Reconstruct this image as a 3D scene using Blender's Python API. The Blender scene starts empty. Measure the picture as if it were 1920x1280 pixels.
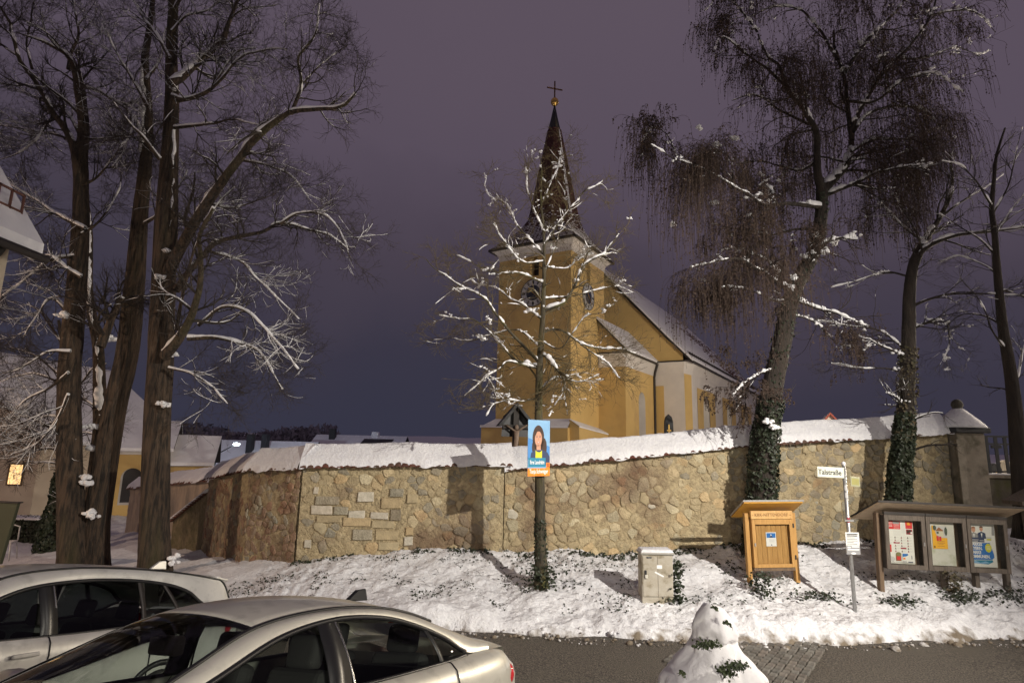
import bpy, math, random
import numpy as np
from mathutils import Vector, Matrix
random.seed(7); RNG = np.random.default_rng(11)
R = math.radians
sc = bpy.context.scene
COL = sc.collection
# ------------------------------------------------------------------ camera
CAM = np.array([0.0, 0.0, 3.4]); FPX = 1067.0; TH = R(10.1); RO = R(1.3)
_r0 = np.array([1.0, 0, 0]); _f0 = np.array([0, math.cos(TH), math.sin(TH)]); _u0 = np.array([0, -math.sin(TH), math.cos(TH)])
CR = math.cos(RO) * _r0 + math.sin(RO) * _u0; CU = -math.sin(RO) * _r0 + math.cos(RO) * _u0; CF = _f0
cd = bpy.data.cameras.new('camera'); cam = bpy.data.objects.new('camera', cd); COL.objects.link(cam)
cd.sensor_width = 36.0; cd.lens = 36.0 * FPX / 1920.0; cd.clip_start = 0.05; cd.clip_end = 1500
m = Matrix(((CR[0], CU[0], -CF[0], CAM[0]), (CR[1], CU[1], -CF[1], CAM[1]), (CR[2], CU[2], -CF[2], CAM[2]), (0, 0, 0, 1)))
cam.matrix_world = m
sc.camera = cam
sc.view_settings.view_transform = 'Standard'; sc.view_settings.look = 'None'
sc.view_settings.exposure = 0.0; sc.view_settings.gamma = 1.0; sc.view_settings.use_curve_mapping = False
sc.render.engine = 'CYCLES'
sc.cycles.max_bounces = 6; sc.cycles.transparent_max_bounces = 12; sc.cycles.caustics_reflective = False; sc.cycles.caustics_refractive = False
sc.cycles.sample_clamp_indirect = 4.0
try:
    sc.cycles.use_denoising = True
except Exception:
    pass
# ------------------------------------------------------------------ sky: overcast night cloud lit by the village
w = bpy.data.worlds.new('World'); sc.world = w; w.use_nodes = True
nt = w.node_tree; nt.nodes.clear()
def wn(t, **k):
    n = nt.nodes.new(t)
    for a, v in k.items(): setattr(n, a, v)
    return n
wo = wn('ShaderNodeOutputWorld'); wb = wn('ShaderNodeBackground'); wc = wn('ShaderNodeTexCoord'); ws = wn('ShaderNodeSeparateXYZ')
wl = nt.links.new
wl(wc.outputs['Generated'], ws.inputs[0])
wr = wn('ShaderNodeValToRGB')
wm = wn('ShaderNodeMath', operation='MULTIPLY_ADD'); wl(ws.outputs['X'], wm.inputs[0]); wm.inputs[1].default_value = 0.10; wl(ws.outputs['Z'], wm.inputs[2])
wnz = wn('ShaderNodeTexNoise'); wl(wc.outputs['Generated'], wnz.inputs['Vector']); wnz.inputs['Scale'].default_value = 2.6; wnz.inputs['Detail'].default_value = 5
wm2 = wn('ShaderNodeMath', operation='MULTIPLY_ADD'); wl(wnz.outputs['Fac'], wm2.inputs[0]); wm2.inputs[1].default_value = 0.30; wl(wm.outputs[0], wm2.inputs[2])
wm3 = wn('ShaderNodeMath', operation='ADD'); wl(wm2.outputs[0], wm3.inputs[0]); wm3.inputs[1].default_value = -0.15
wl(wm3.outputs[0], wr.inputs[0])
els = [(0.0, (.036, .036, .060)), (.14, (.042, .038, .060)), (.30, (.064, .051, .073)), (.46, (.097, .075, .105)), (.75, (.114, .087, .116))]
cr = wr.color_ramp
while len(cr.elements) < len(els): cr.elements.new(0.5)
for e, (p, c) in zip(cr.elements, els): e.position = p; e.color = (*c, 1)
wl(wr.outputs[0], wb.inputs['Color']); wb.inputs['Strength'].default_value = 1.0
wl(wb.outputs[0], wo.inputs[0])
# ------------------------------------------------------------------ street lamp light (the lamp bodies are built further down)
def light(name, typ, loc, power, col, aim=None, size=.12, spot=None, blend=.6):
    l = bpy.data.lights.new(name, typ); l.energy = power; l.color = col; l.shadow_soft_size = size
    o = bpy.data.objects.new(name, l); COL.objects.link(o); o.location = loc
    if aim is not None:
        o.rotation_euler = (Vector(aim) - Vector(loc)).to_track_quat('-Z', 'Y').to_euler()
    if spot: l.spot_size = R(spot); l.spot_blend = blend
    return o
LAMP1 = (11.0, 0.3, 8.9); LAMP2 = (27.0, 7.0, 9.0); LAMP3 = (-19.5, 9.6, 6.6)
light('street_light', 'SPOT', LAMP1, 17000, (1.0, .93, .82), aim=(.9, 15, 2.1), size=.10, spot=74, blend=.95)
light('street_light', 'POINT', LAMP2, 4200, (1.0, .89, .74), size=.15)
LAMP4 = (25.0, 22.0, 8.5)
light('street_light', 'POINT', LAMP4, 19000, (1.0, .86, .66), size=.15)
PORCH = (1.6, -2.6, 3.7)
light('porch_light', 'POINT', PORCH, 1200, (1.0, .93, .80), size=.15)
light('street_light', 'POINT', LAMP3, 2900, (1.0, .72, .50), size=.12)

# ------------------------------------------------------------------ helpers
def basis_ray(px, py): return CF + CR * (px - 960) / FPX + CU * (640 - py) / FPX
def atY(px, py, Y):
    d = basis_ray(px, py); return CAM + d * (Y / d[1])
def link(o, parent=None):
    COL.objects.link(o)
    if parent is not None: o.parent = parent
    return o
def thing(name, label, cat, loc=(0, 0, 0), rot=0.0, group=None, matrix=None):
    o = bpy.data.objects.new(name, None); COL.objects.link(o)
    if matrix is not None: o.matrix_world = matrix
    else:
        o.location = loc; o.rotation_euler = (0, 0, rot)
    o['label'] = label; o['category'] = cat
    if group: o['group'] = group
    o.empty_display_size = .1
    return o
def tag(o, label=None, cat=None, group=None, kind=None):
    if label: o['label'] = label
    if cat: o['category'] = cat
    if group: o['group'] = group
    if kind: o['kind'] = kind
    return o
def mesh_np(name, V, F, mats, parent=None, smooth=True, fm=None, kind=None):
    """V (n,3); F (k,4) or (k,3) index array; or a list of such arrays"""
    V = np.asarray(V, np.float32)
    Fs = F if isinstance(F, list) else [F]
    me = bpy.data.meshes.new(name)
    me.vertices.add(len(V)); me.vertices.foreach_set('co', V.ravel())
    loops = np.concatenate([f.ravel() for f in Fs]).astype(np.int32)
    tot = np.concatenate([np.full(len(f), f.shape[1], np.int32) for f in Fs])
    st = np.concatenate([[0], np.cumsum(tot)[:-1]]).astype(np.int32)
    me.loops.add(len(loops)); me.loops.foreach_set('vertex_index', loops)
    me.polygons.add(len(tot)); me.polygons.foreach_set('loop_start', st)
    me.polygons.foreach_set('use_smooth', np.full(len(tot), smooth, bool))
    for mm in (mats if isinstance(mats, (list, tuple)) else [mats]): me.materials.append(mm)
    if fm is not None: me.polygons.foreach_set('material_index', np.asarray(fm, np.int32))
    me.update(calc_edges=True); me.validate(verbose=False)
    o = bpy.data.objects.new(name, me); link(o, parent)
    if kind: o['kind'] = kind
    return o
class MB:
    """collects simple solids into ONE mesh"""
    def __init__(s): s.v = []; s.f = []; s.m = []
    def add(s, vs, fs, m=0):
        b = len(s.v); s.v += [tuple(map(float, p)) for p in vs]
        for f in fs: s.f.append([i + b for i in f]); s.m.append(m)
    def box(s, a, b, m=0, mat=None):
        (x0, y0, z0), (x1, y1, z1) = a, b
        vs = [(x0, y0, z0), (x1, y0, z0), (x1, y1, z0), (x0, y1, z0), (x0, y0, z1), (x1, y0, z1), (x1, y1, z1), (x0, y1, z1)]
        if mat is not None: vs = [tuple(mat @ Vector(p)) for p in vs]
        s.add(vs, [(0, 3, 2, 1), (4, 5, 6, 7), (0, 1, 5, 4), (1, 2, 6, 5), (2, 3, 7, 6), (3, 0, 4, 7)], m)
        return s
    def bar(s, p, q, w, h, m=0, up=(0, 0, 1)):
        p = Vector(p); q = Vector(q); d = (q - p).normalized(); u = Vector(up)
        if abs(d.dot(u)) > .98: u = Vector((0, 1, 0))
        sd = d.cross(u).normalized(); u = sd.cross(d).normalized()
        vs = []
        for c in (p, q):
            for a, b in ((-1, -1), (1, -1), (1, 1), (-1, 1)): vs.append(c + sd * a * w / 2 + u * b * h / 2)
        s.add(vs, [(0, 1, 2, 3), (7, 6, 5, 4), (0, 4, 5, 1), (1, 5, 6, 2), (2, 6, 7, 3), (3, 7, 4, 0)], m); return s
    def prism(s, poly, ext, m=0, cap=True):
        """poly: list of 3D points; ext: vector"""
        n = len(poly); e = Vector(ext)
        vs = [Vector(p) for p in poly] + [Vector(p) + e for p in poly]
        fs = [(i, (i + 1) % n, n + (i + 1) % n, n + i) for i in range(n)]
        if cap: fs += [tuple(range(n - 1, -1, -1)), tuple(range(n, 2 * n))]
        s.add(vs, fs, m); return s
    def tube(s, pts, rad, sides=8, m=0, cap=True):
        pts = [Vector(p) for p in pts]; n = len(pts)
        if not hasattr(rad, '__len__'): rad = [rad] * n
        vs = []; fs = []; ref = None
        for i, p in enumerate(pts):
            d = (pts[min(i + 1, n - 1)] - pts[max(i - 1, 0)]).normalized()
            if ref is None:
                ref = Vector((0, 0, 1)) if abs(d.z) < .9 else Vector((1, 0, 0))
            a = d.cross(ref).normalized(); b = d.cross(a).normalized(); ref = a.cross(d).normalized() if True else ref
            for k in range(sides):
                t = 2 * math.pi * k / sides; vs.append(p + (a * math.cos(t) + b * math.sin(t)) * rad[i])
        for i in range(n - 1):
            for k in range(sides):
                k2 = (k + 1) % sides; fs.append((i * sides + k, i * sides + k2, (i + 1) * sides + k2, (i + 1) * sides + k))
        if cap: fs += [tuple(range(sides - 1, -1, -1)), tuple(range((n - 1) * sides, n * sides))]
        s.add(vs, fs, m); return s
    def lathe(s, prof, c=(0, 0, 0), sides=16, m=0):
        vs = []; fs = []; n = len(prof)
        for r_, z in prof:
            for k in range(sides):
                t = 2 * math.pi * k / sides; vs.append((c[0] + r_ * math.cos(t), c[1] + r_ * math.sin(t), c[2] + z))
        for i in range(n - 1):
            for k in range(sides):
                k2 = (k + 1) % sides; fs.append((i * sides + k, i * sides + k2, (i + 1) * sides + k2, (i + 1) * sides + k))
        fs += [tuple(range(sides - 1, -1, -1)), tuple(range((n - 1) * sides, n * sides))]
        s.add(vs, fs, m); return s
    def build(s, name, mats, parent=None, smooth=False, bevel=0.0, seg=2, kind=None, sub=0):
        me = bpy.data.meshes.new(name); me.from_pydata(s.v, [], s.f)
        for mm in (mats if isinstance(mats, (list, tuple)) else [mats]): me.materials.append(mm)
        me.polygons.foreach_set('material_index', s.m)
        if smooth: me.polygons.foreach_set('use_smooth', [True] * len(s.f))
        me.update()
        o = bpy.data.objects.new(name, me); link(o, parent)
        if bevel:
            md = o.modifiers.new('bevel', 'BEVEL'); md.width = bevel; md.segments = seg; md.limit_method = 'ANGLE'; md.angle_limit = R(40)
        if sub:
            md = o.modifiers.new('sub', 'SUBSURF'); md.levels = sub; md.render_levels = sub
        if kind: o['kind'] = kind
        return o
def text(parent, body, size, mat, loc, rot=(R(90), 0, 0), name='lettering', sx=1.0, align='CENTER', ext=.0012, shear=0, off=0.0):
    c = bpy.data.curves.new(name, 'FONT'); c.body = body; c.size = size; c.align_x = align; c.align_y = 'CENTER'; c.extrude = ext; c.shear = shear; c.offset = off
    c.resolution_u = 3
    t = bpy.data.objects.new(name, c); COL.objects.link(t)
    me = bpy.data.meshes.new_from_object(t); COL.objects.unlink(t); bpy.data.objects.remove(t)
    me.materials.clear(); me.materials.append(mat); me.name = name
    o = bpy.data.objects.new(name, me); link(o, parent)
    o.location = loc; o.rotation_euler = rot; o.scale = (sx, 1, 1)
    return o
# ------------------------------------------------------------------ value noise
def _h(i, j, k, s):
    n = (i * 374761393 + j * 668265263 + k * 2147483647 + s * 1274126177) & 0xffffffff
    n = ((n ^ (n >> 13)) * 1274126177) & 0xffffffff
    return ((n ^ (n >> 16)) & 0xffff) / 65535.0
def vnoise(P, f, seed=0):
    P = np.asarray(P, float) * f
    i = np.floor(P).astype(np.int64); t = P - i; t = t * t * (3 - 2 * t)
    o = 0
    for a in (0, 1):
        for b in (0, 1):
            for c in (0, 1):
                wgt = (t[:, 0] if a else 1 - t[:, 0]) * (t[:, 1] if b else 1 - t[:, 1]) * (t[:, 2] if c else 1 - t[:, 2])
                o = o + wgt * _h(i[:, 0] + a, i[:, 1] + b, i[:, 2] + c, seed)
    return o * 2 - 1
def fbm(P, f, oct=3, seed=0, gain=.5):
    o = 0; a = 1.0
    for k in range(oct):
        o = o + a * vnoise(P, f * 2 ** k, seed + k * 17); a *= gain
    return o
# ------------------------------------------------------------------ materials
def mat(name, col, rough=.8, col2=None, scale=6.0, detail=5, bump=0.0, bscale=None, metal=0.0, spec=.5, rnd=0.0, stretch=None, ramp=(.35, .65), coat=0.0, wet=None, emit=None, bdist=.02, col3=None, s3=1.2, trans=0.0):
    m = bpy.data.materials.new(name); m.use_nodes = True; t = m.node_tree; b = t.nodes['Principled BSDF']; L = t.links.new
    b.inputs['Base Color'].default_value = (*col, 1); b.inputs['Roughness'].default_value = rough; b.inputs['Metallic'].default_value = metal
    b.inputs['Specular IOR Level'].default_value = spec; b.inputs['Coat Weight'].default_value = coat
    if trans: b.inputs['Transmission Weight'].default_value = trans
    if emit:
        b.inputs['Emission Color'].default_value = (*emit[0], 1); b.inputs['Emission Strength'].default_value = emit[1]
    co = None
    def coord():
        nonlocal co
        if co is None:
            tc = t.nodes.new('ShaderNodeTexCoord'); mp = t.nodes.new('ShaderNodeMapping'); L(tc.outputs['Object'], mp.inputs[0])
            if stretch: mp.inputs['Scale'].default_value = stretch
            co = mp.outputs[0]
        return co
    def noise(s, d=detail, ro=.6):
        n = t.nodes.new('ShaderNodeTexNoise'); L(coord(), n.inputs['Vector']); n.inputs['Scale'].default_value = s; n.inputs['Detail'].default_value = d; n.inputs['Roughness'].default_value = ro
        return n.outputs['Fac']
    csock = None
    if col2 is not None:
        r = t.nodes.new('ShaderNodeValToRGB'); L(noise(scale), r.inputs[0])
        r.color_ramp.elements[0].position = ramp[0]; r.color_ramp.elements[1].position = ramp[1]
        r.color_ramp.elements[0].color = (*col, 1); r.color_ramp.elements[1].color = (*col2, 1); csock = r.outputs[0]
    if col3 is not None:
        r = t.nodes.new('ShaderNodeValToRGB'); L(noise(s3, 4), r.inputs[0]); r.color_ramp.elements[0].position = .52; r.color_ramp.elements[1].position = .7
        r.color_ramp.elements[0].color = (0, 0, 0, 1); r.color_ramp.elements[1].color = (1, 1, 1, 1)
        mx = t.nodes.new('ShaderNodeMix'); mx.data_type = 'RGBA'; L(r.outputs[0], mx.inputs['Factor'])
        if csock is not None: L(csock, mx.inputs['A'])
        else: mx.inputs['A'].default_value = (*col, 1)
        mx.inputs['B'].default_value = (*col3, 1); csock = mx.outputs['Result']
    if rnd:
        oi = t.nodes.new('ShaderNodeObjectInfo'); hs = t.nodes.new('ShaderNodeHueSaturation')
        mr = t.nodes.new('ShaderNodeMapRange'); L(oi.outputs['Random'], mr.inputs[0]); mr.inputs[3].default_value = 1 - rnd; mr.inputs[4].default_value = 1 + rnd
        L(mr.outputs[0], hs.inputs['Value'])
        mu = t.nodes.new('ShaderNodeMath'); mu.operation = 'MULTIPLY'; L(oi.outputs['Random'], mu.inputs[0]); mu.inputs[1].default_value = 7.31
        fr = t.nodes.new('ShaderNodeMath'); fr.operation = 'FRACT'; L(mu.outputs[0], fr.inputs[0])
        mr2 = t.nodes.new('ShaderNodeMapRange'); L(fr.outputs[0], mr2.inputs[0]); mr2.inputs[3].default_value = .5 - rnd * .07; mr2.inputs[4].default_value = .5 + rnd * .06
        L(mr2.outputs[0], hs.inputs['Hue'])
        mr3 = t.nodes.new('ShaderNodeMapRange'); L(fr.outputs[0], mr3.inputs[0]); mr3.inputs[3].default_value = 1 + rnd; mr3.inputs[4].default_value = 1 - rnd
        L(mr3.outputs[0], hs.inputs['Saturation'])
        if csock is not None: L(csock, hs.inputs['Color'])
        else: hs.inputs['Color'].default_value = (*col, 1)
        csock = hs.outputs[0]
    if csock is not None: L(csock, b.inputs['Base Color'])
    if bump:
        bp = t.nodes.new('ShaderNodeBump'); bp.inputs['Strength'].default_value = bump; bp.inputs['Distance'].default_value = bdist
        L(noise(bscale or scale * 4, 6), bp.inputs['Height']); L(bp.outputs[0], b.inputs['Normal'])
    return m
def glass_mat(name, tint=(.5, .55, .53), rough=.02, gl=1.0):
    m = bpy.data.materials.new(name); m.use_nodes = True; t = m.node_tree; t.nodes.clear(); L = t.links.new
    o = t.nodes.new('ShaderNodeOutputMaterial'); tr = t.nodes.new('ShaderNodeBsdfTransparent'); tr.inputs[0].default_value = (*tint, 1)
    g = t.nodes.new('ShaderNodeBsdfGlossy'); g.inputs['Roughness'].default_value = rough
    fr = t.nodes.new('ShaderNodeFresnel'); fr.inputs[0].default_value = 1.0 + .5 * gl
    mx = t.nodes.new('ShaderNodeMixShader'); L(fr.outputs[0], mx.inputs[0]); L(tr.outputs[0], mx.inputs[1]); L(g.outputs[0], mx.inputs[2]); L(mx.outputs[0], o.inputs[0])
    return m
M = {}
M['snow'] = mat('snow', (.78, .78, .80), .85, (.70, .70, .74), 9, bump=.7, bscale=16, bdist=.05, spec=.15)
M['snow_roof'] = mat('roof_snow', (.80, .80, .82), .8, (.72, .72, .75), 1.5, bump=.3, bscale=6, bdist=.05, spec=.3)
M['snow_tree'] = mat('branch_snow', (.82, .82, .84), .8, bump=.4, bscale=40, spec=.3)
M['mortar'] = mat('wall_mortar', (.53, .43, .26), .95, (.32, .255, .155), 9, bump=1.0, bscale=15, bdist=.09, col3=(.20, .135, .085), s3=.6)
M['stone'] = mat('wall_stone', (.55, .45, .28), .92, (.42, .34, .205), 7, bump=1.0, bscale=24, bdist=.05, rnd=.20, col3=(.21, .14, .088), s3=.6)
M['stone_grey'] = mat('grey_stone', (.36, .315, .235), .92, (.26, .23, .165), 7, bump=1.0, bscale=20, bdist=.05, rnd=.18, col3=(.18, .125, .08), s3=.6)
M['stone_white'] = mat('pale_limestone', (.56, .51, .42), .9, (.40, .36, .28), 7, bump=.9, bscale=22, rnd=.12)
M['stone_ochre'] = mat('ochre_stone', (.45, .36, .215), .9, (.33, .265, .16), 8, bump=.8, bscale=26, rnd=.12)
M['tile'] = mat('clay_tile', (.13, .058, .038), .85, (.075, .038, .028), 7, bump=.5, bscale=30, rnd=.25)
M['bark'] = mat('bark', (.088, .060, .041), .95, (.024, .019, .015), 13, bump=1.0, bscale=18, stretch=(1, 1, .12), bdist=.12, ramp=(.42, .60), col3=(.075, .066, .03), s3=.6)
M['bark_dark'] = mat('dark_bark', (.042, .032, .025), .95, (.02, .016, .014), 8, bump=1.0, bscale=20, stretch=(1, 1, .2), bdist=.05)
M['bark_olive'] = mat('mossy_bark', (.085, .070, .042), .95, (.035, .03, .022), 10, bump=.8, bscale=22, stretch=(1, 1, .3), bdist=.03, col3=(.12, .11, .03), s3=3)
M['twig'] = mat('twig_bark', (.034, .026, .022), .9)
M['twig_olive'] = mat('olive_twig', (.10, .075, .035), .9)
M['strand'] = mat('hanging_twig', (.046, .028, .020), .9)
M['ivy'] = mat('ivy_leaf', (.016, .024, .014), .5, (.034, .042, .022), 5, spec=.4)
M['ivy_dry'] = mat('dry_leaf', (.09, .06, .03), .7, (.05, .05, .025), 5)
M['yellow'] = mat('yellow_render', (.60, .42, .165), .9, (.53, .365, .14), .5, bump=.2, bscale=9, col3=(.43, .29, .13), s3=.3)
M['white'] = mat('white_render', (.66, .62, .58), .9, (.58, .55, .52), .8, bump=.15, bscale=12)
M['cream'] = mat('cream_render', (.58, .49, .38), .9, (.52, .44, .34), .7, bump=.15, bscale=14)
M['dark'] = mat('dark_void', (.012, .012, .016), .4)
M['black'] = mat('black_plastic', (.012, .012, .013), .35)
M['slate'] = mat('dark_flashing', (.02, .02, .022), .6)
M['gutter'] = mat('gutter_metal', (.035, .03, .028), .5, metal=.3)
M['copper'] = mat('spire_tile', (.10, .032, .022), .75, (.05, .02, .016), 14, bump=.6, bscale=8, bdist=.08)
M['gold'] = mat('gilt', (.75, .48, .14), .3, metal=.9)
M['brown_wood'] = mat('weathered_wood', (.19, .125, .075), .8, (.11, .075, .05), 5, bump=.5, bscale=30, stretch=(6, 6, .6))
M['grey_wood'] = mat('grey_weathered_wood', (.15, .122, .098), .85, (.085, .07, .058), 5, bump=.5, bscale=30, stretch=(6, 6, .7))
M['dark_wood'] = mat('dark_stained_wood', (.045, .038, .034), .7, (.03, .026, .024), 5)
M['honey_wood'] = mat('honey_wood', (.50, .28, .085), .6, (.38, .20, .055), 4, bump=.3, bscale=22, stretch=(9, 9, .7))
M['pine_wood'] = mat('pale_pine', (.62, .38, .15), .6, (.50, .29, .10), 4, bump=.2, bscale=20, stretch=(7, 7, .6))
M['orange_wood'] = mat('orange_roof_board', (.60, .30, .03), .6, (.52, .25, .025), 4)
M['galv'] = mat('galvanised_steel', (.42, .42, .42), .45, (.33, .33, .33), 12, metal=.7, bump=.1, bscale=40)
M['paper'] = mat('white_paper', (.74, .74, .72), .8)
M['asphalt'] = mat('asphalt', (.030, .026, .022), .7, (.20, .17, .135), 42, detail=2, bump=1.0, bscale=45, bdist=.03, ramp=(.38, .72), col3=(.10, .086, .068), s3=.9)
M['cobble'] = mat('granite_sett', (.17, .155, .13), .75, (.11, .10, .09), 20, bump=.5, bscale=60, rnd=.25)
M['earth'] = mat('frozen_earth', (.07, .055, .04), .95, (.04, .035, .025), 10, bump=.6)
M['iron'] = mat('black_iron', (.010, .011, .014), .6)
M['cabinet'] = mat('weathered_cabinet', (.42, .39, .33), .7, (.34, .30, .23), 4, bump=.15, bscale=30, col3=(.18, .15, .09), s3=4.5)
M['stone_pillar'] = mat('rendered_pillar', (.33, .29, .23), .95, (.23, .20, .16), 3, bump=.4, bscale=20, col3=(.10, .09, .06), s3=2)
# ================================================================== TERRAIN
def zb_(X): return np.interp(X, [-45, -19, -9.2, -7.5, -4.9, -2.5, 0, 4.6, 6.5, 8.7, 11.4, 14, 25], [-1.9, -1.35, -.1, .14, .46, .76, .69, .78, .90, 1.06, 1.45, 1.6, 1.8])
def yw_(X): return np.interp(X, [-45, -19, -9.2, -6.62, -4.94, -.1, 11.6, 25], [52, 28, 18, 15.05, 14, 14.58, 15.2, 15.8])
def yk_(X): return np.interp(X, [-30, -1, 2.4, 5.2, 9.5, 14, 30], [11.1, 11.05, 10.85, 10.78, 11.35, 12.1, 13.5])
def zr_(X): return -.07 * np.maximum(0, -4 - X)
def gh(X, Y):
    X = np.asarray(X, float); Y = np.asarray(Y, float)
    zr = zr_(X); yk = yk_(X)
    s = np.clip((Y - yk) / (yw_(X) - yk), 0, 1)
    bank = zr + (zb_(X) - zr) * (s + .10 * np.sin(s * math.pi))
    up = np.maximum(0, 8.3 - Y)
    road = zr * np.clip((Y + 2) / 8, 0, 1) + .215 * up + .02 * X * np.clip(up / 4, 0, 1)
    far = np.where(Y > yw_(X) + .3, np.where(X > -16, .0, 0), 0)
    return np.where(Y > yk, bank, road) + far
def g1(x, y): return float(gh(np.array([x]), np.array([y]))[0])
def grid(name, xs, ys, zf, mats, parent=None, kind=None, smooth=True):
    X, Y = np.meshgrid(xs, ys); X = X.ravel(); Y = Y.ravel()
    P = zf(X, Y); nx, ny = len(xs), len(ys)
    i = np.arange(nx - 1)[None, :] + (np.arange(ny - 1) * nx)[:, None]; i = i.ravel()
    return mesh_np(name, P, np.stack([i, i + 1, i + nx + 1, i + nx], 1), mats, parent, smooth, kind=kind)
# far ground: one sheet to the horizon, under everything
def far_z(X, Y):
    z = gh(X, np.minimum(Y, yw_(X) - .2)) - .22
    behind = np.clip((Y - yw_(X)) / 14, 0, 1)
    z = z + behind * np.where(X > -12, 1.2, .3)
    hill = np.clip((Y - 90) / 160, 0, 1) ** 1.3 * np.clip((60 - X) / 90, 0, 1) * 7
    return np.stack([X, Y, z + hill + fbm(np.stack([X, Y, X * 0], 1), .05, 2, 5) * .15], 1)
xs = np.unique(np.concatenate([np.linspace(-420, -40, 40), np.linspace(-40, 40, 110), np.linspace(40, 420, 40)]))
ys = np.unique(np.concatenate([np.linspace(-60, 40, 110), np.linspace(40, 700, 70)]))
grid('ground', xs, ys, far_z, M['snow_roof'], kind='structure')
# road
def road_z(X, Y):
    n = np.stack([X, Y, X * 0], 1)
    return np.stack([X, Y, gh(X, np.minimum(Y, yk_(X) - .01)) + fbm(n, .6, 2, 3) * .012 + .004], 1)
m = M['asphalt']
road = grid('road', np.linspace(-26, 24, 250), np.linspace(5.5, 13.2, 70), road_z, m, kind='structure')
# parking slope on the camera's side, thin old snow
def lot_z(X, Y):
    n = np.stack([X, Y, X * 0], 1)
    return np.stack([X, Y, gh(X, Y) + fbm(n, 1.1, 3, 9) * .02 + .012 + .05 * np.clip(8.2 - Y, 0, .4)], 1)
grid('parking_slope', np.linspace(-20, 20, 160), np.linspace(-14, 8.25, 130), lot_z, mat('trodden_snow', (.55, .53, .52), .85, (.16, .145, .13), 2.2, bump=.6, bscale=25), kind='structure')
# snow bank (ploughed edge, lumps, small hollows)
def bank_z(X, Y):
    n = np.stack([X, Y, X * 0], 1)
    yk = yk_(X) + fbm(n * [1, 0, 0], 1.1, 4, 21) * .17
    d = Y - yk
    z = gh(X, np.maximum(Y, yk_(X) + .02))
    ridge = .11 * np.exp(-((d - .35) / .28) ** 2) * (.7 + .5 * fbm(n, 2.2, 2, 31))
    a = np.clip(d / .5, 0, 1)
    rough_ = .6 + .5 * np.clip(.5 + fbm(n, .5, 2, 19), 0, 1)
    lump = fbm(n, .7, 2, 1) * .11 + fbm(n, 2.6, 2, 2) * .035 + ((np.abs(fbm(n, 5.5, 2, 3)) - .3) * .045 + np.abs(fbm(n, 12, 2, 8)) * .024 + fbm(n, 24, 1, 4) * .010) * rough_
    edge = np.clip(d / .14, 0, 1)
    z = z + (.05 + ridge + lump * (.35 + .65 * a)) * edge - .05 * (1 - edge)
    return np.stack([X, Y, z], 1)
def snow_dirty():
    """snow with the brown slush of the road edge worked into its lowest strip (dirt, not shade)"""
    m = mat('bank_snow', (.78, .78, .80), .9, (.66, .66, .69), 11, bump=.8, bscale=19, bdist=.05, spec=.1)
    t = m.node_tree; L = t.links.new; b = t.nodes['Principled BSDF']
    src = b.inputs['Base Color'].links[0].from_socket
    at = t.nodes.new('ShaderNodeAttribute'); at.attribute_name = 'dirt'
    no = t.nodes.new('ShaderNodeTexNoise'); no.inputs['Scale'].default_value = 4.5; no.inputs['Detail'].default_value = 6
    tc = t.nodes.new('ShaderNodeTexCoord'); L(tc.outputs['Object'], no.inputs['Vector'])
    ma = t.nodes.new('ShaderNodeMath'); ma.operation = 'MULTIPLY_ADD'; L(no.outputs['Fac'], ma.inputs[0]); ma.inputs[1].default_value = 1.9; L(at.outputs['Fac'], ma.inputs[2])
    mr = t.nodes.new('ShaderNodeMapRange'); L(ma.outputs[0], mr.inputs[0]); mr.inputs[1].default_value = 1.30; mr.inputs[2].default_value = 1.75
    mx = t.nodes.new('ShaderNodeMix'); mx.data_type = 'RGBA'; L(mr.outputs[0], mx.inputs['Factor']); L(src, mx.inputs['A']); mx.inputs['B'].default_value = (.20, .165, .125, 1)
    L(mx.outputs['Result'], b.inputs['Base Color'])
    return m
M['bank'] = snow_dirty()
def add_dirt(o):
    me = o.data; n = len(me.vertices); co = np.empty(n * 3, np.float32); me.vertices.foreach_get('co', co); co = co.reshape(-1, 3)
    d = co[:, 1] - yk_(co[:, 0])
    at = me.attributes.new('dirt', 'FLOAT', 'POINT'); at.data.foreach_set('value', np.clip(.72 - d / .40, -.8, .72).astype(np.float32))
sb = grid('snow_bank', np.arange(-5.6, 15.2, .034), np.arange(10.55, 15.9, .034), bank_z, M['bank'], kind='structure'); add_dirt(sb)
sb2 = grid('snow_bank', np.linspace(-27, -5.6, 196), np.arange(10.6, 38, .12), bank_z, M['bank'], kind='structure'); add_dirt(sb2)
# crumbs of ploughed snow along the kerb
def blobs(n, posf, rf, mats, name, kind='stuff', parent=None, flat=.75):
    # icosahedron-like 12-vertex lumps
    t = (1 + 5 ** .5) / 2
    v = np.array([(-1, t, 0), (1, t, 0), (-1, -t, 0), (1, -t, 0), (0, -1, t), (0, 1, t), (0, -1, -t), (0, 1, -t), (t, 0, -1), (t, 0, 1), (-t, 0, -1), (-t, 0, 1)]); v /= np.linalg.norm(v[0])
    f = np.array([(0, 11, 5), (0, 5, 1), (0, 1, 7), (0, 7, 10), (0, 10, 11), (1, 5, 9), (5, 11, 4), (11, 10, 2), (10, 7, 6), (7, 1, 8), (3, 9, 4), (3, 4, 2), (3, 2, 6), (3, 6, 8), (3, 8, 9), (4, 9, 5), (2, 4, 11), (6, 2, 10), (8, 6, 7), (9, 8, 1)])
    c = posf(n); r = rf(n)
    V = v[None] * r[:, None, None] * (1 + RNG.normal(0, .17, (n, 12, 1))); V[:, :, 2] *= flat
    V = V + c[:, None]
    F = (f[None] + (np.arange(n) * 12)[:, None, None]).reshape(-1, 3)
    return mesh_np(name, V.reshape(-1, 3), F, mats, parent, True, kind=kind)
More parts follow.
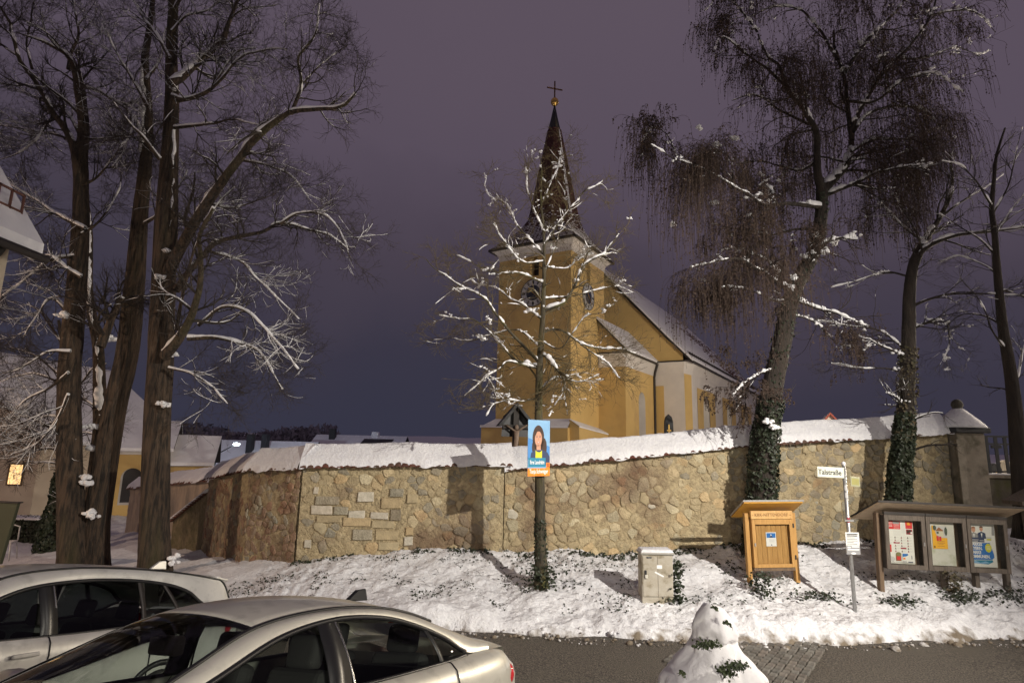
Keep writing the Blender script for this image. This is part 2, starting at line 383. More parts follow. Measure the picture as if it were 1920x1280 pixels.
def crumb_pos(n):
    x = RNG.uniform(-6, 13, n); d = RNG.gamma(2.2, .13, n) - .34 + .10 * vnoise(np.stack([x, x * 0, x * 0], 1), 1.4, 6)
    y = yk_(x) + d
    return np.stack([x, y, gh(x, np.minimum(y, yk_(x) - .01)) + .02 + np.clip(d, 0, .4) * .35], 1)
o = blobs(900, crumb_pos, lambda n: RNG.gamma(1.0, .014, n) + .006, M['bank'], 'snow_crumbs'); add_dirt(o)
# dark slush strip & stone setts let into the road
slots = []
u = np.array([1.09, 1.41]); u /= np.linalg.norm(u); v2 = np.array([-u[1], u[0]])
O0 = np.array([4.43, 9.24])
smesh = []
for k in range(6):
    b_ = MB(); wj, lj = random.uniform(.048, .056), random.uniform(.066, .08)
    top = [(-wj * .86, -lj * .9, .02), (wj * .9, -lj * .86, .022), (wj * .84, lj * .9, .018), (-wj * .9, lj * .84, .023)]
    bot = [(-wj, -lj, -.05), (wj, -lj, -.05), (wj, lj, -.05), (-wj, lj, -.05)]
    mid = [(x, y, .004) for x, y, _ in bot]
    b_.add(bot + mid + top, [(i, (i + 1) % 4, 4 + (i + 1) % 4, 4 + i) for i in range(4)] + [(4 + i, 4 + (i + 1) % 4, 8 + (i + 1) % 4, 8 + i) for i in range(4)] + [(8, 9, 10, 11)])
    me = bpy.data.meshes.new('sett'); me.from_pydata(b_.v, [], b_.f); me.materials.append(M['cobble']); me.polygons.foreach_set('use_smooth', [False] * len(b_.f)); smesh.append(me)
nc = 0
for row in range(-4, 12):
    for c in range(0, 16):
        a = row * .165 + random.uniform(-.012, .012) + (.08 if c % 2 else 0); b = c * .122 + random.uniform(-.008, .008)
        p = O0 + u * a + v2 * b
        if nc >= 299 or p[1] > yk_(p[0]) + .05 or p[1] < 8.85: continue
        o = bpy.data.objects.new('sett', random.choice(smesh)); link(o, road)
        o.location = (p[0], p[1], g1(p[0], p[1]) + .018 + random.uniform(-.004, .004)); o.rotation_euler = (random.uniform(-.05, .05), random.uniform(-.05, .05), math.atan2(u[1], u[0]) - math.pi / 2 + random.uniform(-.06, .06)); nc += 1

# ================================================================== STONE WALL
def clip_poly(poly, n, c):
    """keep the side n.p <= c"""
    out = []
    for i in range(len(poly)):
        p, q = poly[i], poly[(i + 1) % len(poly)]
        a = n[0] * p[0] + n[1] * p[1] - c; b = n[0] * q[0] + n[1] * q[1] - c
        if a <= 0: out.append(p)
        if (a < 0 < b) or (b < 0 < a):
            t = a / (a - b); out.append((p[0] + (q[0] - p[0]) * t, p[1] + (q[1] - p[1]) * t))
    return out
def cells(W, z0f, z1f, cw, ch, gap, skip=()):
    zlo = min(z0f(0), z0f(W)); zhi = max(z1f(0), z1f(W))
    nr = int((zhi - zlo) / ch) + 2; ncol = int(W / cw) + 2; S = {}
    for r in range(nr):
        for c in range(-1, ncol):
            S[(r, c)] = ((c + .5 * (r % 2) + .25) * cw + random.uniform(-.36, .36) * cw, zlo + (r + .3) * ch + random.uniform(-.34, .34) * ch)
    for k in [k for k in S if random.random() < .22]: del S[k]      # gone: its neighbours grow into large stones
    out = []
    for (r, c), s in S.items():
        if not (0 < s[0] < W) or s[1] > z1f(s[0]) - .02 or s[1] < z0f(s[0]) - .15: continue
        if any(a < s[0] < b and e < s[1] < f for a, b, e, f in skip): continue
        poly = [(max(0, s[0] - cw * 1.4), s[1] - ch * 1.4), (min(W, s[0] + cw * 1.4), s[1] - ch * 1.4), (min(W, s[0] + cw * 1.4), s[1] + ch * 1.4), (max(0, s[0] - cw * 1.4), s[1] + ch * 1.4)]
        sl = (z1f(W) - z1f(0)) / W
        poly = clip_poly(poly, (-sl, 1), z1f(0) - .02)
        for dr in (-2, -1, 0, 1, 2):
            for dc in (-2, -1, 0, 1, 2):
                if (dr or dc) and (r + dr, c + dc) in S:
                    q = S[(r + dr, c + dc)]; n = (q[0] - s[0], q[1] - s[1]); L = math.hypot(*n)
                    n = (n[0] / L, n[1] / L); poly = clip_poly(poly, n, n[0] * (s[0] + q[0]) / 2 + n[1] * (s[1] + q[1]) / 2 - gap / 2)
                    if len(poly) < 3: break
            if len(poly) < 3: break
        if len(poly) < 3: continue
        ar = abs(sum(poly[i][0] * poly[(i + 1) % len(poly)][1] - poly[(i + 1) % len(poly)][0] * poly[i][1] for i in range(len(poly)))) / 2
        if ar < .006 or random.random() < .20: continue      # the missing ones are smeared over with mortar
        out.append((ar, poly))
    return out
def stone_solid(b, poly, A, D, N, depth, m=0, rough=.25, chaikin=True):
    """poly in (s,z); A wall start, D unit along, N outward normal"""
    if chaikin:
        q = []
        for i in range(len(poly)):
            p, n = poly[i], poly[(i + 1) % len(poly)]
            L = math.hypot(n[0] - p[0], n[1] - p[1])
            if L < .05: q.append(((p[0] + n[0]) / 2, (p[1] + n[1]) / 2)); continue
            k = random.uniform(.08, .3); j = random.uniform(-.014, .014)
            q.append((p[0] + (n[0] - p[0]) * k, p[1] + (n[1] - p[1]) * k + j)); q.append((p[0] + (n[0] - p[0]) * .5 + random.uniform(-.013, .013), p[1] + (n[1] - p[1]) * .5 + random.uniform(-.013, .013))); k = random.uniform(.72, .9); q.append((p[0] + (n[0] - p[0]) * k, p[1] + (n[1] - p[1]) * k - j))
        poly = q
    n = len(poly); cx = sum(p[0] for p in poly) / n; cz = sum(p[1] for p in poly) / n
    def P(s, z, d): return (A[0] + D[0] * s + N[0] * d, A[1] + D[1] * s + N[1] * d, z)
    ts = random.uniform(-rough, rough) * .12; tz = random.uniform(-rough, rough) * .12
    vs = [P(p[0], p[1], -.015) for p in poly]
    for sc_, dd in ((.965, depth * .75), (.86, depth)):
        for p in poly:
            s, z = cx + (p[0] - cx) * sc_, cz + (p[1] - cz) * sc_
            vs.append(P(s, z, dd + ts * (s - cx) + tz * (z - cz) + random.uniform(-.004, .004)))
    fs = [(i, (i + 1) % n, n + (i + 1) % n, n + i) for i in range(n)] + [(n + i, n + (i + 1) % n, 2 * n + (i + 1) % n, 2 * n + i) for i in range(n)] + [tuple(range(2 * n, 3 * n))]
    b.add(vs, fs, m)
TILE_ME = None
def tile_mesh():
    b = MB(); n = 5
    for k, (r_, zz) in enumerate(((.092, 0), (.074, 0))):
        pass
    vs = []
    for y in (0, .26):
        for rr in (.094, .074):
            for i in range(n):
                a = math.pi * i / (n - 1); vs.append((rr * math.cos(a), y, rr * math.sin(a) * .75))
    fs = []
    for i in range(n - 1):
        fs += [(i, i + 1, 2 * n + i + 1, 2 * n + i), (n + i + 1, n + i, 3 * n + i, 3 * n + i + 1), (i + 1, i, n + i, n + i + 1)]
    me = bpy.data.meshes.new('roof_tile'); me.from_pydata(vs, [], [tuple(reversed(f)) for f in fs]); me.materials.append(M['tile']); me.polygons.foreach_set('use_smooth', [True] * len(fs))
    return me
TILE_ME = tile_mesh()
def wall_panel(root, A, B, zA, zB, gA, gB, thick=.6, stones=True, cw=.36, ch=.27, mats=None, skip=(), coping=True, tiles=True, rise=.42, ov=.14, cop_trim=(0, 0)):
    A = np.array(A, float); B = np.array(B, float); W = np.linalg.norm(B - A); D = (B - A) / W; N = np.array([D[1], -D[0]])
    RL = np.array(root.location)
    z1 = lambda s: zA + (zB - zA) * s / W
    z0 = lambda s: gA + (gB - gA) * s / W
    Al = A - RL[:2]
    def P(s, d, z): return (Al[0] + D[0] * s - N[0] * d, Al[1] + D[1] * s - N[1] * d, z - RL[2])
    # mortar core, its front face a grid with relief
    ns, nz = int(W / .055), 44
    V = []; 
    for j in range(nz + 1):
        for i in range(ns + 1):
            s = W * i / ns; z = z0(s) - .5 + (z1(s) - z0(s) + .5) * j / nz; V.append((s, z))
    V = np.array(V); nn = fbm(np.stack([V[:, 0], V[:, 1], V[:, 0] * 0 + zA], 1), 2.5, 2, 40) * .012 + fbm(np.stack([V[:, 0], V[:, 1] * 1.5, V[:, 0] * 0 + zA], 1), 5.5, 2, 41) * .013
    V3 = np.array([P(s, -d, z) for (s, z), d in zip(V, nn)])
    i = (np.arange(ns)[None, :] + (np.arange(nz) * (ns + 1))[:, None]).ravel()
    F = np.stack([i, i + 1, i + ns + 2, i + ns + 1], 1)
    mesh_np('mortar_face', V3, F, M['mortar'] if stones else M['old_plaster'], root, True)
    b = MB(); lo, hi = min(gA, gB) - .6, 0
    b.add([P(0, .04, gA - .6), P(W, .04, gB - .6), P(W, thick, gB - .6), P(0, thick, gA - .6), P(0, .04, zA), P(W, .04, zB), P(W, thick, zB), P(0, thick, zA)], [(0, 3, 2, 1), (4, 5, 6, 7), (0, 1, 5, 4), (1, 2, 6, 5), (2, 3, 7, 6), (3, 0, 4, 7)])
    b.build('wall_core', M['mortar'], root)
    cl = []
    if stones:
        cl = [(a, p, A, D, N) for a, p in cells(W, lambda s: z0(s) - .05, z1, cw, ch, .024, skip)]
    if coping:
        c0, c1 = cop_trim
        b = MB()
        e = .03
        pr = [(-ov, 0.0), (thick / 2, rise), (thick + ov, 0.0)]
        sA, sB = -c0, W + c1
        va = [P(sA, d, z1(sA) + h + e) for d, h in pr]; vb = [P(sB, d, z1(sB) + h + e) for d, h in pr]
        b.add(va + vb, [(0, 1, 2), (5, 4, 3), (0, 3, 4, 1), (1, 4, 5, 2), (0, 2, 5, 3)])
        b.build('coping_bed', M['tile'], root)
        # snow blanket
        ns = max(8, int((sB - sA) / .07)); prof = np.linspace(0, 1, 20)
        S = sA + (sB - sA) * np.arange(ns + 1) / ns
        rag = fbm(np.stack([S, S * 0, S * 0 + zA * 3], 1), 1.7, 4, 50) * .05 + fbm(np.stack([S, S * 0, S * 0 + 9], 1), 9, 2, 51) * .02
        big = fbm(np.stack([S, S * 0, S * 0 + 3.3], 1), .8, 2, 52)
        V3 = []
        for k, t in enumerate(prof):
            for s, rg, bg in zip(S, rag, big):
                if t <= .6:
                    q = t / .6; d = -ov - .05 + (thick / 2 + ov + .05) * q + rg * (1 - q); h = (rise) * ((d + ov) / (thick / 2 + ov))
                else:
                    q = (t - .6) / .4; d = thick / 2 + (thick / 2 + ov) * q; h = rise * (1 - q)
                th = .105 * (1 + .35 * bg) * min(1, (t / .10) ** .6 if t < .1 else 1) * min(1, (1 - t) / .06)
                V3.append((s, d, z1(s) + h + e + .012 + th))
        V3 = np.array(V3); nz = fbm(np.stack([V3[:, 0], V3[:, 1] * 1.0, V3[:, 2] * 0 + zB], 1), 5, 3, 60) * .016
        V3[:, 2] += nz * np.clip((V3[:, 1] + ov) / .12, 0.1, 1)
        V3 = np.array([P(*q) for q in V3])
        i = (np.arange(ns)[None, :] + (np.arange(len(prof) - 1) * (ns + 1))[:, None]).ravel()
        mesh_np('snow_cover', V3, np.stack([i, i + 1, i + ns + 2, i + ns + 1], 1), M['snow'], root, True)
        if tiles:
            n = int((sB - sA) / .17); pitch = math.atan2(rise, thick / 2 + ov); az = math.atan2(D[1], D[0]); slope = math.atan2(zB - zA, W)
            for k in range(n):
                s = sA + (k + .5) * (sB - sA) / n
                o = bpy.data.objects.new('roof_tile', TILE_ME); link(o, root)
                o.location = P(s, -ov - .05 + random.uniform(-.022, .022), z1(s) - .030 + random.uniform(-.014, .010)); o.scale = (.84, 1, random.uniform(.4, .6))
                o.rotation_euler = Matrix.Rotation(az, 3, 'Z').to_4x4().to_3x3().to_euler()
                o.rotation_euler = (Matrix.Rotation(az, 3, 'Z') @ Matrix.Rotation(-slope * 0, 3, 'Y') @ Matrix.Rotation(pitch, 3, 'X') @ Matrix.Rotation(random.uniform(-.05, .05), 3, 'Z')).to_euler()
    return cl
def lay_stones(root, cl, pick, blocks=()):
    RL = np.array(root.location)
    cl = sorted(cl, key=lambda c: -c[0])
    nb = len(blocks); lim = 298 - nb
    rest = {}
    for k, (a, poly, A, D, N) in enumerate(cl):
        mname = pick(poly, A, D); A2 = (A - RL[:2])
        b = MB() if k < lim else rest.setdefault(mname, MB())
        stone_solid(b, [(p[0], p[1] - RL[2]) for p in poly], A2, D, N, random.choice((.004, .009, .015, .021, .030)))
        if k < lim: b.build('stone', M[mname], root, smooth=True)
    big = MB(); names = list(rest)
    for j, nme in enumerate(names): big.add(rest[nme].v, rest[nme].f, j)
    if names: tag(big.build('small_stones', [M[q] for q in names], root, smooth=True), kind='stuff')
    for (A, D, N, s0, s1, za, zb2, mname, dep) in blocks:
        b = MB(); A2 = A - RL[:2]
        j = lambda: random.uniform(-.012, .012)
        poly = [(s0 + j(), za + j()), (s1 + j(), za + j()), (s1 + j(), zb2 + j()), (s0 + j(), zb2 + j())]
        n = 4; vs = []
        for sc_, dd in ((1, -.02), (1, dep * .8), (.95, dep)):
            cx = (s0 + s1) / 2; cz = (za + zb2) / 2
            for p in poly:
                s, z = cx + (p[0] - cx) * (1 if sc_ == 1 else 1 - .03 / (s1 - s0)), cz + (p[1] - cz) * (1 if sc_ == 1 else .9)
                vs.append((A2[0] + D[0] * s + N[0] * dd, A2[1] + D[1] * s + N[1] * dd, z - RL[2]))
        b.add(vs, [(i, (i + 1) % n, n + (i + 1) % n, n + i) for i in range(n)] + [(n + i, n + (i + 1) % n, 2 * n + (i + 1) % n, 2 * n + i) for i in range(n)] + [(8, 9, 10, 11)])
        b.build('cut_stone', M[mname], root)
M['old_plaster'] = mat('old_wall_plaster', (.46, .36, .27), .95, (.30, .25, .21), 2.5, bump=.5, bscale=14, stretch=(1, 1, .35), col3=(.17, .15, .13), s3=1.2)
wall = thing('stone_wall', 'long stone churchyard wall of yellowish fieldstone with snow on its tiled coping', 'wall', (-4.94, 14.0, 0))
PA, PB, PC, PD = (-4.94, 14.0), (-.12, 14.55), (-.1, 14.62), (11.55, 15.2)
def blk_world(px0, py0, px1, py1):
    """a cut stone of panel A, from its outline in the picture, as (s, z) on the wall plane"""
    A = np.array(PA); B = np.array(PB); W = np.linalg.norm(B - A); D = (B - A) / W; N = np.array([D[1], -D[0]])
    def hit(px, py):
        d = basis_ray(px, py); t = ((A - CAM[:2]) @ N) / (d[:2] @ N); p = CAM + d * t; return (p[:2] - A) @ D, p[2]
    a = hit(px0, py1); b = hit(px1, py0)
    return A, D, N, a[0], b[0], a[1], b[1]
blocks = []
for (x0, y0, x1, y1, mn, dp) in [(583, 947, 624, 963, 'stone_white', .04), (654, 957, 685, 970, 'stone_white', .042), (694, 960, 729, 972, 'stone_white', .042), (671, 922, 701, 940, 'stone_white', .055), (592, 930, 636, 945, 'stone_grey', .05), (715, 934, 752, 952, 'stone_ochre', .05),
                                 (643, 970, 695, 986, 'stone_ochre', .04), (697, 976, 739, 989, 'stone_ochre', .04), (594, 966, 640, 978, 'stone_ochre', .05), (661, 992, 699, 1012, 'stone_grey', .05), (704, 994, 748, 1011, 'stone_ochre', .04), (709, 1015, 748, 1031, 'stone_ochre', .04),
                                 (570, 1012, 584, 1026, 'stone_white', .05), (588, 912, 598, 926, 'stone_white', .04), (626, 949, 653, 963, 'stone_grey', .05), (731, 954, 752, 974, 'stone_grey', .05), (731, 915, 757, 931, 'stone_grey', .05), (758, 1005, 774, 1021, 'stone_white', .05), (760, 988, 776, 1002, 'stone_ochre', .05), (763, 925, 784, 942, 'stone_ochre', .05)]:
    blocks.append((*blk_world(x0, y0, x1, y1), mn, dp))
skip = [(b[3] - .05, b[4] + .05, b[5] - .04, b[6] + .04) for b in blocks]
clA = wall_panel(wall, PA, PB, 2.72, 2.86, .46, .70, cw=.25, ch=.145, skip=skip, cop_trim=(.05, .2))
clB1 = wall_panel(wall, PC, (5.6, 14.9), 2.73, 3.40, .66, .86, cw=.26, ch=.155, cop_trim=(.02, 0))
clB2 = wall_panel(wall, (5.6, 14.9), PD, 3.40, 3.93, .86, 1.42, cw=.25, ch=.14, cop_trim=(0, .05))
def pick(poly, A, D):
    r = random.random()
    if A[0] < -1: return 'stone' if r < .55 else ('stone_grey' if r < .85 else 'stone_ochre')
    if A[0] < 2: return 'stone' if r < .80 else ('stone_ochre' if r < .88 else ('stone_grey' if r < .97 else 'stone_white'))
    return 'stone' if r < .45 else 'stone_grey'
lay_stones(wall, clA + clB1 + clB2, pick, blocks)
# vertical joint of the old gateway in the wall
lwall = thing('stone_wall', 'older dark rubble wall running back to the left behind the two big trees', 'wall', (-9.2, 18.0, 0))
clC = wall_panel(lwall, (-9.2, 18.0), (-6.62, 15.05), 2.08, 2.56, -.12, .26, cw=.25, ch=.145)
clC += wall_panel(lwall, (-6.62, 15.05), (-5.0, 14.02), 2.56, 2.70, .26, .44, cw=.25, ch=.145, cop_trim=(.1, .12))
wall_panel(lwall, (-18.4, 28.6), (-8.6, 18.72), .80, 2.10, -1.4, -.12, stones=False, cop_trim=(0, 0), tiles=True)
M['stone_red'] = mat('reddish_rubble', (.38, .265, .18), .95, (.25, .17, .115), 8, bump=1.0, bscale=24, bdist=.05, rnd=.16, col3=(.16, .11, .075), s3=.7)
lay_stones(lwall, clC, lambda p, A, D: 'stone_red' if random.random() < .75 else 'stone_grey')
# lean-to buttress with a little snowy roof in front of the left wall
bt = thing('buttress', 'sloping stone buttress with a snowy lean-to roof, right of the big tree trunk', 'buttress', (-9.2, 18.0, 0))
b = MB()
dv = np.array([4.2, -3.98]); dv /= np.linalg.norm(dv); nv = np.array([dv[1], -dv[0]])
def bp_(s, d, z): return (dv[0] * s - nv[0] * d, dv[1] * s - nv[1] * d, z)      # d runs into the wall
b.add([bp_(-2.9, .02, -.9), bp_(0, .02, -.9), bp_(0, .95, -.9), bp_(-2.9, .95, -.9), bp_(-2.9, .02, .55), bp_(0, .02, 1.72), bp_(0, .95, 2.02), bp_(-2.9, .95, .85)], [(0, 3, 2, 1), (4, 5, 6, 7), (0, 1, 5, 4), (1, 2, 6, 5), (2, 3, 7, 6), (3, 0, 4, 7)])
b.build('masonry', mat('mossy_masonry', (.24, .19, .115), .95, (.14, .12, .06), 5, bump=1.0, bscale=9, bdist=.10, col3=(.10, .10, .04), s3=1.2), bt)
b = MB(); b.add([bp_(-3.05, -.10, .50), bp_(.05, -.10, 1.70), bp_(.05, .97, 2.05), bp_(-3.05, .97, .85), bp_(-3.05, -.12, .60), bp_(.05, -.12, 1.80), bp_(.05, .97, 2.16), bp_(-3.05, .97, .96)], [(0, 3, 2, 1), (4, 5, 6, 7), (0, 1, 5, 4), (1, 2, 6, 5), (2, 3, 7, 6), (3, 0, 4, 7)])
b.build('snow_cover', M['snow'], bt, bevel=.03)
for k in range(16):
    o = bpy.data.objects.new('roof_tile', TILE_ME); link(o, bt); s = -3.0 + k * .195
    o.location = bp_(s, -.15, .47 + (s + 3.05) * .387); o.rotation_euler = (Matrix.Rotation(math.atan2(dv[1], dv[0]), 3, 'Z') @ Matrix.Rotation(.3, 3, 'X')).to_euler(); o.scale = (.9, 1, .5)
# gate pillar and iron fence at the right end
gp = thing('gate_pillar', 'square rendered gate pillar with snowy pyramid cap and ball', 'pillar', (11.95, 15.25, 1.2))
MB().box((-.36, -.34, 0), (.36, .36, 2.72)).build('shaft', M['stone_pillar'], gp, bevel=.02)
MB().box((-.42, -.385, 0), (-.20, -.34, 2.55)).build('pilaster', M['stone_pillar'], gp, bevel=.008)
MB().box((-.46, -.46, 2.72), (.46, .46, 2.86)).build('cap_slab', M['slate'], gp, bevel=.03)
b = MB(); b.lathe([(.60, 2.86), (.56, 2.93), (.34, 3.16), (.13, 3.36), (.08, 3.38)], sides=12); b.build('snow_cap', M['snow'], gp, smooth=True)
b = MB(); b.lathe([(.02, 3.34), (.11, 3.37), (.145, 3.46), (.115, 3.56), (.05, 3.61), (.01, 3.62)], sides=14); b.build('ball', mat('dark_stone', (.06, .055, .045), .9, bump=.4, bscale=20), gp, smooth=True)
bw = thing('retaining_wall', 'low mossy retaining wall under the iron fence', 'wall', (12.4, 15.3, 1.0))
MB().box((0, 0, -.6), (7, .5, 1.78)).build('masonry', mat('mossy_wall', (.12, .105, .08), .95, (.07, .06, .045), 3, bump=.8, bscale=9, col3=(.085, .085, .03), s3=1.6), bw)
MB().box((-.02, -.07, 1.78), (7.02, .55, 1.86)).build('coping_slab', M['stone_pillar'], bw, bevel=.012)
MB().box((0, -.05, 1.86), (7, .5, 1.895)).build('snow_cover', M['snow'], bw, bevel=.015)
MB().tube([(1.2, -.09, -.3), (1.2, -.09, .9), (1.25, -.05, 1.35), (1.5, .02, 1.5)], .17, 12).build('drain_pipe', M['stone_pillar'], bw, smooth=True)
fe = thing('iron_fence', 'black iron fence of flat bars with small crosses on the low wall', 'fence', (12.45, 15.5, 2.86))
for z in (.06, .78, .98): MB().box((0, -.018, z), (6.6, .018, z + .045)).build('rail', M['iron'], fe)
for k in range(26):
    x = .12 + k * .25; h = .98 if k % 2 else 1.0
    MB().box((x - .045, -.012, 0), (x + .045, .012, h)).build('bar', M['iron'], fe)
    if k % 2 == 0: MB().box((x - .13, -.02, .55 + .14 * (k % 4 > 0)), (x + .13, .02, .63 + .14 * (k % 4 > 0))).build('cross_piece', M['iron'], fe)
# ================================================================== CHURCH
AC = R(31.65)
church = thing('church', 'yellow and white village church with pointed red tiled spire, clocks and snowy roof', 'church', (4.2, 40.0, 0.0), -AC)
Z0 = 1.6
def arch_wall(b, o, du, W, z0, z1, arches, depth, nrm, m_wall=0, m_rev=1, m_glass=2, topf=None):
    """wall face from o along unit du (2D) with real arched openings; nrm = inward 2D normal. arches: (centre, half, sill, spring)"""
    topf = topf or (lambda s: z1)
    def P(s, z, d=0): return (o[0] + du[0] * s + nrm[0] * d, o[1] + du[1] * s + nrm[1] * d, z)
    xs = 0
    for c, h, zs, zp in sorted(arches):
        b.add([P(xs, z0), P(c - h, z0), P(c - h, topf(c - h)), P(xs, topf(xs))], [(0, 1, 2, 3)], m_wall)
        b.add([P(c - h, z0), P(c + h, z0), P(c + h, zs), P(c - h, zs)], [(0, 1, 2, 3)], m_wall)
        n = 12; arc = [(c - h * math.cos(math.pi * i / n), zp + h * math.sin(math.pi * i / n)) for i in range(n + 1)]
        for i in range(n):
            (sa, za), (sb_, zb2) = arc[i], arc[i + 1]
            b.add([P(sa, za), P(sb_, zb2), P(sb_, topf(sb_)), P(sa, topf(sa))], [(0, 1, 2, 3)], m_wall)
        outl = [(c - h, zs)] + arc + [(c + h, zs)]
        k = .88
        inn = [(c + (s - c) * k, zs + .12 + (z - zs) * (1 - (1 - k) * .5)) for s, z in outl]
        for i in range(len(outl)):
            j = (i + 1) % len(outl)
            b.add([P(*outl[i]), P(*outl[j]), P(*inn[j], depth), P(*inn[i], depth)], [(3, 2, 1, 0)], m_rev)
        b.add([P(s, z, depth) for s, z in inn], [tuple(range(len(inn)))], m_glass)
        xs = c + h
    b.add([P(xs, z0), P(W, z0), P(W, topf(W)), P(xs, topf(xs))], [(0, 1, 2, 3)], m_wall)
TW = 6.24
def take_panes(b, mi):
    """lift the pane faces (material slot mi) out of a wall so that each window is an object of its own"""
    out = [f for f, q in zip(b.f, b.m) if q == mi and len(f) > 4]; keep = [(f, q) for f, q in zip(b.f, b.m) if not (q == mi and len(f) > 4)]
    b.f = [f for f, _ in keep]; b.m = [q for _, q in keep]
    res = []
    for f in out:
        p = MB(); p.add([b.v[i] for i in f], [tuple(range(len(f)))]); res.append(p)
    return res
# --- tower body: front (y=0) and right (x=0) faces with real belfry openings
b = MB()
arch_wall(b, (-TW, 0), (1, 0), TW, Z0, 17.6, [(TW - 3.05, .36, 15.9, 17.0)], .5, (0, 1), 0, 0, 1)
arch_wall(b, (0, 0), (0, 1), TW, Z0, 17.6, [(3.08, .36, 15.8, 17.0)], .5, (-1, 0), 0, 0, 1)
b.add([(-TW, 0, Z0), (-TW, TW, Z0), (0, TW, Z0), (-TW, 0, 17.6), (-TW, TW, 17.6), (0, TW, 17.6)], [(1, 0, 3, 4), (2, 1, 4, 5)], 0)
pn = take_panes(b, 1); tower = b.build('tower', [M['yellow'], M['dark']], church)
for p in pn: p.build('louvre_opening', M['dark'], tower)
b = MB(); 
for z, r0, r1 in ((17.6, 0, 0),):
    pr = [(.02, 17.45), (.05, 17.75), (.16, 17.98), (.34, 18.14), (.46, 18.2), (.46, 18.3)]
    for (o0, za), (o1, zb2) in zip(pr[:-1], pr[1:]):
        def sq(o): return [(-TW - o, -o), (o, -o), (o, TW + o), (-TW - o, TW + o)]
        A_ = [(x, y, za) for x, y in sq(o0)]; B_ = [(x, y, zb2) for x, y in sq(o1)]
        b.add(A_ + B_, [(i, (i + 1) % 4, 4 + (i + 1) % 4, 4 + i) for i in range(4)], 0)
b.build('cornice', M['white'], tower)
b = MB(); o_ = .62
for p, q in (((-TW - o_, -o_), (o_, -o_)), ((o_, -o_), (o_, TW + o_)), ((o_, TW + o_), (-TW - o_, TW + o_)), ((-TW - o_, TW + o_), (-TW - o_, -o_))):
    b.bar((*p, 18.28), (*q, 18.28), .16, .16)
b.build('gutter', M['gutter'], tower)
# plinth with a sloping snowy ledge
b = MB()
PX = .95
b.box((-TW - PX, -PX * .5, Z0), (.02, 2.0, 4.55)); b.build('plinth', M['yellow'], tower)
b = MB()
b.add([(-TW - PX - .06, -PX * .5 - .06, 4.56), (.06, -PX * .5 - .06, 4.56), (.06, .0, 5.15), (-TW - .02, .0, 5.15), (-TW - .02, 2.0, 5.15), (-TW - PX - .06, 2.0, 4.56)], [(0, 1, 2, 3), (0, 3, 4, 5)])
b.add([(-TW - PX - .07, -PX * .5 - .07, 4.5), (.07, -PX * .5 - .07, 4.5), (.07, -PX * .5 - .07, 4.68), (-TW - PX - .07, -PX * .5 - .07, 4.68)], [(0, 1, 2, 3)])
b.build('snow_ledge', M['snow_roof'], tower)
b = MB()
b.add([(0, .0, Z0), (.75, .0, Z0), (.75, 6.2, Z0), (0, 6.2, Z0), (.0, -.2, 5.1), (.0, 6.2, 4.5), (.75, -.2, 4.6), (.75, 6.2, 4.1)], [(1, 2, 7, 6), (0, 1, 6, 4), (4, 6, 7, 5)])
b.build('plinth', M['yellow'], tower)
b = MB(); b.add([(-.02, -.25, 5.16), (.8, -.25, 4.64), (.8, 6.2, 4.16), (-.02, 6.2, 4.56), (.8, -.25, 4.56), (.8, 6.2, 4.06)], [(0, 1, 2, 3), (1, 4, 5, 2)]); b.build('snow_ledge', M['snow_roof'], tower)
# clocks
def clock(pos, rotz):
    c = bpy.data.objects.new('clock', None); link(c, church); c.location = pos; c.rotation_euler = (0, 0, rotz)
    b = MB(); n = 40
    def disc(r, y): return [(r * math.cos(2 * math.pi * i / n), y, r * math.sin(2 * math.pi * i / n)) for i in range(n)]
    b.add(disc(1.03, -.05), [tuple(range(n))]); b.add(disc(1.03, -.05) + disc(1.06, .02), [(i, n + i, n + (i + 1) % n, (i + 1) % n) for i in range(n)]); b.build('dial', mat('clock_dial', (.50, .50, .52), .5), c)
    b = MB(); b.add(disc(.60, -.062), [tuple(range(n))]); b.build('dial_centre', mat('clock_blue', (.018, .022, .045), .4), c)
    b = MB()
    for k in range(12):
        t = math.pi / 6 * k
        for q in ((-.07, 0, .07) if k % 3 == 0 else ((-.045, .045) if k % 2 else (0,))):
            tt = t + q; p0 = (.68 * math.sin(tt), -.066, .68 * math.cos(tt)); p1 = (.96 * math.sin(tt), -.066, .96 * math.cos(tt)); b.bar(p0, p1, .01, .05, up=(math.cos(tt), 0, -math.sin(tt)))
    b.tube([(1.05 * math.cos(2 * math.pi * i / 40), -.05, 1.05 * math.sin(2 * math.pi * i / 40)) for i in range(41)], .035, 6)
    b.build('numerals', M['dark'], c)
    b = MB(); b.bar((.05, -.085, -.05), (-.42, -.085, .40), .02, .07, up=(1, 0, 1)); b.bar((-.08, -.09, .12), (.62, -.09, -.62), .02, .05, up=(1, 0, 1)); b.build('hands', M['gold'], c)
clock((-3.12, -.01, 14.57), 0); clock((.01, 2.98, 14.62), R(90))
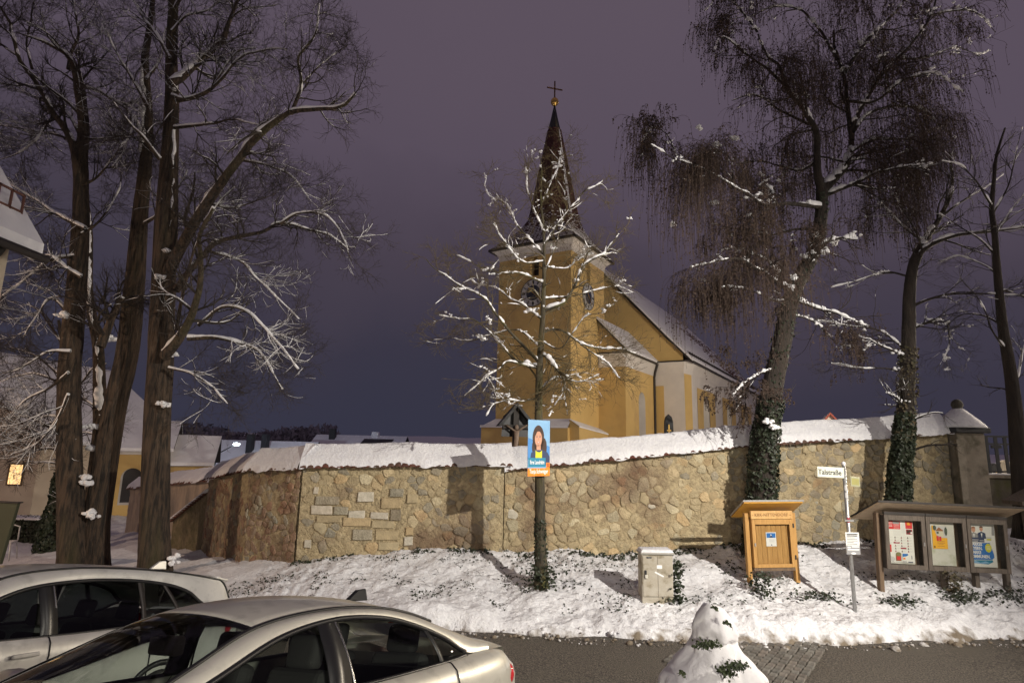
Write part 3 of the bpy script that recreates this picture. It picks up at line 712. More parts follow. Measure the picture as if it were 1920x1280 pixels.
# spire: square eaves sweeping into an octagon
CX, CY = -TW / 2, TW / 2
def ring(z, r, sqf):
    out = []
    for k in range(8):
        for e in (0, 1, 2, 3):
            t0 = R(22.5 + 45 * k); t1 = R(22.5 + 45 * (k + 1)); f = e / 4
            p = (math.cos(t0) * (1 - f) + math.cos(t1) * f, math.sin(t0) * (1 - f) + math.sin(t1) * f)
            an = math.atan2(p[1], p[0]); s_ = 1 / max(abs(math.cos(an)), abs(math.sin(an))); q = (math.cos(an) * s_, math.sin(an) * s_)
            oc = (p[0] / math.cos(R(22.5)), p[1] / math.cos(R(22.5)))
            out.append((CX + r * (oc[0] * (1 - sqf) + q[0] * sqf), CY + r * (oc[1] * (1 - sqf) + q[1] * sqf), z))
    return out
prof = [(18.30, 3.78, 1), (18.75, 3.40, .95), (19.2, 3.05, .85), (19.75, 2.68, .66), (20.4, 2.32, .4), (21.2, 2.03, .15), (22.2, 1.80, 0), (24.5, 1.40, 0), (27, .97, 0), (29.4, .54, 0)]
def spr(z):
    zs = [p[0] for p in prof]; return np.interp(z, zs, [p[1] for p in prof]), np.interp(z, zs, [p[2] for p in prof])
b = MB(); vs = []; fs = []
zz = np.arange(18.3, 29.41, .17)
for z in zz:
    r, s_ = spr(z)
    vs += ring(z, r + .035, s_); vs += ring(z + .165, spr(min(29.4, z + .165))[0] - .0, spr(min(29.4, z + .165))[1])
nr = 2 * len(zz)
for i in range(nr - 1):
    for k in range(32): fs.append((i * 32 + k, i * 32 + (k + 1) % 32, (i + 1) * 32 + (k + 1) % 32, (i + 1) * 32 + k))
b.add(vs, fs); spire = b.build('spire', M['copper'], church)
b = MB(); b.lathe([(.57, 0), (.30, 1.2), (.10, 2.2), (.06, 2.35)], (CX, CY, 29.4), 8); b.build('spire_tip', M['slate'], spire)
b = MB(); b.lathe([(.05, 0), (.16, .05), (.30, .22), (.34, .40), (.30, .58), (.16, .74), (.05, .80)], (CX, CY, 31.75), 20); b.build('gilt_ball', M['gold'], spire, smooth=True)
b = MB(); b.bar((CX, CY, 32.5), (CX, CY, 34.1), .09, .09); b.bar((CX - .45, CY - .55, 33.35), (CX + .45, CY + .55, 33.42), .08, .09); b.build('cross', mat('gilt_iron', (.16, .08, .03), .5, metal=.5), spire)
# snow on the spire: courses at the flare and one ridge strip
b = MB()
for z in np.arange(18.45, 22.0, .17):
    r, s_ = spr(z); rg = ring(z, r + .05, s_); rg2 = ring(z + .10, spr(z + .10)[0] + .03, spr(z + .10)[1])
    pr_ = np.clip((22.0 - z) / 2.4, .12, .96)
    for k in range(32):
        for h in (0, .5):
            if random.random() < pr_:
                p = [np.array(rg[k]), np.array(rg[(k + 1) % 32]), np.array(rg2[(k + 1) % 32]), np.array(rg2[k])]
                a0, a1 = h + random.uniform(0, .12), h + .5 - random.uniform(0, .12)
                q = [p[0] + (p[1] - p[0]) * a0, p[0] + (p[1] - p[0]) * a1, p[3] + (p[2] - p[3]) * a1, p[3] + (p[2] - p[3]) * a0]
                lift = np.array([0, 0, .04]); b.add([q[0], q[1], q[2], q[3], q[0] + lift, q[1] + lift], [(4, 5, 2, 3), (0, 1, 5, 4)])
for z in np.arange(21.5, 29.2, .16):
    r, s_ = spr(z); t = R(-67.5 + 45); wd = random.uniform(.10, .26) * (r / 1.6) ** .5 + .02
    if random.random() < .12: continue
    rr = r / math.cos(R(22.5)) + .045; p = np.array([CX + rr * math.cos(R(-22.5)), CY + rr * math.sin(R(-22.5)), z]); d1 = np.array([-.38, .92, 0]); d2 = np.array([-.6, -.9, 0]) * .25
    b.add([p + d1 * 0, p + np.array([0.02, .6, 0]) * wd, p + np.array([-.015, .55, 0]) * wd + [0, 0, .15], p + [-.01, 0, .15], p + np.array([-.5, -.5, 0]) * wd * .8, p + np.array([-.5, -.5, 0]) * wd * .8 + [0, 0, .15]], [(0, 1, 2, 3), (4, 0, 3, 5)])
b.build('spire_snow', M['snow_roof'], spire)
# --- nave
NX, NW, Y0, Y1 = -3.12, 8.22, 12.0, 50.0
EZ, RZ = 10.55, 20.1
b = MB()
# west wall (gable) with white field and yellow panel; left part hidden behind the tower
def gz(x):
    d = abs(x - NX); return RZ - .25 - d * 1.12 if d < 6.6 else RZ - .25 - 6.6 * 1.12 - (d - 6.6) * .94
xsn = [NX - NW, NX - 6.6, NX, 2.2, 3.5, NX + NW - .35]
for x0, x1 in zip(xsn[:-1], xsn[1:]):
    b.add([(x0, Y0, 10.4), (x1, Y0, 10.4), (x1, Y0, gz(x1)), (x0, Y0, gz(x0))], [(0, 1, 2, 3)], 1)
b.add([(NX - NW, Y0, Z0), (2.2, Y0, Z0), (2.2, Y0, 10.4), (NX - NW, Y0, 10.4)], [(0, 1, 2, 3)], 1)
b.add([(2.2, Y0, Z0), (NX + NW - .35, Y0, Z0), (NX + NW - .35, Y0, 10.4), (2.2, Y0, 10.4)], [(0, 1, 2, 3)], 0)
SX = NX + NW
# chamfered corner
b.add([(SX - .35, Y0, Z0), (SX, Y0 + 1.2, Z0), (SX, Y0 + 1.2, 10.5), (SX - .35, Y0, 10.5)], [(0, 1, 2, 3)], 0)
arch_wall(b, (SX, Y0 + 1.2), (0, 1), Y1 - Y0 - 1.2, Z0, 10.5, [(18.4 - 13.2, 1.35, 3.2, 6.85), (28.9 - 13.2, 1.35, 3.2, 6.85), (39.4 - 13.2, 1.35, 3.2, 6.85)], .75, (-1, 0), 0, 0, 2)
b.add([(SX, Y1, Z0), (NX - NW, Y1, Z0), (NX - NW, Y1, 10.5), (SX, Y1, 10.5), (NX - NW, Y0, Z0), (NX - NW, Y0, 10.5)], [(0, 1, 2, 3), (1, 4, 5, 2)], 0)
pn = take_panes(b, 2); nave = b.build('nave', [M['white'], M['yellow'], M['dark']], church)
for p in pn: p.build('window_pane', M['dark'], nave)
for cy in (18.4, 28.9, 39.4):    # yellow fields round the windows
    b = MB(); W2 = 3.5
    arch_wall(b, (SX + .03, cy - W2), (0, 1), 2 * W2, Z0, 8.55, [(W2, 1.42, 3.1, 6.85)], .03, (-1, 0), 0, 0, 0)
    b.f = b.f[:-1] if False else b.f
    # drop the pane of the field (keep the opening open)
    keep = [(f, mm) for f, mm in zip(b.f, b.m) if len(f) <= 4]; b.f = [f for f, _ in keep]; b.m = [mm for _, mm in keep]
    b.build('wall_field', M['yellow'], nave)
    wf = MB(); wf.bar((SX - .70, cy, 3.3), (SX - .70, cy, 8.0), .06, .06)
    for z in (4.2, 5.2, 6.2, 7.2): wf.bar((SX - .70, cy - 1.1, z), (SX - .70, cy + 1.1, z), .04, .05)
    wf.build('window_bars', M['slate'], nave)
b = MB(); b.box((2.24, Y0 - .03, Z0), (3.05, Y0, 8.5)); b.build('wall_field', M['yellow'], nave)
b = MB(); d_ = Vector((.35, 1.2, 0)).normalized(); b.add([(SX - .33 + .02, Y0 + .07 - .03, Z0), (SX - .02 + .03, Y0 + 1.13, Z0), (SX - .02 + .03, Y0 + 1.13, 9.55), (SX - .33 + .02, Y0 + .04, 9.55)], [(0, 1, 2, 3)]); b.build('wall_field', M['yellow'], nave)
# cornice along south wall + west return
b = MB()
prc = [(.03, 9.45), (.06, 9.65), (.20, 9.95), (.34, 10.25), (.40, 10.55)]
pth = [(2.3, Y0, (0, -1)), (SX - .35, Y0, (.45, -.9)), (SX, Y0 + 1.2, (.9, -.3)), (SX, Y1, (1, 0))]
for (x0, y0, n0), (x1, y1, n1) in zip(pth[:-1], pth[1:]):
    for (o0, za), (o1, zb2) in zip(prc[:-1], prc[1:]):
        b.add([(x0 + n0[0] * o0, y0 + n0[1] * o0, za), (x1 + n1[0] * o0, y1 + n1[1] * o0, za), (x1 + n1[0] * o1, y1 + n1[1] * o1, zb2), (x0 + n0[0] * o1, y0 + n0[1] * o1, zb2)], [(0, 1, 2, 3)])
b.build('cornice', M['white'], nave)
# roof
def roof_pts(y, dz=0.0, hip=0):
    return [(NX - NW - .45, y, EZ - .05 + dz), (NX - 6.6, y, gz(NX - 6.6) + .25 + dz), (NX, y, RZ + dz), (NX + 6.6, y, gz(NX + 6.6) + .25 + dz), (SX + .45, y, EZ - .05 + dz)]
b = MB()
for dz, m_ in ((0, 1), (.26, 0)):
    A_ = roof_pts(Y0 - .25, dz); B_ = roof_pts(Y1 - 8.5, dz); 
    b.add(A_ + B_, [(i, i + 1, 5 + i + 1, 5 + i) for i in range(4)], m_)
    E_ = [(NX - NW - .45, Y1 + .5, EZ - .05 + dz), (SX + .45, Y1 + .5, EZ - .05 + dz)]
    C_ = B_ + E_
    b.add(C_, [(4, 3, 6), (3, 2, 6), (2, 5, 6), (2, 1, 5), (1, 0, 5)], m_)
A0 = roof_pts(Y0 - .25, 0); A1 = roof_pts(Y0 - .25, .26)
b.add(A0 + A1, [(i, i + 1, 5 + i + 1, 5 + i) for i in range(4)], 0)
b.add([(SX + .45, Y0 - .25, EZ - .05), (SX + .45, Y1 + .5, EZ - .05), (SX + .45, Y1 + .5, EZ + .21), (SX + .45, Y0 - .25, EZ + .21)], [(0, 1, 2, 3)], 0)
roof = b.build('roof', [M['snow_roof'], M['slate']], church)
b = MB(); 
for i in range(4): b.bar(Vector(roof_pts(Y0 - .27, -.05)[i]), Vector(roof_pts(Y0 - .27, -.05)[i + 1]), .10, .14)
b.bar((SX + .52, Y0 - .2, EZ - .12), (SX + .52, Y1 + .4, EZ - .12), .17, .15); b.bar((2.3, Y0 - .32, EZ - .02), (SX + .3, Y0 - .32, EZ - .02), .14, .13)
b.build('gutter', M['gutter'], roof)
b = MB()
for k in range(46):
    y = Y0 + .6 + k * .72; b.box((SX - .02, y, EZ + .5), (SX + .12, y + .16, EZ + .85))
b.bar((SX + .05, Y0, EZ + .82), (SX + .05, Y1 - 4, EZ + .82), .04, .05); b.build('snow_guard', M['gutter'], roof)
# tiles showing through thin snow near the hip
b = MB()
for k in range(420):
    y = random.uniform(30, 48); t = random.random() ** .8; x = SX + .3 - t * 6.0 * min(1, (50.5 - y) / 8.5); z = (gz(x) + .25) + .275
    b.bar((x, y, z), (x + .05, y + random.uniform(.15, .5), z - .05), .12, .03)
b.build('bare_tiles', M['copper'], roof)
# --- annex between tower and nave
AX, AY = 2.2, 5.0
annex = None
b = MB()
arch_wall(b, (AX, AY), (0, 1), Y0 - AY, Z0, 10.6, [(8.75 - AY, .80, 3.4, 6.9)], .55, (-1, 0), 0, 1, 2)
b.add([(0, AY, Z0), (AX, AY, Z0), (AX, AY, 10.6), (0, AY, 12.9)], [(0, 1, 2, 3)], 0)
pn = take_panes(b, 2); annex = b.build('annex', [M['yellow'], M['white'], M['dark']], church)
for p in pn: p.build('window_pane', M['dark'], annex)
b = MB()
prc2 = [(.03, 9.35), (.05, 9.55), (.14, 9.85), (.26, 10.2), (.3, 10.5)]
pth = [(0.02, AY, (0, -1)), (AX, AY, (1, -1)), (AX, Y0, (1, 0))]
for (x0, y0, n0), (x1, y1, n1) in zip(pth[:-1], pth[1:]):
    for (o0, za), (o1, zb2) in zip(prc2[:-1], prc2[1:]):
        b.add([(x0 + n0[0] * o0, y0 + n0[1] * o0, za), (x1 + n1[0] * o0, y1 + n1[1] * o0, za), (x1 + n1[0] * o1, y1 + n1[1] * o1, zb2), (x0 + n0[0] * o1, y0 + n0[1] * o1, zb2)], [(0, 1, 2, 3)])
b.build('cornice', M['white'], annex)
b = MB()
for dz, m_ in ((0, 1), (.24, 0)):
    b.add([(AX + .42, AY - .35, 10.42 + dz), (AX + .42, Y0 - .02, 10.42 + dz), (-.02, Y0 - .02, 13.2 + dz), (-.02, AY - .35, 13.2 + dz)], [(0, 1, 2, 3)], m_)
b.add([(AX + .42, AY - .35, 10.42), (-.02, AY - .35, 13.2), (-.02, AY - .35, 13.44), (AX + .42, AY - .35, 10.66)], [(0, 1, 2, 3)], 0)
b.add([(AX + .42, AY - .35, 10.42), (AX + .42, Y0, 10.42), (AX + .42, Y0, 10.66), (AX + .42, AY - .35, 10.66)], [(0, 1, 2, 3)], 0)
b.add([(AX + .3, AY - .34, 10.50), (-.05, AY - .34, 10.56), (-.05, AY - .02, 10.62), (AX + .3, AY - .02, 10.60)], [(0, 1, 2, 3)], 0)
b.build('annex_roof', [M['snow_roof'], M['slate']], annex)
b = MB(); b.bar((AX + .46, AY - .35, 10.36), (AX + .46, Y0, 10.36), .14, .13); b.bar((-.05, AY - .34, 10.44), (AX + .46, AY - .34, 10.40), .10, .10); b.bar((AX + .45, AY - .38, 10.38), (0, AY - .38, 13.16), .06, .08)
b.tube([(AX + .46, Y0 - .35, 10.35), (AX + .2, Y0 - .3, 9.6), (AX + .1, Y0 - .2, 9.2), (AX + .1, Y0 - .2, Z0)], .10, 8); b.build('downpipe', M['gutter'], annex)

# ================================================================== OTHER HOUSES
def gable_house(name, label, loc, rot, W, D, eave, ridge, wallm, roofm=None, ov=.4, base=-1.5, snow=.18, group=None, axis='x', verge=None):
    """local: x along the front (ridge direction when axis='x'), y depth; origin front left ground"""
    h = thing(name, label, 'house', loc, rot, group)
    b = MB()
    if axis == 'x':
        b.add([(0, 0, base), (W, 0, base), (W, D, base), (0, D, base), (0, 0, eave), (W, 0, eave), (W, D, eave), (0, D, eave), (0, D / 2, ridge), (W, D / 2, ridge)], [(0, 1, 5, 4), (2, 3, 7, 6), (1, 2, 6, 9, 5), (3, 0, 4, 8, 7)])
    else:
        b.add([(0, 0, base), (W, 0, base), (W, D, base), (0, D, base), (0, 0, eave), (W, 0, eave), (W, D, eave), (0, D, eave), (W / 2, 0, ridge), (W / 2, D, ridge)], [(0, 1, 5, 8, 4), (2, 3, 7, 9, 6), (1, 2, 6, 5), (3, 0, 4, 7)])
    b.build('wall', wallm, h)
    b = MB(); sl = (ridge - eave) / ((D if axis == 'x' else W) / 2); e = eave - ov * sl
    for dz, m_ in ((.03, 1), (.03 + snow, 0)):
        if axis == 'x': P_ = [(-ov, -ov, e + dz), (W + ov, -ov, e + dz), (W + ov, D / 2, ridge + dz), (-ov, D / 2, ridge + dz), (-ov, D + ov, e + dz), (W + ov, D + ov, e + dz)]; b.add(P_, [(0, 1, 2, 3), (3, 2, 5, 4)], m_)
        else: P_ = [(-ov, -ov, e + dz), (-ov, D + ov, e + dz), (W / 2, D + ov, ridge + dz), (W / 2, -ov, ridge + dz), (W + ov, -ov, e + dz), (W + ov, D + ov, e + dz)]; b.add(P_, [(1, 0, 3, 2), (2, 3, 4, 5)], m_)
    d0, d1 = .03, .03 + snow
    if axis == 'x':
        b.add([(-ov, -ov, e + d0), (W + ov, -ov, e + d0), (W + ov, -ov, e + d1), (-ov, -ov, e + d1)], [(0, 1, 2, 3)], 0)
        for x in (-ov, W + ov): b.add([(x, -ov, e + d0), (x, D / 2, ridge + d0), (x, D + ov, e + d0), (x, -ov, e + d1), (x, D / 2, ridge + d1), (x, D + ov, e + d1)], [(0, 1, 4, 3), (1, 2, 5, 4)], 1)
    else:
        b.add([(-ov, -ov, e + d0), (W / 2, -ov, ridge + d0), (W + ov, -ov, e + d0), (-ov, -ov, e + d1), (W / 2, -ov, ridge + d1), (W + ov, -ov, e + d1)], [(0, 1, 4, 3), (1, 2, 5, 4)], 1)
        for x in (-ov, W + ov): b.add([(x, -ov, e + d0), (x, D + ov, e + d0), (x, D + ov, e + d1), (x, -ov, e + d1)], [(0, 1, 2, 3)], 0)
    r_ = b.build('roof', [M['snow_roof'], verge or M['slate']], h)
    return h, r_
def window(parent, loc, w_, h_, rot=0, lit=None, frame=None):
    wv = bpy.data.objects.new('window', None); link(wv, parent); wv.location = loc; wv.rotation_euler = (0, 0, rot)
    b = MB(); t = .07
    b.box((-w_ / 2 - t, -.05, -t), (w_ / 2 + t, .02, 0)); b.box((-w_ / 2 - t, -.05, h_), (w_ / 2 + t, .02, h_ + t)); b.box((-w_ / 2 - t, -.048, 0), (-w_ / 2, .02, h_)); b.box((w_ / 2, -.048, 0), (w_ / 2 + t, .02, h_))
    b.build('frame', frame or M['brown_wood'], wv)
    MB().box((-w_ / 2, -.012, 0), (w_ / 2, .01, h_)).build('pane', lit or M['dark'], wv)
    return wv
LIT = mat('lit_window', (.9, .7, .4), .6, emit=((1.0, .63, .26), 1.5))
# tall near house at the left edge: its wall runs along the view, eave end and verge in the picture
near = thing('house', 'tall cream house at the left edge with snowy roof and snow guard rail', 'house', (-8.55, 9.25, 0))
b = MB(); b.add([(0, 0, -1), (0, -14, -1), (-8, -14, -1), (-8, 0, -1), (0, 0, 6.6), (0, -14, 6.6), (-8, -14, 6.6), (-8, 0, 6.6), (-4, 0, 12.2), (-4, -14, 12.2)], [(0, 3, 7, 8, 4), (1, 0, 4, 5), (2, 1, 5, 9, 6), (3, 2, 6, 7)])
b.build('wall', M['cream'], near)
b = MB()
for x0, z0_, x1, z1_, mm in ((.36, 6.40, -4, 12.5, 1), (.36, 6.62, -4, 12.75, 0)):
    b.add([(x0, .25, z0_), (x0, -14.4, z0_), (x1, -14.4, z1_), (x1, .25, z1_), (-8.36, .25, z0_), (-8.36, -14.4, z0_)], [(0, 3, 2, 1), (3, 4, 5, 2)], mm)
b.add([(.36, .25, 6.40), (.36, -14.4, 6.40), (.36, -14.4, 6.62), (.36, .25, 6.62)], [(0, 1, 2, 3)], 0); b.add([(.36, .25, 6.40), (-4, .25, 12.5), (-4, .25, 12.75), (.36, .25, 6.62)], [(0, 1, 2, 3)], 0)
nr_ = b.build('roof', [M['snow_roof'], M['dark_wood']], near)
b = MB(); b.tube([(.40, .3, 6.36), (.40, -14.4, 6.36)], .075, 8); b.build('gutter', M['gutter'], nr_)
b = MB()
for zz_ in (.02, .32): b.bar((.0, .1, 7.12 + zz_), (.0, -14, 7.12 + zz_), .03, .035)
for k in range(60): b.bar((.0, .1 - k * .24, 7.08), (.0, .1 - k * .24, 7.46), .03, .03)
b.build('snow_guard', mat('rusty_steel', (.12, .05, .035), .7), nr_)
MB().tube([(.35, -.45, 6.4), (.12, -.5, 5.9), (.10, -.5, -1)], .055, 8).build('downpipe', M['gutter'], near, smooth=True)
MB().bar((.04, -1.4, 5.5), (.34, -1.4, 6.42), .10, .12).build('eave_strut', M['brown_wood'], near)
# white house with the lit window
wh, _ = gable_house('house', 'white house on the far left with one lit window', (-36.5, 31.0, -.8), R(-4), 12.2, 11, 3.9, 8.6, M['cream'], axis='y', ov=.5, verge=M['tile'])
window(wh, (11.1, -.03, 1.55), .72, .98, 0, LIT)
# chapel-like yellow building
ch_ = thing('chapel', 'small yellow chapel with snowy roofs and round-arched windows behind the wall', 'chapel', (-26.7, 33.4, -.15), R(25))
b = MB(); arch_wall(b, (0, 0), (1, 0), 6.2, -2, 2.7, [(2.35, .55, -.6, 1.0), (4.4, .55, -.6, 1.0)], .25, (0, 1), 0, 1, 2); b.add([(6.2, 0, -2), (6.2, 6, -2), (6.2, 6, 2.7), (6.2, 3, 4.25), (6.2, 0, 2.7)], [(0, 1, 2, 3, 4)], 0); pn = take_panes(b, 2); cw_ = b.build('wall', [M['yellow'], M['white'], M['dark']], ch_); [p.build('window_pane', M['dark'], cw_) for p in pn]
b = MB()
for dz, mm in ((0, 1), (.2, 0)): b.add([(-.3, -.35, 2.55 + dz), (6.45, -.35, 2.55 + dz), (6.45, 3, 4.3 + dz), (-.3, 3, 4.3 + dz), (6.45, 6.3, 2.55 + dz), (-.3, 6.3, 2.55 + dz)], [(0, 1, 2, 3), (3, 2, 4, 5)], mm)
b.add([(-.3, -.35, 2.55), (6.45, -.35, 2.55), (6.45, -.35, 2.75), (-.3, -.35, 2.75)], [(0, 1, 2, 3)], 0); b.add([(6.45, -.35, 2.55), (6.45, 3, 4.3), (6.45, 3, 4.5), (6.45, -.35, 2.75)], [(0, 1, 2, 3)], 1); b.build('roof', [M['snow_roof'], M['slate']], ch_)
MB().box((-.2, -.12, 2.35), (6.3, 0, 2.6)).build('cornice', M['white'], ch_)
b = MB(); arch_wall(b, (6.2, .5), (1, 0), 2.3, -2, 1.75, [(.75, .42, -.3, .75)], .2, (0, 1), 0, 1, 2); b.add([(8.5, .5, -2), (8.5, 5, -2), (8.5, 5, 1.75), (8.5, .5, 1.75)], [(0, 1, 2, 3)], 0); pn = take_panes(b, 2); cw_ = b.build('choir_wall', [M['yellow'], M['white'], M['dark']], ch_); [p.build('window_pane', M['dark'], cw_) for p in pn]
b = MB()
for dz, mm in ((0, 1), (.22, 0)): b.add([(6.2, .1, 1.68 + dz), (8.75, .1, 1.68 + dz), (8.95, 2.6, 3.35 + dz), (6.2, 2.6, 3.4 + dz), (8.95, 5.2, 1.68 + dz), (6.2, 5.2, 1.68 + dz)], [(0, 1, 2, 3), (3, 2, 4, 5)], mm)
b.add([(6.2, .1, 1.68), (8.75, .1, 1.68), (8.75, .1, 1.9), (6.2, .1, 1.9)], [(0, 1, 2, 3)], 0); b.add([(8.75, .1, 1.68), (8.95, 2.6, 3.35), (8.95, 2.6, 3.57), (8.75, .1, 1.9)], [(0, 1, 2, 3)], 1); b.build('choir_roof', [M['snow_roof'], M['slate']], ch_)
MB().tube([(6.15, -.1, 2.5), (6.15, -.1, -2)], .08, 6).build('downpipe', M['gutter'], ch_)
# far houses
h1, r1 = gable_house('house', 'far white house with two dark chimneys left of the wall crest, behind the bright lamp', (-34.5, 64.0, -.6), R(-8), 11.5, 9, .6, 3.4, mat('pale_house', (.55, .55, .55), .9), ov=.5, base=-5)
for x in (4.4, 6.2): MB().box((x, 2.2, 1.5), (x + .62, 2.9, 4.35)).build('chimney', M['slate'], r1)
window(h1, (11.53, 4.4, 1.0), .8, .9, R(90))
h2, r2 = gable_house('house', 'far low house with a dark solar panel on its snowy roof', (-26.0, 74.0, .75), R(-3), 11.5, 9, .4, 3.0, mat('grey_house', (.45, .44, .43), .9), ov=.5, base=-5)
MB().box((1.6, 3.4, 1.5), (2.4, 4.0, 4.0)).build('chimney', M['slate'], r2)
b = MB(); b.add([(5.6, -.1, .62), (9.6, -.1, .62), (10.4, 3.6, 2.78), (6.4, 3.6, 2.78)], [(0, 1, 2, 3)]); b.build('solar_panel', M['dark'], r2)
MB().box((7.2, 4, 2.8), (8.1, 4.8, 3.7)).build('vent', M['snow_roof'], r2)
h3, _ = gable_house('house', 'pale gable with red verge boards behind the wall, right of the birch', (21.3, 42.6, 0), R(-25), 4.4, 6, 3.2, 5.9, mat('pale_gable', (.62, .56, .50), .9), axis='y', ov=.3, base=-1, verge=mat('red_verge', (.32, .07, .045), .6))
# lit street lamp far left
sl = thing('street_lamp', 'bright bluish street lamp on a curved arm beside the chapel', 'lamp', (-24.2, 48, -1.0))
MB().tube([(0, 0, -1), (0, 0, 2.6), (.15, 0, 3.0), (1.5, -.1, 3.75)], .05, 8).build('pole', M['slate'], sl, smooth=True)
b = MB(); b.lathe([(.02, .12), (.2, .09), (.26, 0), (.2, -.07), (.02, -.09)], (1.62, -.1, 3.78), 12); b.build('lamp_head', mat('led_lamp', (.8, .9, 1), .4, emit=((.75, .88, 1.0), 40)), sl, smooth=True)
light('led_light', 'SPOT', (-22.58, 47.9, 2.62), 5200, (.70, .82, 1.0), aim=(-22.0, 58, -2.5), size=.12, spot=150, blend=.3)
# far woods on the hill
def clump_wood(n):
    X = RNG.uniform(-82, -40, n); Y = RNG.uniform(118, 135, n) ; h = 6.2 + 2.4 * vnoise(np.stack([X, X * 0, X * 0], 1), .16, 4)
    Z = RNG.uniform(0, 1, n) ** 1.3 * h - 1.0
    V = []; s = RNG.uniform(.15, .6, n)
    d = RNG.normal(0, 1, (n, 3, 3)); V = np.stack([X, Y, Z], 1)[:, None] + d * s[:, None, None]
    return mesh_np('woodland', V.reshape(-1, 3), np.arange(3 * n).reshape(-1, 3), mat('bare_woodland', (.26, .24, .27), .95), None, False, kind='stuff')
clump_wood(16000)
# ================================================================== TREES
def tubes_np(P, Rr, sides):
    """P (n,m,3), Rr (n,m) -> V,F"""
    n, m_, _ = P.shape
    T = np.gradient(P, axis=1); T /= np.linalg.norm(T, axis=2, keepdims=True) + 1e-9
    ref = np.where(np.abs(T[:, :1, 2:3]) > .92, np.array([[[1., 0, 0]]]), np.array([[[0, 0, 1.]]])) * np.ones((n, 1, 1))
    ref = np.repeat(ref, m_, 1)
    # transported frame: Gram-Schmidt of a slowly updated reference
    A = np.zeros_like(P); r_ = ref[:, 0]
    for k in range(m_):
        a = r_ - (r_ * T[:, k]).sum(1, keepdims=True) * T[:, k]; a /= np.linalg.norm(a, axis=1, keepdims=True) + 1e-9; A[:, k] = a; r_ = a
    B = np.cross(T, A)
    th = np.arange(sides) * 2 * math.pi / sides
    V = P[:, :, None] + Rr[:, :, None, None] * (A[:, :, None] * np.cos(th)[None, None, :, None] + B[:, :, None] * np.sin(th)[None, None, :, None])
    base = (np.arange(n) * m_ * sides)[:, None, None]; k = (np.arange(m_ - 1) * sides)[None, :, None]; j = np.arange(sides)[None, None, :]; j2 = (j + 1) % sides
    F = np.stack([base + k + j, base + k + j2, base + k + sides + j2, base + k + sides + j], 3).reshape(-1, 4)
    return V.reshape(-1, 3), F
def resample(pts, rad, n):
    pts = np.array(pts, float); rad = np.array(rad, float)
    # Catmull-Rom through the points, then even spacing
    Q = np.vstack([2 * pts[0] - pts[1], pts, 2 * pts[-1] - pts[-2]]); out = []; ro = []
    for i in range(len(pts) - 1):
        p0, p1, p2, p3 = Q[i:i + 4]
        for t in np.linspace(0, 1, 12, endpoint=False):
            out.append(.5 * ((2 * p1) + (-p0 + p2) * t + (2 * p0 - 5 * p1 + 4 * p2 - p3) * t * t + (-p0 + 3 * p1 - 3 * p2 + p3) * t ** 3)); ro.append(rad[i] + (rad[i + 1] - rad[i]) * t)
    out.append(pts[-1]); ro.append(rad[-1]); out = np.array(out); ro = np.array(ro)
    L = np.concatenate([[0], np.cumsum(np.linalg.norm(np.diff(out, axis=0), axis=1))]); s = np.linspace(0, L[-1], n)
    return np.stack([np.interp(s, L, out[:, k]) for k in range(3)], 1), np.interp(s, L, ro)
def limb_px(pts, Y0, r0, r1, slope=0.0, n=22, wig=.02, base=None):
    """a limb traced as (px, py) from its root; depth drifts by slope per metre of its run"""
    W_ = []; Y = Y0; prev = None
    for i, p in enumerate(pts):
        q = atY(p[0], p[1], Y)
        if prev is not None:
            L = math.hypot(q[0] - prev[0], q[2] - prev[2]); Y = Y + slope * L; q = atY(p[0], p[1], Y)
        W_.append(q); prev = q
    k = len(W_); rad = [r0 + (r1 - r0) * (i / (k - 1)) ** .8 for i in range(k)]
    P, r_ = resample(W_, rad, n)
    P = P + np.stack([fbm(P * [1, 1, 1] + j * 31, 1.8, 2, 70 + j) for j in range(3)], 1) * wig * np.linspace(0, 1, n)[:, None]
    return P, r_
def grow(P, Rr, cnt, L, ang, rr, m_, wig=.18, trop=(0, 0, 0), t0=.12, tmax=1.0, taper=.35, rmin=.0025, side=None, lfall=.55):
    """children of the branches P: vectorised; returns (N,m,3),(N,m)"""
    n, mp, _ = P.shape
    idx = np.repeat(np.arange(n), cnt if not hasattr(cnt, '__len__') else cnt); N = len(idx)
    if N == 0: return np.zeros((0, m_, 3)), np.zeros((0, m_))
    t = t0 + (tmax - t0) * RNG.random(N) ** .85; f = t * (mp - 1); i0 = np.minimum(f.astype(int), mp - 2); u_ = (f - i0)[:, None]
    p = P[idx, i0] * (1 - u_) + P[idx, i0 + 1] * u_; pr = Rr[idx, i0] * (1 - u_[:, 0]) + Rr[idx, i0 + 1] * u_[:, 0]
    T = P[idx, i0 + 1] - P[idx, i0]; T /= np.linalg.norm(T, axis=1, keepdims=True) + 1e-9
    q = RNG.normal(0, 1, (N, 3)); q -= (q * T).sum(1, keepdims=True) * T; q /= np.linalg.norm(q, axis=1, keepdims=True)
    a = R(1) * RNG.uniform(ang[0], ang[1], N)[:, None]
    d = T * np.cos(a) + q * np.sin(a)
    ln = L * RNG.uniform(.45, 1.15, N) * (1 - lfall * t)
    st = (ln / (m_ - 1))[:, None]
    out = np.zeros((N, m_, 3)); out[:, 0] = p; tr = np.array(trop)
    drift = RNG.normal(0, wig, (N, 3))
    for k in range(1, m_):
        drift = drift * .6 + RNG.normal(0, wig, (N, 3)) * .7
        d = d + drift + tr * (k / m_); d /= np.linalg.norm(d, axis=1, keepdims=True)
        out[:, k] = out[:, k - 1] + d * st
    r0 = np.maximum(np.minimum(pr * rr, ln * .03 + .002), rmin)
    rad = r0[:, None] * np.linspace(1, taper, m_)[None] ; rad = np.maximum(rad, rmin * .75)
    return out, rad
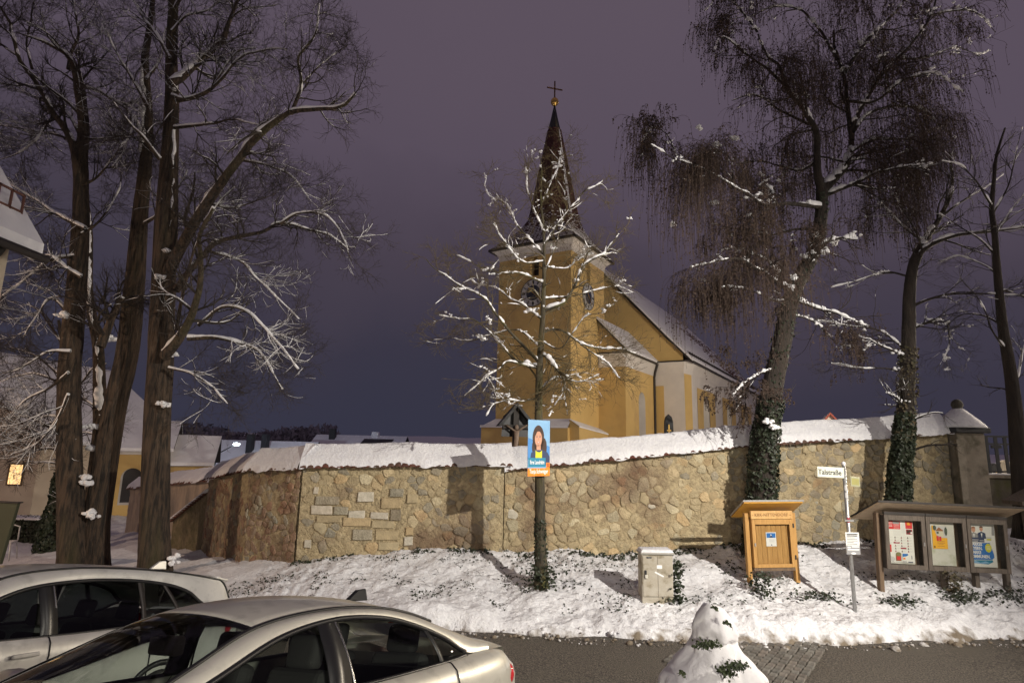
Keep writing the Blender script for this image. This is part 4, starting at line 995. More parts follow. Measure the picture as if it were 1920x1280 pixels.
def add_mesh(parts, root, name, mt, kind=None, label=None):
    Vs, Fs, o_ = [], [], 0
    for V, F in parts:
        Vs.append(V); Fs.append(F + o_); o_ += len(V)
    if not Vs: return None
    V = np.concatenate(Vs) - np.array(root.location)
    o = mesh_np(name, V, np.concatenate(Fs), mt, root, True, kind=kind)
    if label: o['label'] = label
    return o
def snow_on(P, Rr, cover=.7, hmin=.012, fat=1.0, f=2.2, seed=0, steep=.93, lump=.35, hard=3.0, edge=5.0):
    """snow lying along the upper side of branches: tubes of uneven width that die out in gaps"""
    n, m_, _ = P.shape
    T = np.gradient(P, axis=1); T /= np.linalg.norm(T, axis=2, keepdims=True) + 1e-9
    hz = np.sqrt(np.clip(1 - T[:, :, 2] ** 2, 0, 1))
    nz = fbm(P.reshape(-1, 3), f, 2, seed + 90).reshape(n, m_); n2 = fbm(P.reshape(-1, 3), f * 5, 2, seed + 91).reshape(n, m_)
    mask = np.clip((nz + (cover - .5) * 2.4) * edge, 0, 1) ** .7 * np.clip((hz - (1 - steep)) * hard, 0, 1)
    rad = (Rr * .80 * fat + hmin) * mask * (1 + lump * n2); rad = np.where(rad < .002, 0.0, rad)
    off = np.zeros_like(P); off[:, :, 2] = Rr * .62 + rad * .35
    keep = rad.max(1) > .004
    if not keep.any(): return None
    return tubes_np((P + off)[keep], rad[keep], 6)
def leaves(C, Nrm, size, mt, root, name, kind='stuff'):
    n = len(C); s = size * RNG.uniform(.6, 1.3, n)
    q = RNG.normal(0, 1, (n, 3)); Nn = Nrm + RNG.normal(0, .55, (n, 3)); Nn /= np.linalg.norm(Nn, axis=1, keepdims=True) + 1e-9
    a = np.cross(Nn, q); a /= np.linalg.norm(a, axis=1, keepdims=True) + 1e-9; b_ = np.cross(Nn, a)
    fold = Nn * (s * .18)[:, None]; S = s[:, None]
    V = np.stack([C - b_ * S * .55, C + a * S * .48 + fold - b_ * S * .12, C + a * S * .22 + b_ * S * .3 + fold * .5, C + b_ * S * .62, C - a * S * .22 + b_ * S * .3 + fold * .5, C - a * S * .48 + fold - b_ * S * .12], 1)
    V = V.reshape(-1, 3)
    if root is not None: V = V - np.array(root.location)
    k = (np.arange(n) * 6)[:, None]
    F = np.concatenate([k + np.array([[0, 1, 2, 3]]), k + np.array([[0, 3, 4, 5]])])
    return mesh_np(name, V, F, mt, root, True, kind=kind)
def ivy_on(P, Rr, n, thick, root, size=.07, mt=None, name='ivy'):
    f = RNG.random(n) * (len(P) - 1); i0 = np.minimum(f.astype(int), len(P) - 2); u_ = (f - i0)[:, None]
    c = P[i0] * (1 - u_) + P[i0 + 1] * u_; r_ = Rr[i0] * (1 - u_[:, 0]) + Rr[i0 + 1] * u_[:, 0]
    t = RNG.random(n) * 2 * math.pi; nr_ = np.stack([np.cos(t), np.sin(t), RNG.normal(0, .15, n)], 1)
    bump = .5 + .5 * fbm(c + nr_ * .3, 2.5, 2, 81)
    C = c + nr_ * (r_ + thick * np.clip(bump, 0.05, 1) * RNG.uniform(.4, 1, n))[:, None]
    return leaves(C, nr_, size, mt or M['ivy'], root, name)
def trunk_mesh(P, Rr, root, mt, name='trunk', sides=64, flare=.30, fissure=.085):
    n = len(P); m2 = 150
    P2, R2 = resample(P, Rr, m2)
    V, F = tubes_np(P2[None], R2[None], sides)
    V3 = V.reshape(m2, sides, 3); c = P2[:, None]; d = V3 - c
    h = np.linalg.norm(P2 - P2[0], axis=1)
    ang = np.arange(sides) * 2 * math.pi / sides
    fis = -np.abs(fbm(np.stack([np.tile(np.cos(ang) * 3.2, m2), np.tile(np.sin(ang) * 3.2, m2), np.repeat(h * .42, sides)], 1), 2.4, 3, 95)).reshape(m2, sides) + .25 + .5 * fbm(np.stack([np.tile(np.cos(ang), m2), np.tile(np.sin(ang), m2), np.repeat(h * .8, sides)], 1), .9, 2, 96).reshape(m2, sides)
    root_f = flare * np.exp(-h / .35)[:, None] * (1 + .55 * np.cos(ang * 5 + 1)[None])
    V3 = c + d * (1 + fissure * fis + root_f)[:, :, None]
    return add_mesh([(V3.reshape(-1, 3), F)], root, name, mt)
def build_tree(name, label, base, trunks, limbs, mats, spec, seed, group=None, snow=dict(), ivy=None):
    """trunks/limbs: lists of (P,R). spec: per level dict(cnt,L,ang,...)"""
    global RNG
    RNG = np.random.default_rng(seed); random.seed(seed)
    t = thing(name, label, 'tree', tuple(base), 0, group)
    for P, r_ in trunks: trunk_mesh(P, r_, t, mats[0])
    for P, r_ in limbs:
        V, F = tubes_np(P[None], r_[None], 9); add_mesh([(V, F)], t, 'limb', mats[0])
    k = 22
    base_ = [resample(P, r_, k) for P, r_ in limbs] + [resample(P, r_, k) for P, r_ in (trunks if spec.get('from_trunk', True) else [])]
    PP = np.stack([a for a, _ in base_]); RR = np.stack([b_ for _, b_ in base_])
    fine = [resample(P, r_, 64) for P, r_ in limbs]
    sn = [snow_on(np.stack([a for a, _ in fine]), np.stack([b_ for _, b_ in fine]), **snow)] if limbs else []
    levels = [(PP, RR)]; tw = []
    for q, L in enumerate(spec['levels']):
        a, b_ = grow(*levels[-1], **L)
        if spec.get('min_z'): k_ = a.min(1)[:, 2] > spec['min_z']; a, b_ = a[k_], b_[k_]
        levels.append((a, b_)); tw.append(tubes_np(a, b_, 5 if q == 0 else (4 if q == 1 else 3)))
        s2 = dict(snow); s2['fat'] = snow.get('fat', 1) * .75; s2['cover'] = snow.get('cover', .6) - spec.get('snow_drop', .10) * (q + 1); s2['hmin'] = snow.get('hmin', .012) * spec.get('snow_fall', .26) * (.6 ** q)
        if q < spec.get('snow_levels', 2):
            r_ = snow_on(a, b_, **s2)
            sn.append(r_)
    nb = spec.get('branch_levels', 1)
    add_mesh(tw[:nb], t, 'branches', mats[1], 'stuff')
    if tw[nb:]: add_mesh(tw[nb:], t, 'twigs', mats[2], 'stuff')
    sn = [s for s in sn if s is not None]
    if sn: add_mesh(sn, t, 'branch_snow', M['snow_tree'], 'stuff')
    nc = spec.get('clumps', 0)
    if nc:
        Cs = []
        for q, sh in ((0, .55), (1, .45)):
            P, r_ = levels[q] if q else (np.stack([a for a, _ in fine]), np.stack([b_ for _, b_ in fine])); n = int(nc * sh)
            i = RNG.integers(0, len(P), n); j = RNG.integers(2, P.shape[1] - 1, n); c = P[i, j].copy(); c[:, 2] += r_[i, j] + .012
            ok = vnoise(c, 1.6, seed) > -.25; Cs.append(c[ok])
        C = np.concatenate(Cs); sz = RNG.gamma(2.0, spec.get('clump_size', .010), len(C)) + .009; k_ = 9
        ax = RNG.normal(0, 1, (len(C), 1, 3)) * [1, 1, .35]; ax /= np.linalg.norm(ax, axis=2, keepdims=True)
        off = RNG.normal(0, .40, (len(C), k_, 3)) * sz[:, None, None] * [1, 1, .7] + ax * RNG.uniform(-2.6, 2.6, (len(C), k_, 1)) * sz[:, None, None]
        CC = (C[:, None] + off).reshape(-1, 3) - np.array(t.location); rr_ = np.repeat(sz, k_) * RNG.uniform(.25, .75, len(C) * k_)
        blobs(len(CC), lambda n: CC, lambda n: rr_, M['snow_tree'], 'snow_clumps', 'stuff', t, .8)
    return t, levels
def on_ground(p): p = np.array(p, float); p[2] = g1(p[0], p[1]) ; return p
MT = [M['bark'], M['bark_dark'], M['twig']]
# ---- big lime, single trunk (Y about 15)
YA = 15.0
TA = limb_px([(292, 1100), (290, 1000), (292, 900), (294, 800), (300, 700), (304, 600), (309, 480), (316, 330), (322, 210), (322, 100), (325, 0), (330, -150), (335, -320)], YA, .44, .05, 0, 40, .015)
TA = (TA[0], np.interp(np.linspace(0, 1, 40), [0, .12, .3, .42, .5, .62, .75, 1], [.36, .32, .30, .285, .22, .165, .12, .045]))
def rl(s, a=.45): return random.Random(s).uniform(-a, a)
LA = []
for i, (pts, r0, r1) in enumerate([
    ([(312, 520), (335, 470), (385, 385), (430, 322), (480, 262), (520, 228), (560, 209), (640, 201), (668, 180)], .17, .025),
    ([(545, 215), (565, 160), (560, 110), (590, 60), (600, 10)], .055, .012),
    ([(560, 165), (592, 130), (615, 112), (650, 85)], .035, .01),
    ([(318, 158), (345, 142), (395, 95), (420, 78)], .12, .08),
    ([(420, 72), (430, 40), (445, 0), (455, -60)], .075, .03),
    ([(330, 190), (375, 180), (415, 150), (450, 110), (490, 95), (540, 90)], .06, .012),
    ([(326, 240), (375, 235), (400, 232), (440, 225), (500, 240)], .05, .01),
    ([(322, 180), (352, 185), (400, 160), (440, 100), (480, 92)], .05, .012),
    ([(308, 668), (332, 640), (352, 606), (370, 560), (378, 500), (376, 440), (400, 390)], .14, .03),
    ([(352, 635), (400, 633), (440, 640), (480, 655), (508, 690), (528, 730)], .06, .01),
    ([(372, 610), (420, 575), (470, 590), (520, 640), (560, 690)], .045, .01),
    ([(330, 545), (352, 512), (380, 480), (412, 452), (487, 437), (525, 419), (581, 430), (619, 441), (655, 470)], .10, .012),
    ([(525, 420), (560, 400), (610, 405), (640, 440), (660, 490)], .035, .008),
    ([(316, 690), (360, 700), (400, 725), (430, 755)], .03, .008),
    ([(330, 620), (345, 540), (362, 470), (405, 385), (440, 350)], .05, .012),
    ([(390, 470), (450, 490), (480, 520), (520, 560), (560, 600)], .035, .008),
    ([(300, 300), (270, 260), (240, 230), (215, 190)], .05, .01), ([(318, 110), (290, 60), (260, 20), (240, -30)], .05, .015),
    ([(326, 20), (360, -40), (400, -90)], .05, .015), ([(322, 60), (350, 30), (390, 20), (430, -20)], .04, .01),
    ([(450, 300), (500, 310), (545, 330), (580, 370)], .04, .008), ([(390, 380), (430, 390), (470, 380), (520, 360)], .035, .008)]):
    Ys = YA; LA.append(limb_px(pts, Ys - .3 + rl(i, .3), r0, r1, rl(i * 7 + 1, .5), 24, .05))
lv = [dict(cnt=15, L=1.9, ang=(25, 70), rr=.5, m_=10, wig=.17, trop=(0, 0, .10), rmin=.006), dict(cnt=8, L=1.0, ang=(25, 62), rr=.6, m_=6, wig=.2, trop=(0, 0, .08), rmin=.0042), dict(cnt=4, L=.55, ang=(25, 58), rr=.7, m_=4, wig=.2, rmin=.0034), dict(cnt=1, L=.35, ang=(25, 58), rr=.8, m_=3, wig=.2, rmin=.003)]
tA, _ = build_tree('lime_tree', 'big bare lime tree with one thick trunk and a long snowy limb rising right', TA[0][0], [TA], LA, MT, dict(levels=lv, branch_levels=1, snow_levels=2, from_trunk=False), 5, 'big bare trees on the left', dict(cover=.72, hmin=.016, fat=.92, f=.9, edge=4))
# ---- multi-stem lime
YB = 15.6
TB1 = limb_px([(138, 1090), (134, 980), (130, 850), (130, 700), (138, 600), (147, 500), (151, 420), (152, 300), (157, 240), (150, 150), (135, 110)], YB, .40, .06, 0, 36, .015)
TB1 = (TB1[0], np.interp(np.linspace(0, 1, 36), [0, .2, .5, .7, .85, 1], [.33, .29, .25, .19, .14, .065]))
TB2 = limb_px([(178, 1090), (182, 980), (196, 880), (214, 770), (238, 665), (250, 560), (258, 470), (263, 400), (270, 340), (277, 250), (275, 180), (272, 110), (282, 40), (290, -60)], YB + .35, .38, .05, .0, 36, .015)
TB2 = (TB2[0], np.interp(np.linspace(0, 1, 36), [0, .2, .4, .55, .75, 1], [.32, .29, .275, .20, .13, .045]))
TB3 = limb_px([(176, 960), (182, 880), (188, 800), (186, 720), (184, 650), (172, 590), (166, 530), (168, 440), (160, 350)], YB + .7, .24, .07, .1, 30, .015)
LB = []
for i, (pts, r0, r1) in enumerate([
    ([(150, 430), (142, 300), (124, 244), (101, 214), (71, 157), (34, 105), (22, 49), (0, 10)], .12, .03),
    ([(155, 250), (142, 150), (127, 105), (94, 86), (64, 71), (30, 60)], .09, .012),
    ([(128, 130), (134, 97), (146, 67), (139, 19), (130, -40)], .06, .02),
    ([(150, 275), (112, 255), (56, 244), (0, 236), (-50, 240)], .045, .012),
    ([(154, 262), (124, 210), (75, 187), (37, 169), (0, 150)], .05, .012),
    ([(160, 430), (112, 405), (75, 379), (37, 356), (0, 330)], .055, .012),
    ([(150, 162), (180, 169), (210, 187), (240, 206), (251, 217), (285, 221)], .055, .015),
    ([(250, 217), (246, 245), (240, 262), (225, 272)], .025, .008),
    ([(251, 218), (264, 245), (276, 270)], .03, .02),
    ([(188, 650), (205, 605), (220, 575), (232, 560)], .12, .06),
    ([(152, 520), (120, 500), (90, 480), (60, 490)], .05, .01), ([(140, 480), (90, 490), (40, 530), (0, 560)], .045, .008),
    ([(135, 600), (100, 560), (70, 590), (40, 640)], .04, .008),
    ([(270, 420), (300, 400), (330, 360), (350, 320)], .05, .012), ([(150, 350), (185, 330), (215, 290), (235, 250)], .045, .01),
    ([(152, 440), (180, 420), (210, 380), (230, 330)], .045, .01), ([(276, 200), (250, 150), (225, 110), (200, 60)], .05, .012), ([(274, 150), (300, 110), (310, 60), (330, 10)], .045, .012),
    ([(60, 130), (50, 80), (60, 30), (70, -30)], .04, .012), ([(34, 105), (10, 90), (-30, 60)], .04, .012), ([(100, 215), (70, 260), (30, 290), (0, 300)], .035, .008),
    ([(128, 700), (90, 730), (50, 750), (10, 790)], .04, .008), ([(128, 740), (105, 790), (70, 830), (20, 850)], .035, .008), ([(132, 660), (90, 660), (40, 690), (0, 700)], .035, .008), ([(132, 800), (100, 780), (60, 790), (20, 830)], .03, .008)]):
    LB.append(limb_px(pts, YB - .2 + rl(i + 50, .5), r0, r1, rl(i * 3 + 11, .5), 24, .05))
tB, _ = build_tree('lime_tree', 'bare tree with several dark stems and snow in its fork, left of the single-trunk lime', TB1[0][0], [TB1, TB2, TB3], LB, MT, dict(levels=lv, branch_levels=1, snow_levels=2, from_trunk=False), 8, 'big bare trees on the left', dict(cover=.74, hmin=.016, fat=.92, f=.9, edge=4))
# snow plastered along the leaning stems of the multi-stem tree and packed in its forks
def plastered(P, Rr, dirv, root, t0, t1, wd, seed):
    P2, R2 = resample(P, Rr, 120); i0, i1 = int(t0 * 119), int(t1 * 119); P2 = P2[i0:i1]; R2 = R2[i0:i1]
    nz = fbm(P2, 1.1, 3, seed); rad = np.clip(wd * (.45 + 1.7 * nz + .6 * fbm(P2, 5, 2, seed + 8)), 0, wd * 1.4) * R2 / R2.max(); D_ = np.array(dirv) / np.linalg.norm(dirv)
    C = P2 + D_ * (R2 * .9)[:, None]; C = C + np.stack([fbm(P2, 6, 2, seed + 3), fbm(P2, 6, 2, seed + 4), P2[:, 0] * 0], 1) * .035
    V, F = tubes_np(C[None], rad[None], 8); add_mesh([(V, F)], root, 'stem_snow', M['snow_tree'])
plastered(TB3[0], TB3[1], (.55, -1, 0), tB, .12, .95, .10, 3); plastered(TB2[0], TB2[1], (-.6, -1, 0), tB, .58, .86, .12, 7); plastered(TA[0], TA[1], (.9, -.6, 0), tA, .42, .62, .05, 9)
def knobs(root, spots, Y, r_):
    C = np.array([atY(x, y, Y + dy) for x, y, dy in spots])
    V = []
    o = blobs(len(C) * 12, lambda n: np.repeat(C, 12, 0) + RNG.normal(0, r_ * .42, (n, 3)) * [1.3, .8, .5] - np.array(root.location), lambda n: RNG.uniform(.35, .75, n) * r_, M['snow_tree'], 'fork_snow', 'stuff', root, .8)
knobs(tB, [(158, 893, -.05), (163, 905, -.1), (168, 962, -.12), (174, 966, -.12), (205, 635, -.2), (172, 840, .3), (176, 800, .3), (118, 590, -.4)], YB, .13)
knobs(tA, [(318, 655, -.3), (326, 665, -.3), (303, 756, -.42), (308, 758, -.42), (318, 155, -.2), (326, 165, -.2), (312, 470, -.3), (298, 520, -.3), (322, 1045, -.45), (326, 1055, -.45)], YA, .10)
# ---- smaller tree behind, low snowy twigs at far left
TCp = limb_px([(136, 1000), (134, 900), (130, 820), (122, 740), (118, 660), (110, 600)], 21.5, .2, .05, 0, 24, .03)
LC = [limb_px(p, 21.5, .05, .01, rl(i + 200, .6), 20, .06) for i, p in enumerate([[(130, 825), (90, 800), (40, 780), (-20, 790)], [(124, 760), (150, 720), (175, 690), (200, 680)], [(120, 710), (70, 670), (20, 650)], [(122, 740), (160, 750), (200, 780), (230, 790)], [(118, 670), (130, 630), (150, 590)], [(114, 640), (80, 590), (50, 570)], [(130, 835), (160, 810), (190, 820)], [(126, 790), (70, 800), (20, 830)], [(120, 720), (60, 700), (0, 715)], [(128, 850), (90, 840), (50, 850), (10, 870)]])]
build_tree('bare_tree', 'smaller bare tree with frosted low twigs at the far left behind the big trunks', TCp[0][0], [TCp], LC, [M['bark_dark'], M['bark_dark'], M['twig']], dict(levels=[dict(cnt=10, L=1.6, ang=(25, 65), rr=.55, m_=8, wig=.18, trop=(0, 0, .05)), dict(cnt=7, L=.85, ang=(25, 60), rr=.6, m_=5, wig=.2), dict(cnt=3, L=.5, ang=(25, 55), rr=.7, m_=4)], snow_levels=2, from_trunk=True), 12, None, dict(cover=.66, hmin=.012, fat=.8, f=.8))
# ---- young lime with the poster (Y about 12.75)
YP = 12.75
TP = limb_px([(1015, 1104), (1013, 1000), (1012, 900), (1010, 800), (1011, 700), (1017, 600), (1020, 500), (1019, 430), (1014, 370), (1016, 320), (1011, 280)], YP, .14, .012, 0, 36, .01)
TP = (TP[0], np.interp(np.linspace(0, 1, 36), [0, .25, .45, .6, .75, .9, 1], [.125, .104, .080, .057, .038, .020, .009]))
LP = []
for i, (pts, r0, r1, sl_) in enumerate([
    ([(1020, 582), (1038, 575), (1059, 566), (1077, 534), (1095, 498), (1132, 475), (1152, 455), (1162, 440)], .05, .012, -.25),
    ([(1014, 625), (1030, 618), (1055, 620), (1086, 643), (1123, 652), (1168, 656), (1200, 662)], .04, .008, .2),
    ([(1088, 645), (1115, 665), (1140, 685), (1160, 720)], .018, .006, -.2),
    ([(1013, 662), (1028, 670), (1041, 683), (1055, 696), (1070, 703)], .045, .02, -.35),
    ([(1055, 697), (1057, 715), (1056, 735), (1040, 760), (1028, 785)], .014, .006, 0), ([(1055, 730), (1060, 750), (1063, 775)], .01, .004, 0),
    ([(1009, 676), (978, 645), (959, 624), (937, 597), (914, 570), (891, 552), (864, 538), (832, 520), (796, 488)], .045, .008, -.3),
    ([(1008, 686), (985, 680), (964, 674), (945, 655), (932, 638), (900, 606), (869, 593), (823, 588)], .04, .007, .1),
    ([(1007, 690), (955, 679), (937, 692), (910, 706), (878, 733), (858, 750)], .03, .006, -.15), ([(912, 706), (925, 725), (930, 745)], .012, .005, .2),
    ([(1010, 745), (980, 752), (950, 750), (925, 765), (912, 780)], .02, .006, -.3), ([(1012, 730), (1045, 705), (1080, 715), (1130, 700)], .018, .005, .4),
    ([(1018, 530), (973, 511), (941, 511), (900, 500), (860, 480)], .026, .006, -.3),
    ([(1020, 478), (996, 452), (968, 416), (950, 384), (914, 362), (905, 320)], .03, .006, .25),
    ([(1018, 462), (1050, 416), (1077, 384), (1100, 362), (1128, 338)], .026, .006, -.25),
    ([(1018, 520), (1036, 475), (1050, 440), (1058, 390), (1060, 330)], .022, .006, .15),
    ([(1018, 560), (1055, 556), (1086, 552), (1123, 543), (1165, 535)], .024, .006, .3),
    ([(1017, 600), (985, 575), (955, 560), (930, 540), (880, 520)], .024, .006, .35), ([(1016, 640), (1050, 650), (1090, 600), (1120, 590)], .02, .006, -.5), ([(1013, 650), (970, 620), (920, 630), (860, 640), (800, 640)], .022, .005, .4),
    ([(1018, 430), (1000, 390), (985, 350), (980, 310)], .018, .005, -.3), ([(1016, 380), (1035, 340), (1050, 300), (1055, 270)], .016, .004, .3), ([(1020, 500), (1060, 500), (1100, 470)], .02, .005, .6), ([(1019, 490), (980, 490), (940, 450), (920, 420)], .018, .005, -.6)]):
    LP.append(limb_px(pts, YP, r0 * .9, r1, sl_, 30, .10))
tP, levP = build_tree('young_lime_tree', 'slim bare young tree with snow-laden branches and a poster on its trunk', TP[0][0], [TP], LP, [M['bark_olive'], M['twig_olive'], M['twig_olive']],
    dict(levels=[dict(cnt=18, L=1.25, ang=(25, 65), rr=.5, m_=10, wig=.16, trop=(0, 0, .03), rmin=.004), dict(cnt=7, L=.62, ang=(25, 58), rr=.6, m_=6, wig=.17, rmin=.0032), dict(cnt=2, L=.32, ang=(20, 50), rr=.7, m_=4, rmin=.0028)], branch_levels=1, snow_levels=1, snow_drop=.30, snow_fall=.5, min_z=4.05, clumps=240, from_trunk=True), 21, None, dict(cover=.64, hmin=.011, fat=.9, f=2.6, lump=.9, edge=4))
i_ = TP[0][:, 2] < TP[0][0, 2] + 1.5
ivy_on(TP[0][i_], TP[1][i_], 420, .045, tP, .055); 
def ground_leaves(n, cx, cy, sx, sy, size, name, lab=None, mt=None, hgt=.18, root=None):
    x = RNG.normal(cx, sx, n); y = RNG.normal(cy, sy, n); z = gh(x, y) + RNG.uniform(.03, hgt, n)
    return leaves(np.stack([x, y, z], 1), np.tile([0, -.4, 1.0], (n, 1)), size, mt or M['ivy'], root, name)
ground_leaves(300, TP[0][0][0], TP[0][0][1] - .1, .20, .14, .06, 'ivy', hgt=.5, root=tP)
# ---- weeping birch (Y about 14.2)
YW = 14.2
TW_ = limb_px([(1424, 1040), (1428, 930), (1432, 850), (1446, 740), (1466, 640), (1482, 560), (1503, 515), (1530, 460), (1540, 400), (1542, 355)], YW, .36, .16, 0, 40, .02)
TW_ = (TW_[0], np.interp(np.linspace(0, 1, 40), [0, .3, .5, .7, .85, 1], [.34, .27, .23, .20, .17, .14]))
LW = []
for i, (pts, r0, r1, sl_) in enumerate([
    ([(1541, 358), (1533, 325), (1532, 285), (1529, 250), (1504, 200), (1477, 168), (1461, 133), (1438, 105), (1420, 60)], .12, .02, -.2),
    ([(1543, 356), (1565, 335), (1588, 308), (1596, 270), (1592, 200), (1583, 138), (1570, 110), (1560, 60)], .12, .03, .15),
    ([(1597, 262), (1603, 228), (1640, 160), (1680, 112), (1720, 70), (1745, 30), (1760, -20)], .07, .02, -.2),
    ([(1583, 137), (1620, 82), (1660, 40), (1695, 0), (1720, -60)], .06, .02, .3),
    ([(1538, 388), (1480, 382), (1430, 383), (1414, 371), (1375, 348), (1336, 328), (1270, 297), (1219, 268)], .06, .01, -.35),
    ([(1430, 382), (1448, 375), (1452, 362), (1440, 345)], .03, .012, .2),
    ([(1532, 238), (1504, 227), (1469, 211), (1434, 188), (1399, 180), (1370, 190)], .05, .01, .3),
    ([(1504, 195), (1470, 160), (1440, 130), (1400, 100), (1360, 70), (1330, 100)], .05, .01, -.4),
    ([(1594, 285), (1629, 266), (1653, 262), (1707, 260), (1750, 280)], .045, .01, -.2),
    ([(1552, 365), (1602, 344), (1649, 324), (1696, 313), (1730, 308)], .055, .015, -.3), ([(1600, 345), (1640, 355), (1680, 370), (1700, 400)], .02, .008, .2),
    ([(1600, 248), (1622, 219), (1653, 203), (1696, 199), (1735, 207), (1760, 230), (1790, 260)], .045, .01, .4),
    ([(1492, 552), (1464, 533), (1424, 509), (1383, 485), (1342, 489), (1300, 497)], .07, .012, -.35),
    ([(1500, 520), (1515, 500), (1533, 464), (1570, 450), (1610, 445)], .06, .02, -.4), ([(1470, 530), (1440, 490), (1400, 470), (1350, 470)], .04, .01, .3),
    ([(1485, 560), (1529, 578), (1570, 590), (1598, 602), (1625, 616)], .045, .012, -.4), ([(1478, 590), (1520, 600), (1570, 640), (1610, 650)], .03, .008, .3),
    ([(1535, 300), (1500, 320), (1460, 310), (1420, 300), (1380, 310)], .04, .01, .5), ([(1531, 430), (1490, 430), (1440, 440), (1390, 430), (1340, 420)], .04, .01, .35),
    ([(1570, 112), (1540, 60), (1500, 20), (1450, 10), (1400, 30)], .045, .012, .3), ([(1592, 190), (1640, 190), (1700, 150), (1760, 140), (1810, 170)], .045, .01, -.5), ([(1740, 30), (1790, 20), (1840, 30), (1870, 60)], .03, .008, .2), ([(1681, 110), (1730, 110), (1790, 90), (1850, 100)], .035, .008, .2),
    ([(1690, 0), (1640, -30), (1580, -40), (1530, -20)], .03, .01, -.4), ([(1420, 60), (1390, 20), (1350, -10), (1320, 20)], .03, .008, .2), ([(1640, 160), (1650, 100), (1640, 50), (1620, 0)], .035, .01, .4), ([(1270, 297), (1250, 250), (1225, 240), (1205, 265)], .015, .006, .1), ([(1375, 348), (1370, 300), (1340, 280), (1310, 290)], .02, .006, -.2), ([(1596, 300), (1640, 300), (1690, 340), (1720, 360)], .03, .008, .6),
    ([(1478, 570), (1440, 560), (1400, 540), (1350, 540)], .03, .008, -.5), ([(1458, 690), (1425, 700), (1395, 720), (1370, 745)], .03, .008, -.3)]):
    LW.append(limb_px(pts, YW + rl(i + 400, .15), r0, r1, sl_, 30, .08))
tW, levW = build_tree('weeping_birch', 'tall weeping birch with ivy-clad trunk and curtains of hanging twigs', TW_[0][0], [TW_], LW, [M['bark_dark'], M['bark_dark'], M['strand']],
    dict(levels=[dict(cnt=11, L=1.6, ang=(25, 70), rr=.5, m_=10, wig=.16, trop=(0, 0, -.06), rmin=.007, tmax=.9), dict(cnt=5, L=1.0, ang=(25, 60), rr=.6, m_=7, wig=.2, trop=(0, 0, -.30), rmin=.005)], branch_levels=1, snow_levels=1, snow_drop=.32, clumps=520, clump_size=.012, from_trunk=False), 33, None, dict(cover=.60, hmin=.018, fat=.9, f=2.2, lump=.9, edge=7))
def strands(levs, n_per, root, mt, lmax):
    src = [(levs[1][0], levs[1][1], n_per[0]), (levs[2][0], levs[2][1], n_per[1])]
    parts = []; specks = []
    for P, r_, c in src:
        a, b_ = grow(P, r_, c, 1.0, (20, 75), .5, 12, wig=.05, trop=(0, 0, -1.6), t0=.25, rmin=.0042, lfall=0)
        kp = fbm(a[:, 0], .8, 2, 151) + RNG.normal(0, .12, len(a)) > -.12 - .22 * (a[:, 0, 0] < 5.6) + .45 * ((a[:, 0, 0] > 7.6) & (a[:, 0, 2] < 11.0)); a, b_ = a[kp], b_[kp]      # gaps between the tassels
        # lengths vary strongly from place to place: tassels
        sc_ = np.clip(.75 + .9 * fbm(a[:, 0], .55, 2, 140) + RNG.normal(0, .25, len(a)), .25, 2.4) * lmax * np.clip((a[:, 0, 2] - 3.6) / 4.0, .22, 1.0)
        a = a[:, :1] + (a - a[:, :1]) * sc_[:, None, None]
        sway = RNG.normal(0, .02, (len(a), 1, 3)) * np.linspace(0, 1, 12)[None, :, None] ** 2; sway[:, :, 2] = 0; a = a + sway * sc_[:, None, None]
        parts.append(tubes_np(a, b_, 3)); f = RNG.integers(2, 12, (len(a), 5)); specks.append(np.take_along_axis(a, f[:, :, None].repeat(3, 2), 1).reshape(-1, 3))
    add_mesh(parts, root, 'hanging_twigs', mt, 'stuff')
    C = np.concatenate(specks); C = C + RNG.normal(0, .012, C.shape)
    leaves(C, np.tile([0, -1., 0], (len(C), 1)), .036, mt, root, 'catkins')
strands(levW, (15, 8), tW, M['strand'], 1.3)
i_ = (TW_[0][:, 2] < 4.6); ivy_on(TW_[0][i_], TW_[1][i_], 3000, .11, tW, .075)
i_ = (TW_[0][:, 2] > 4.2); ivy_on(TW_[0][i_], TW_[1][i_], 500, .05, tW, .06, M['ivy'], 'ivy')
# ivy stems hugging the trunk and the bramble tangle beside it
a, b_ = grow(TW_[0][None], TW_[1][None], 100, .9, (30, 90), .03, 12, wig=.22, trop=(0, 0, .15), t0=.02, tmax=.75, rmin=.004)
a2, b2 = grow(a, b_, 2, .5, (30, 70), .7, 7, wig=.2, rmin=.003)
add_mesh([tubes_np(a, b_, 4), tubes_np(a2, b2, 3)], tW, 'ivy_stems', M['bark_olive'], 'stuff')
knobs(tW, [(1440, 790, -.4), (1450, 800, -.4), (1530, 440, -.3), (1550, 450, -.3), (1565, 455, -.3), (1585, 445, -.3), (1600, 440, -.3), (1545, 470, -.3), (1508, 480, -.2), (1488, 520, -.2), (1340, 380, .3), (1310, 240, .2), (1375, 260, .2), (1345, 270, .2), (1260, 420, .2)], YW, .09)
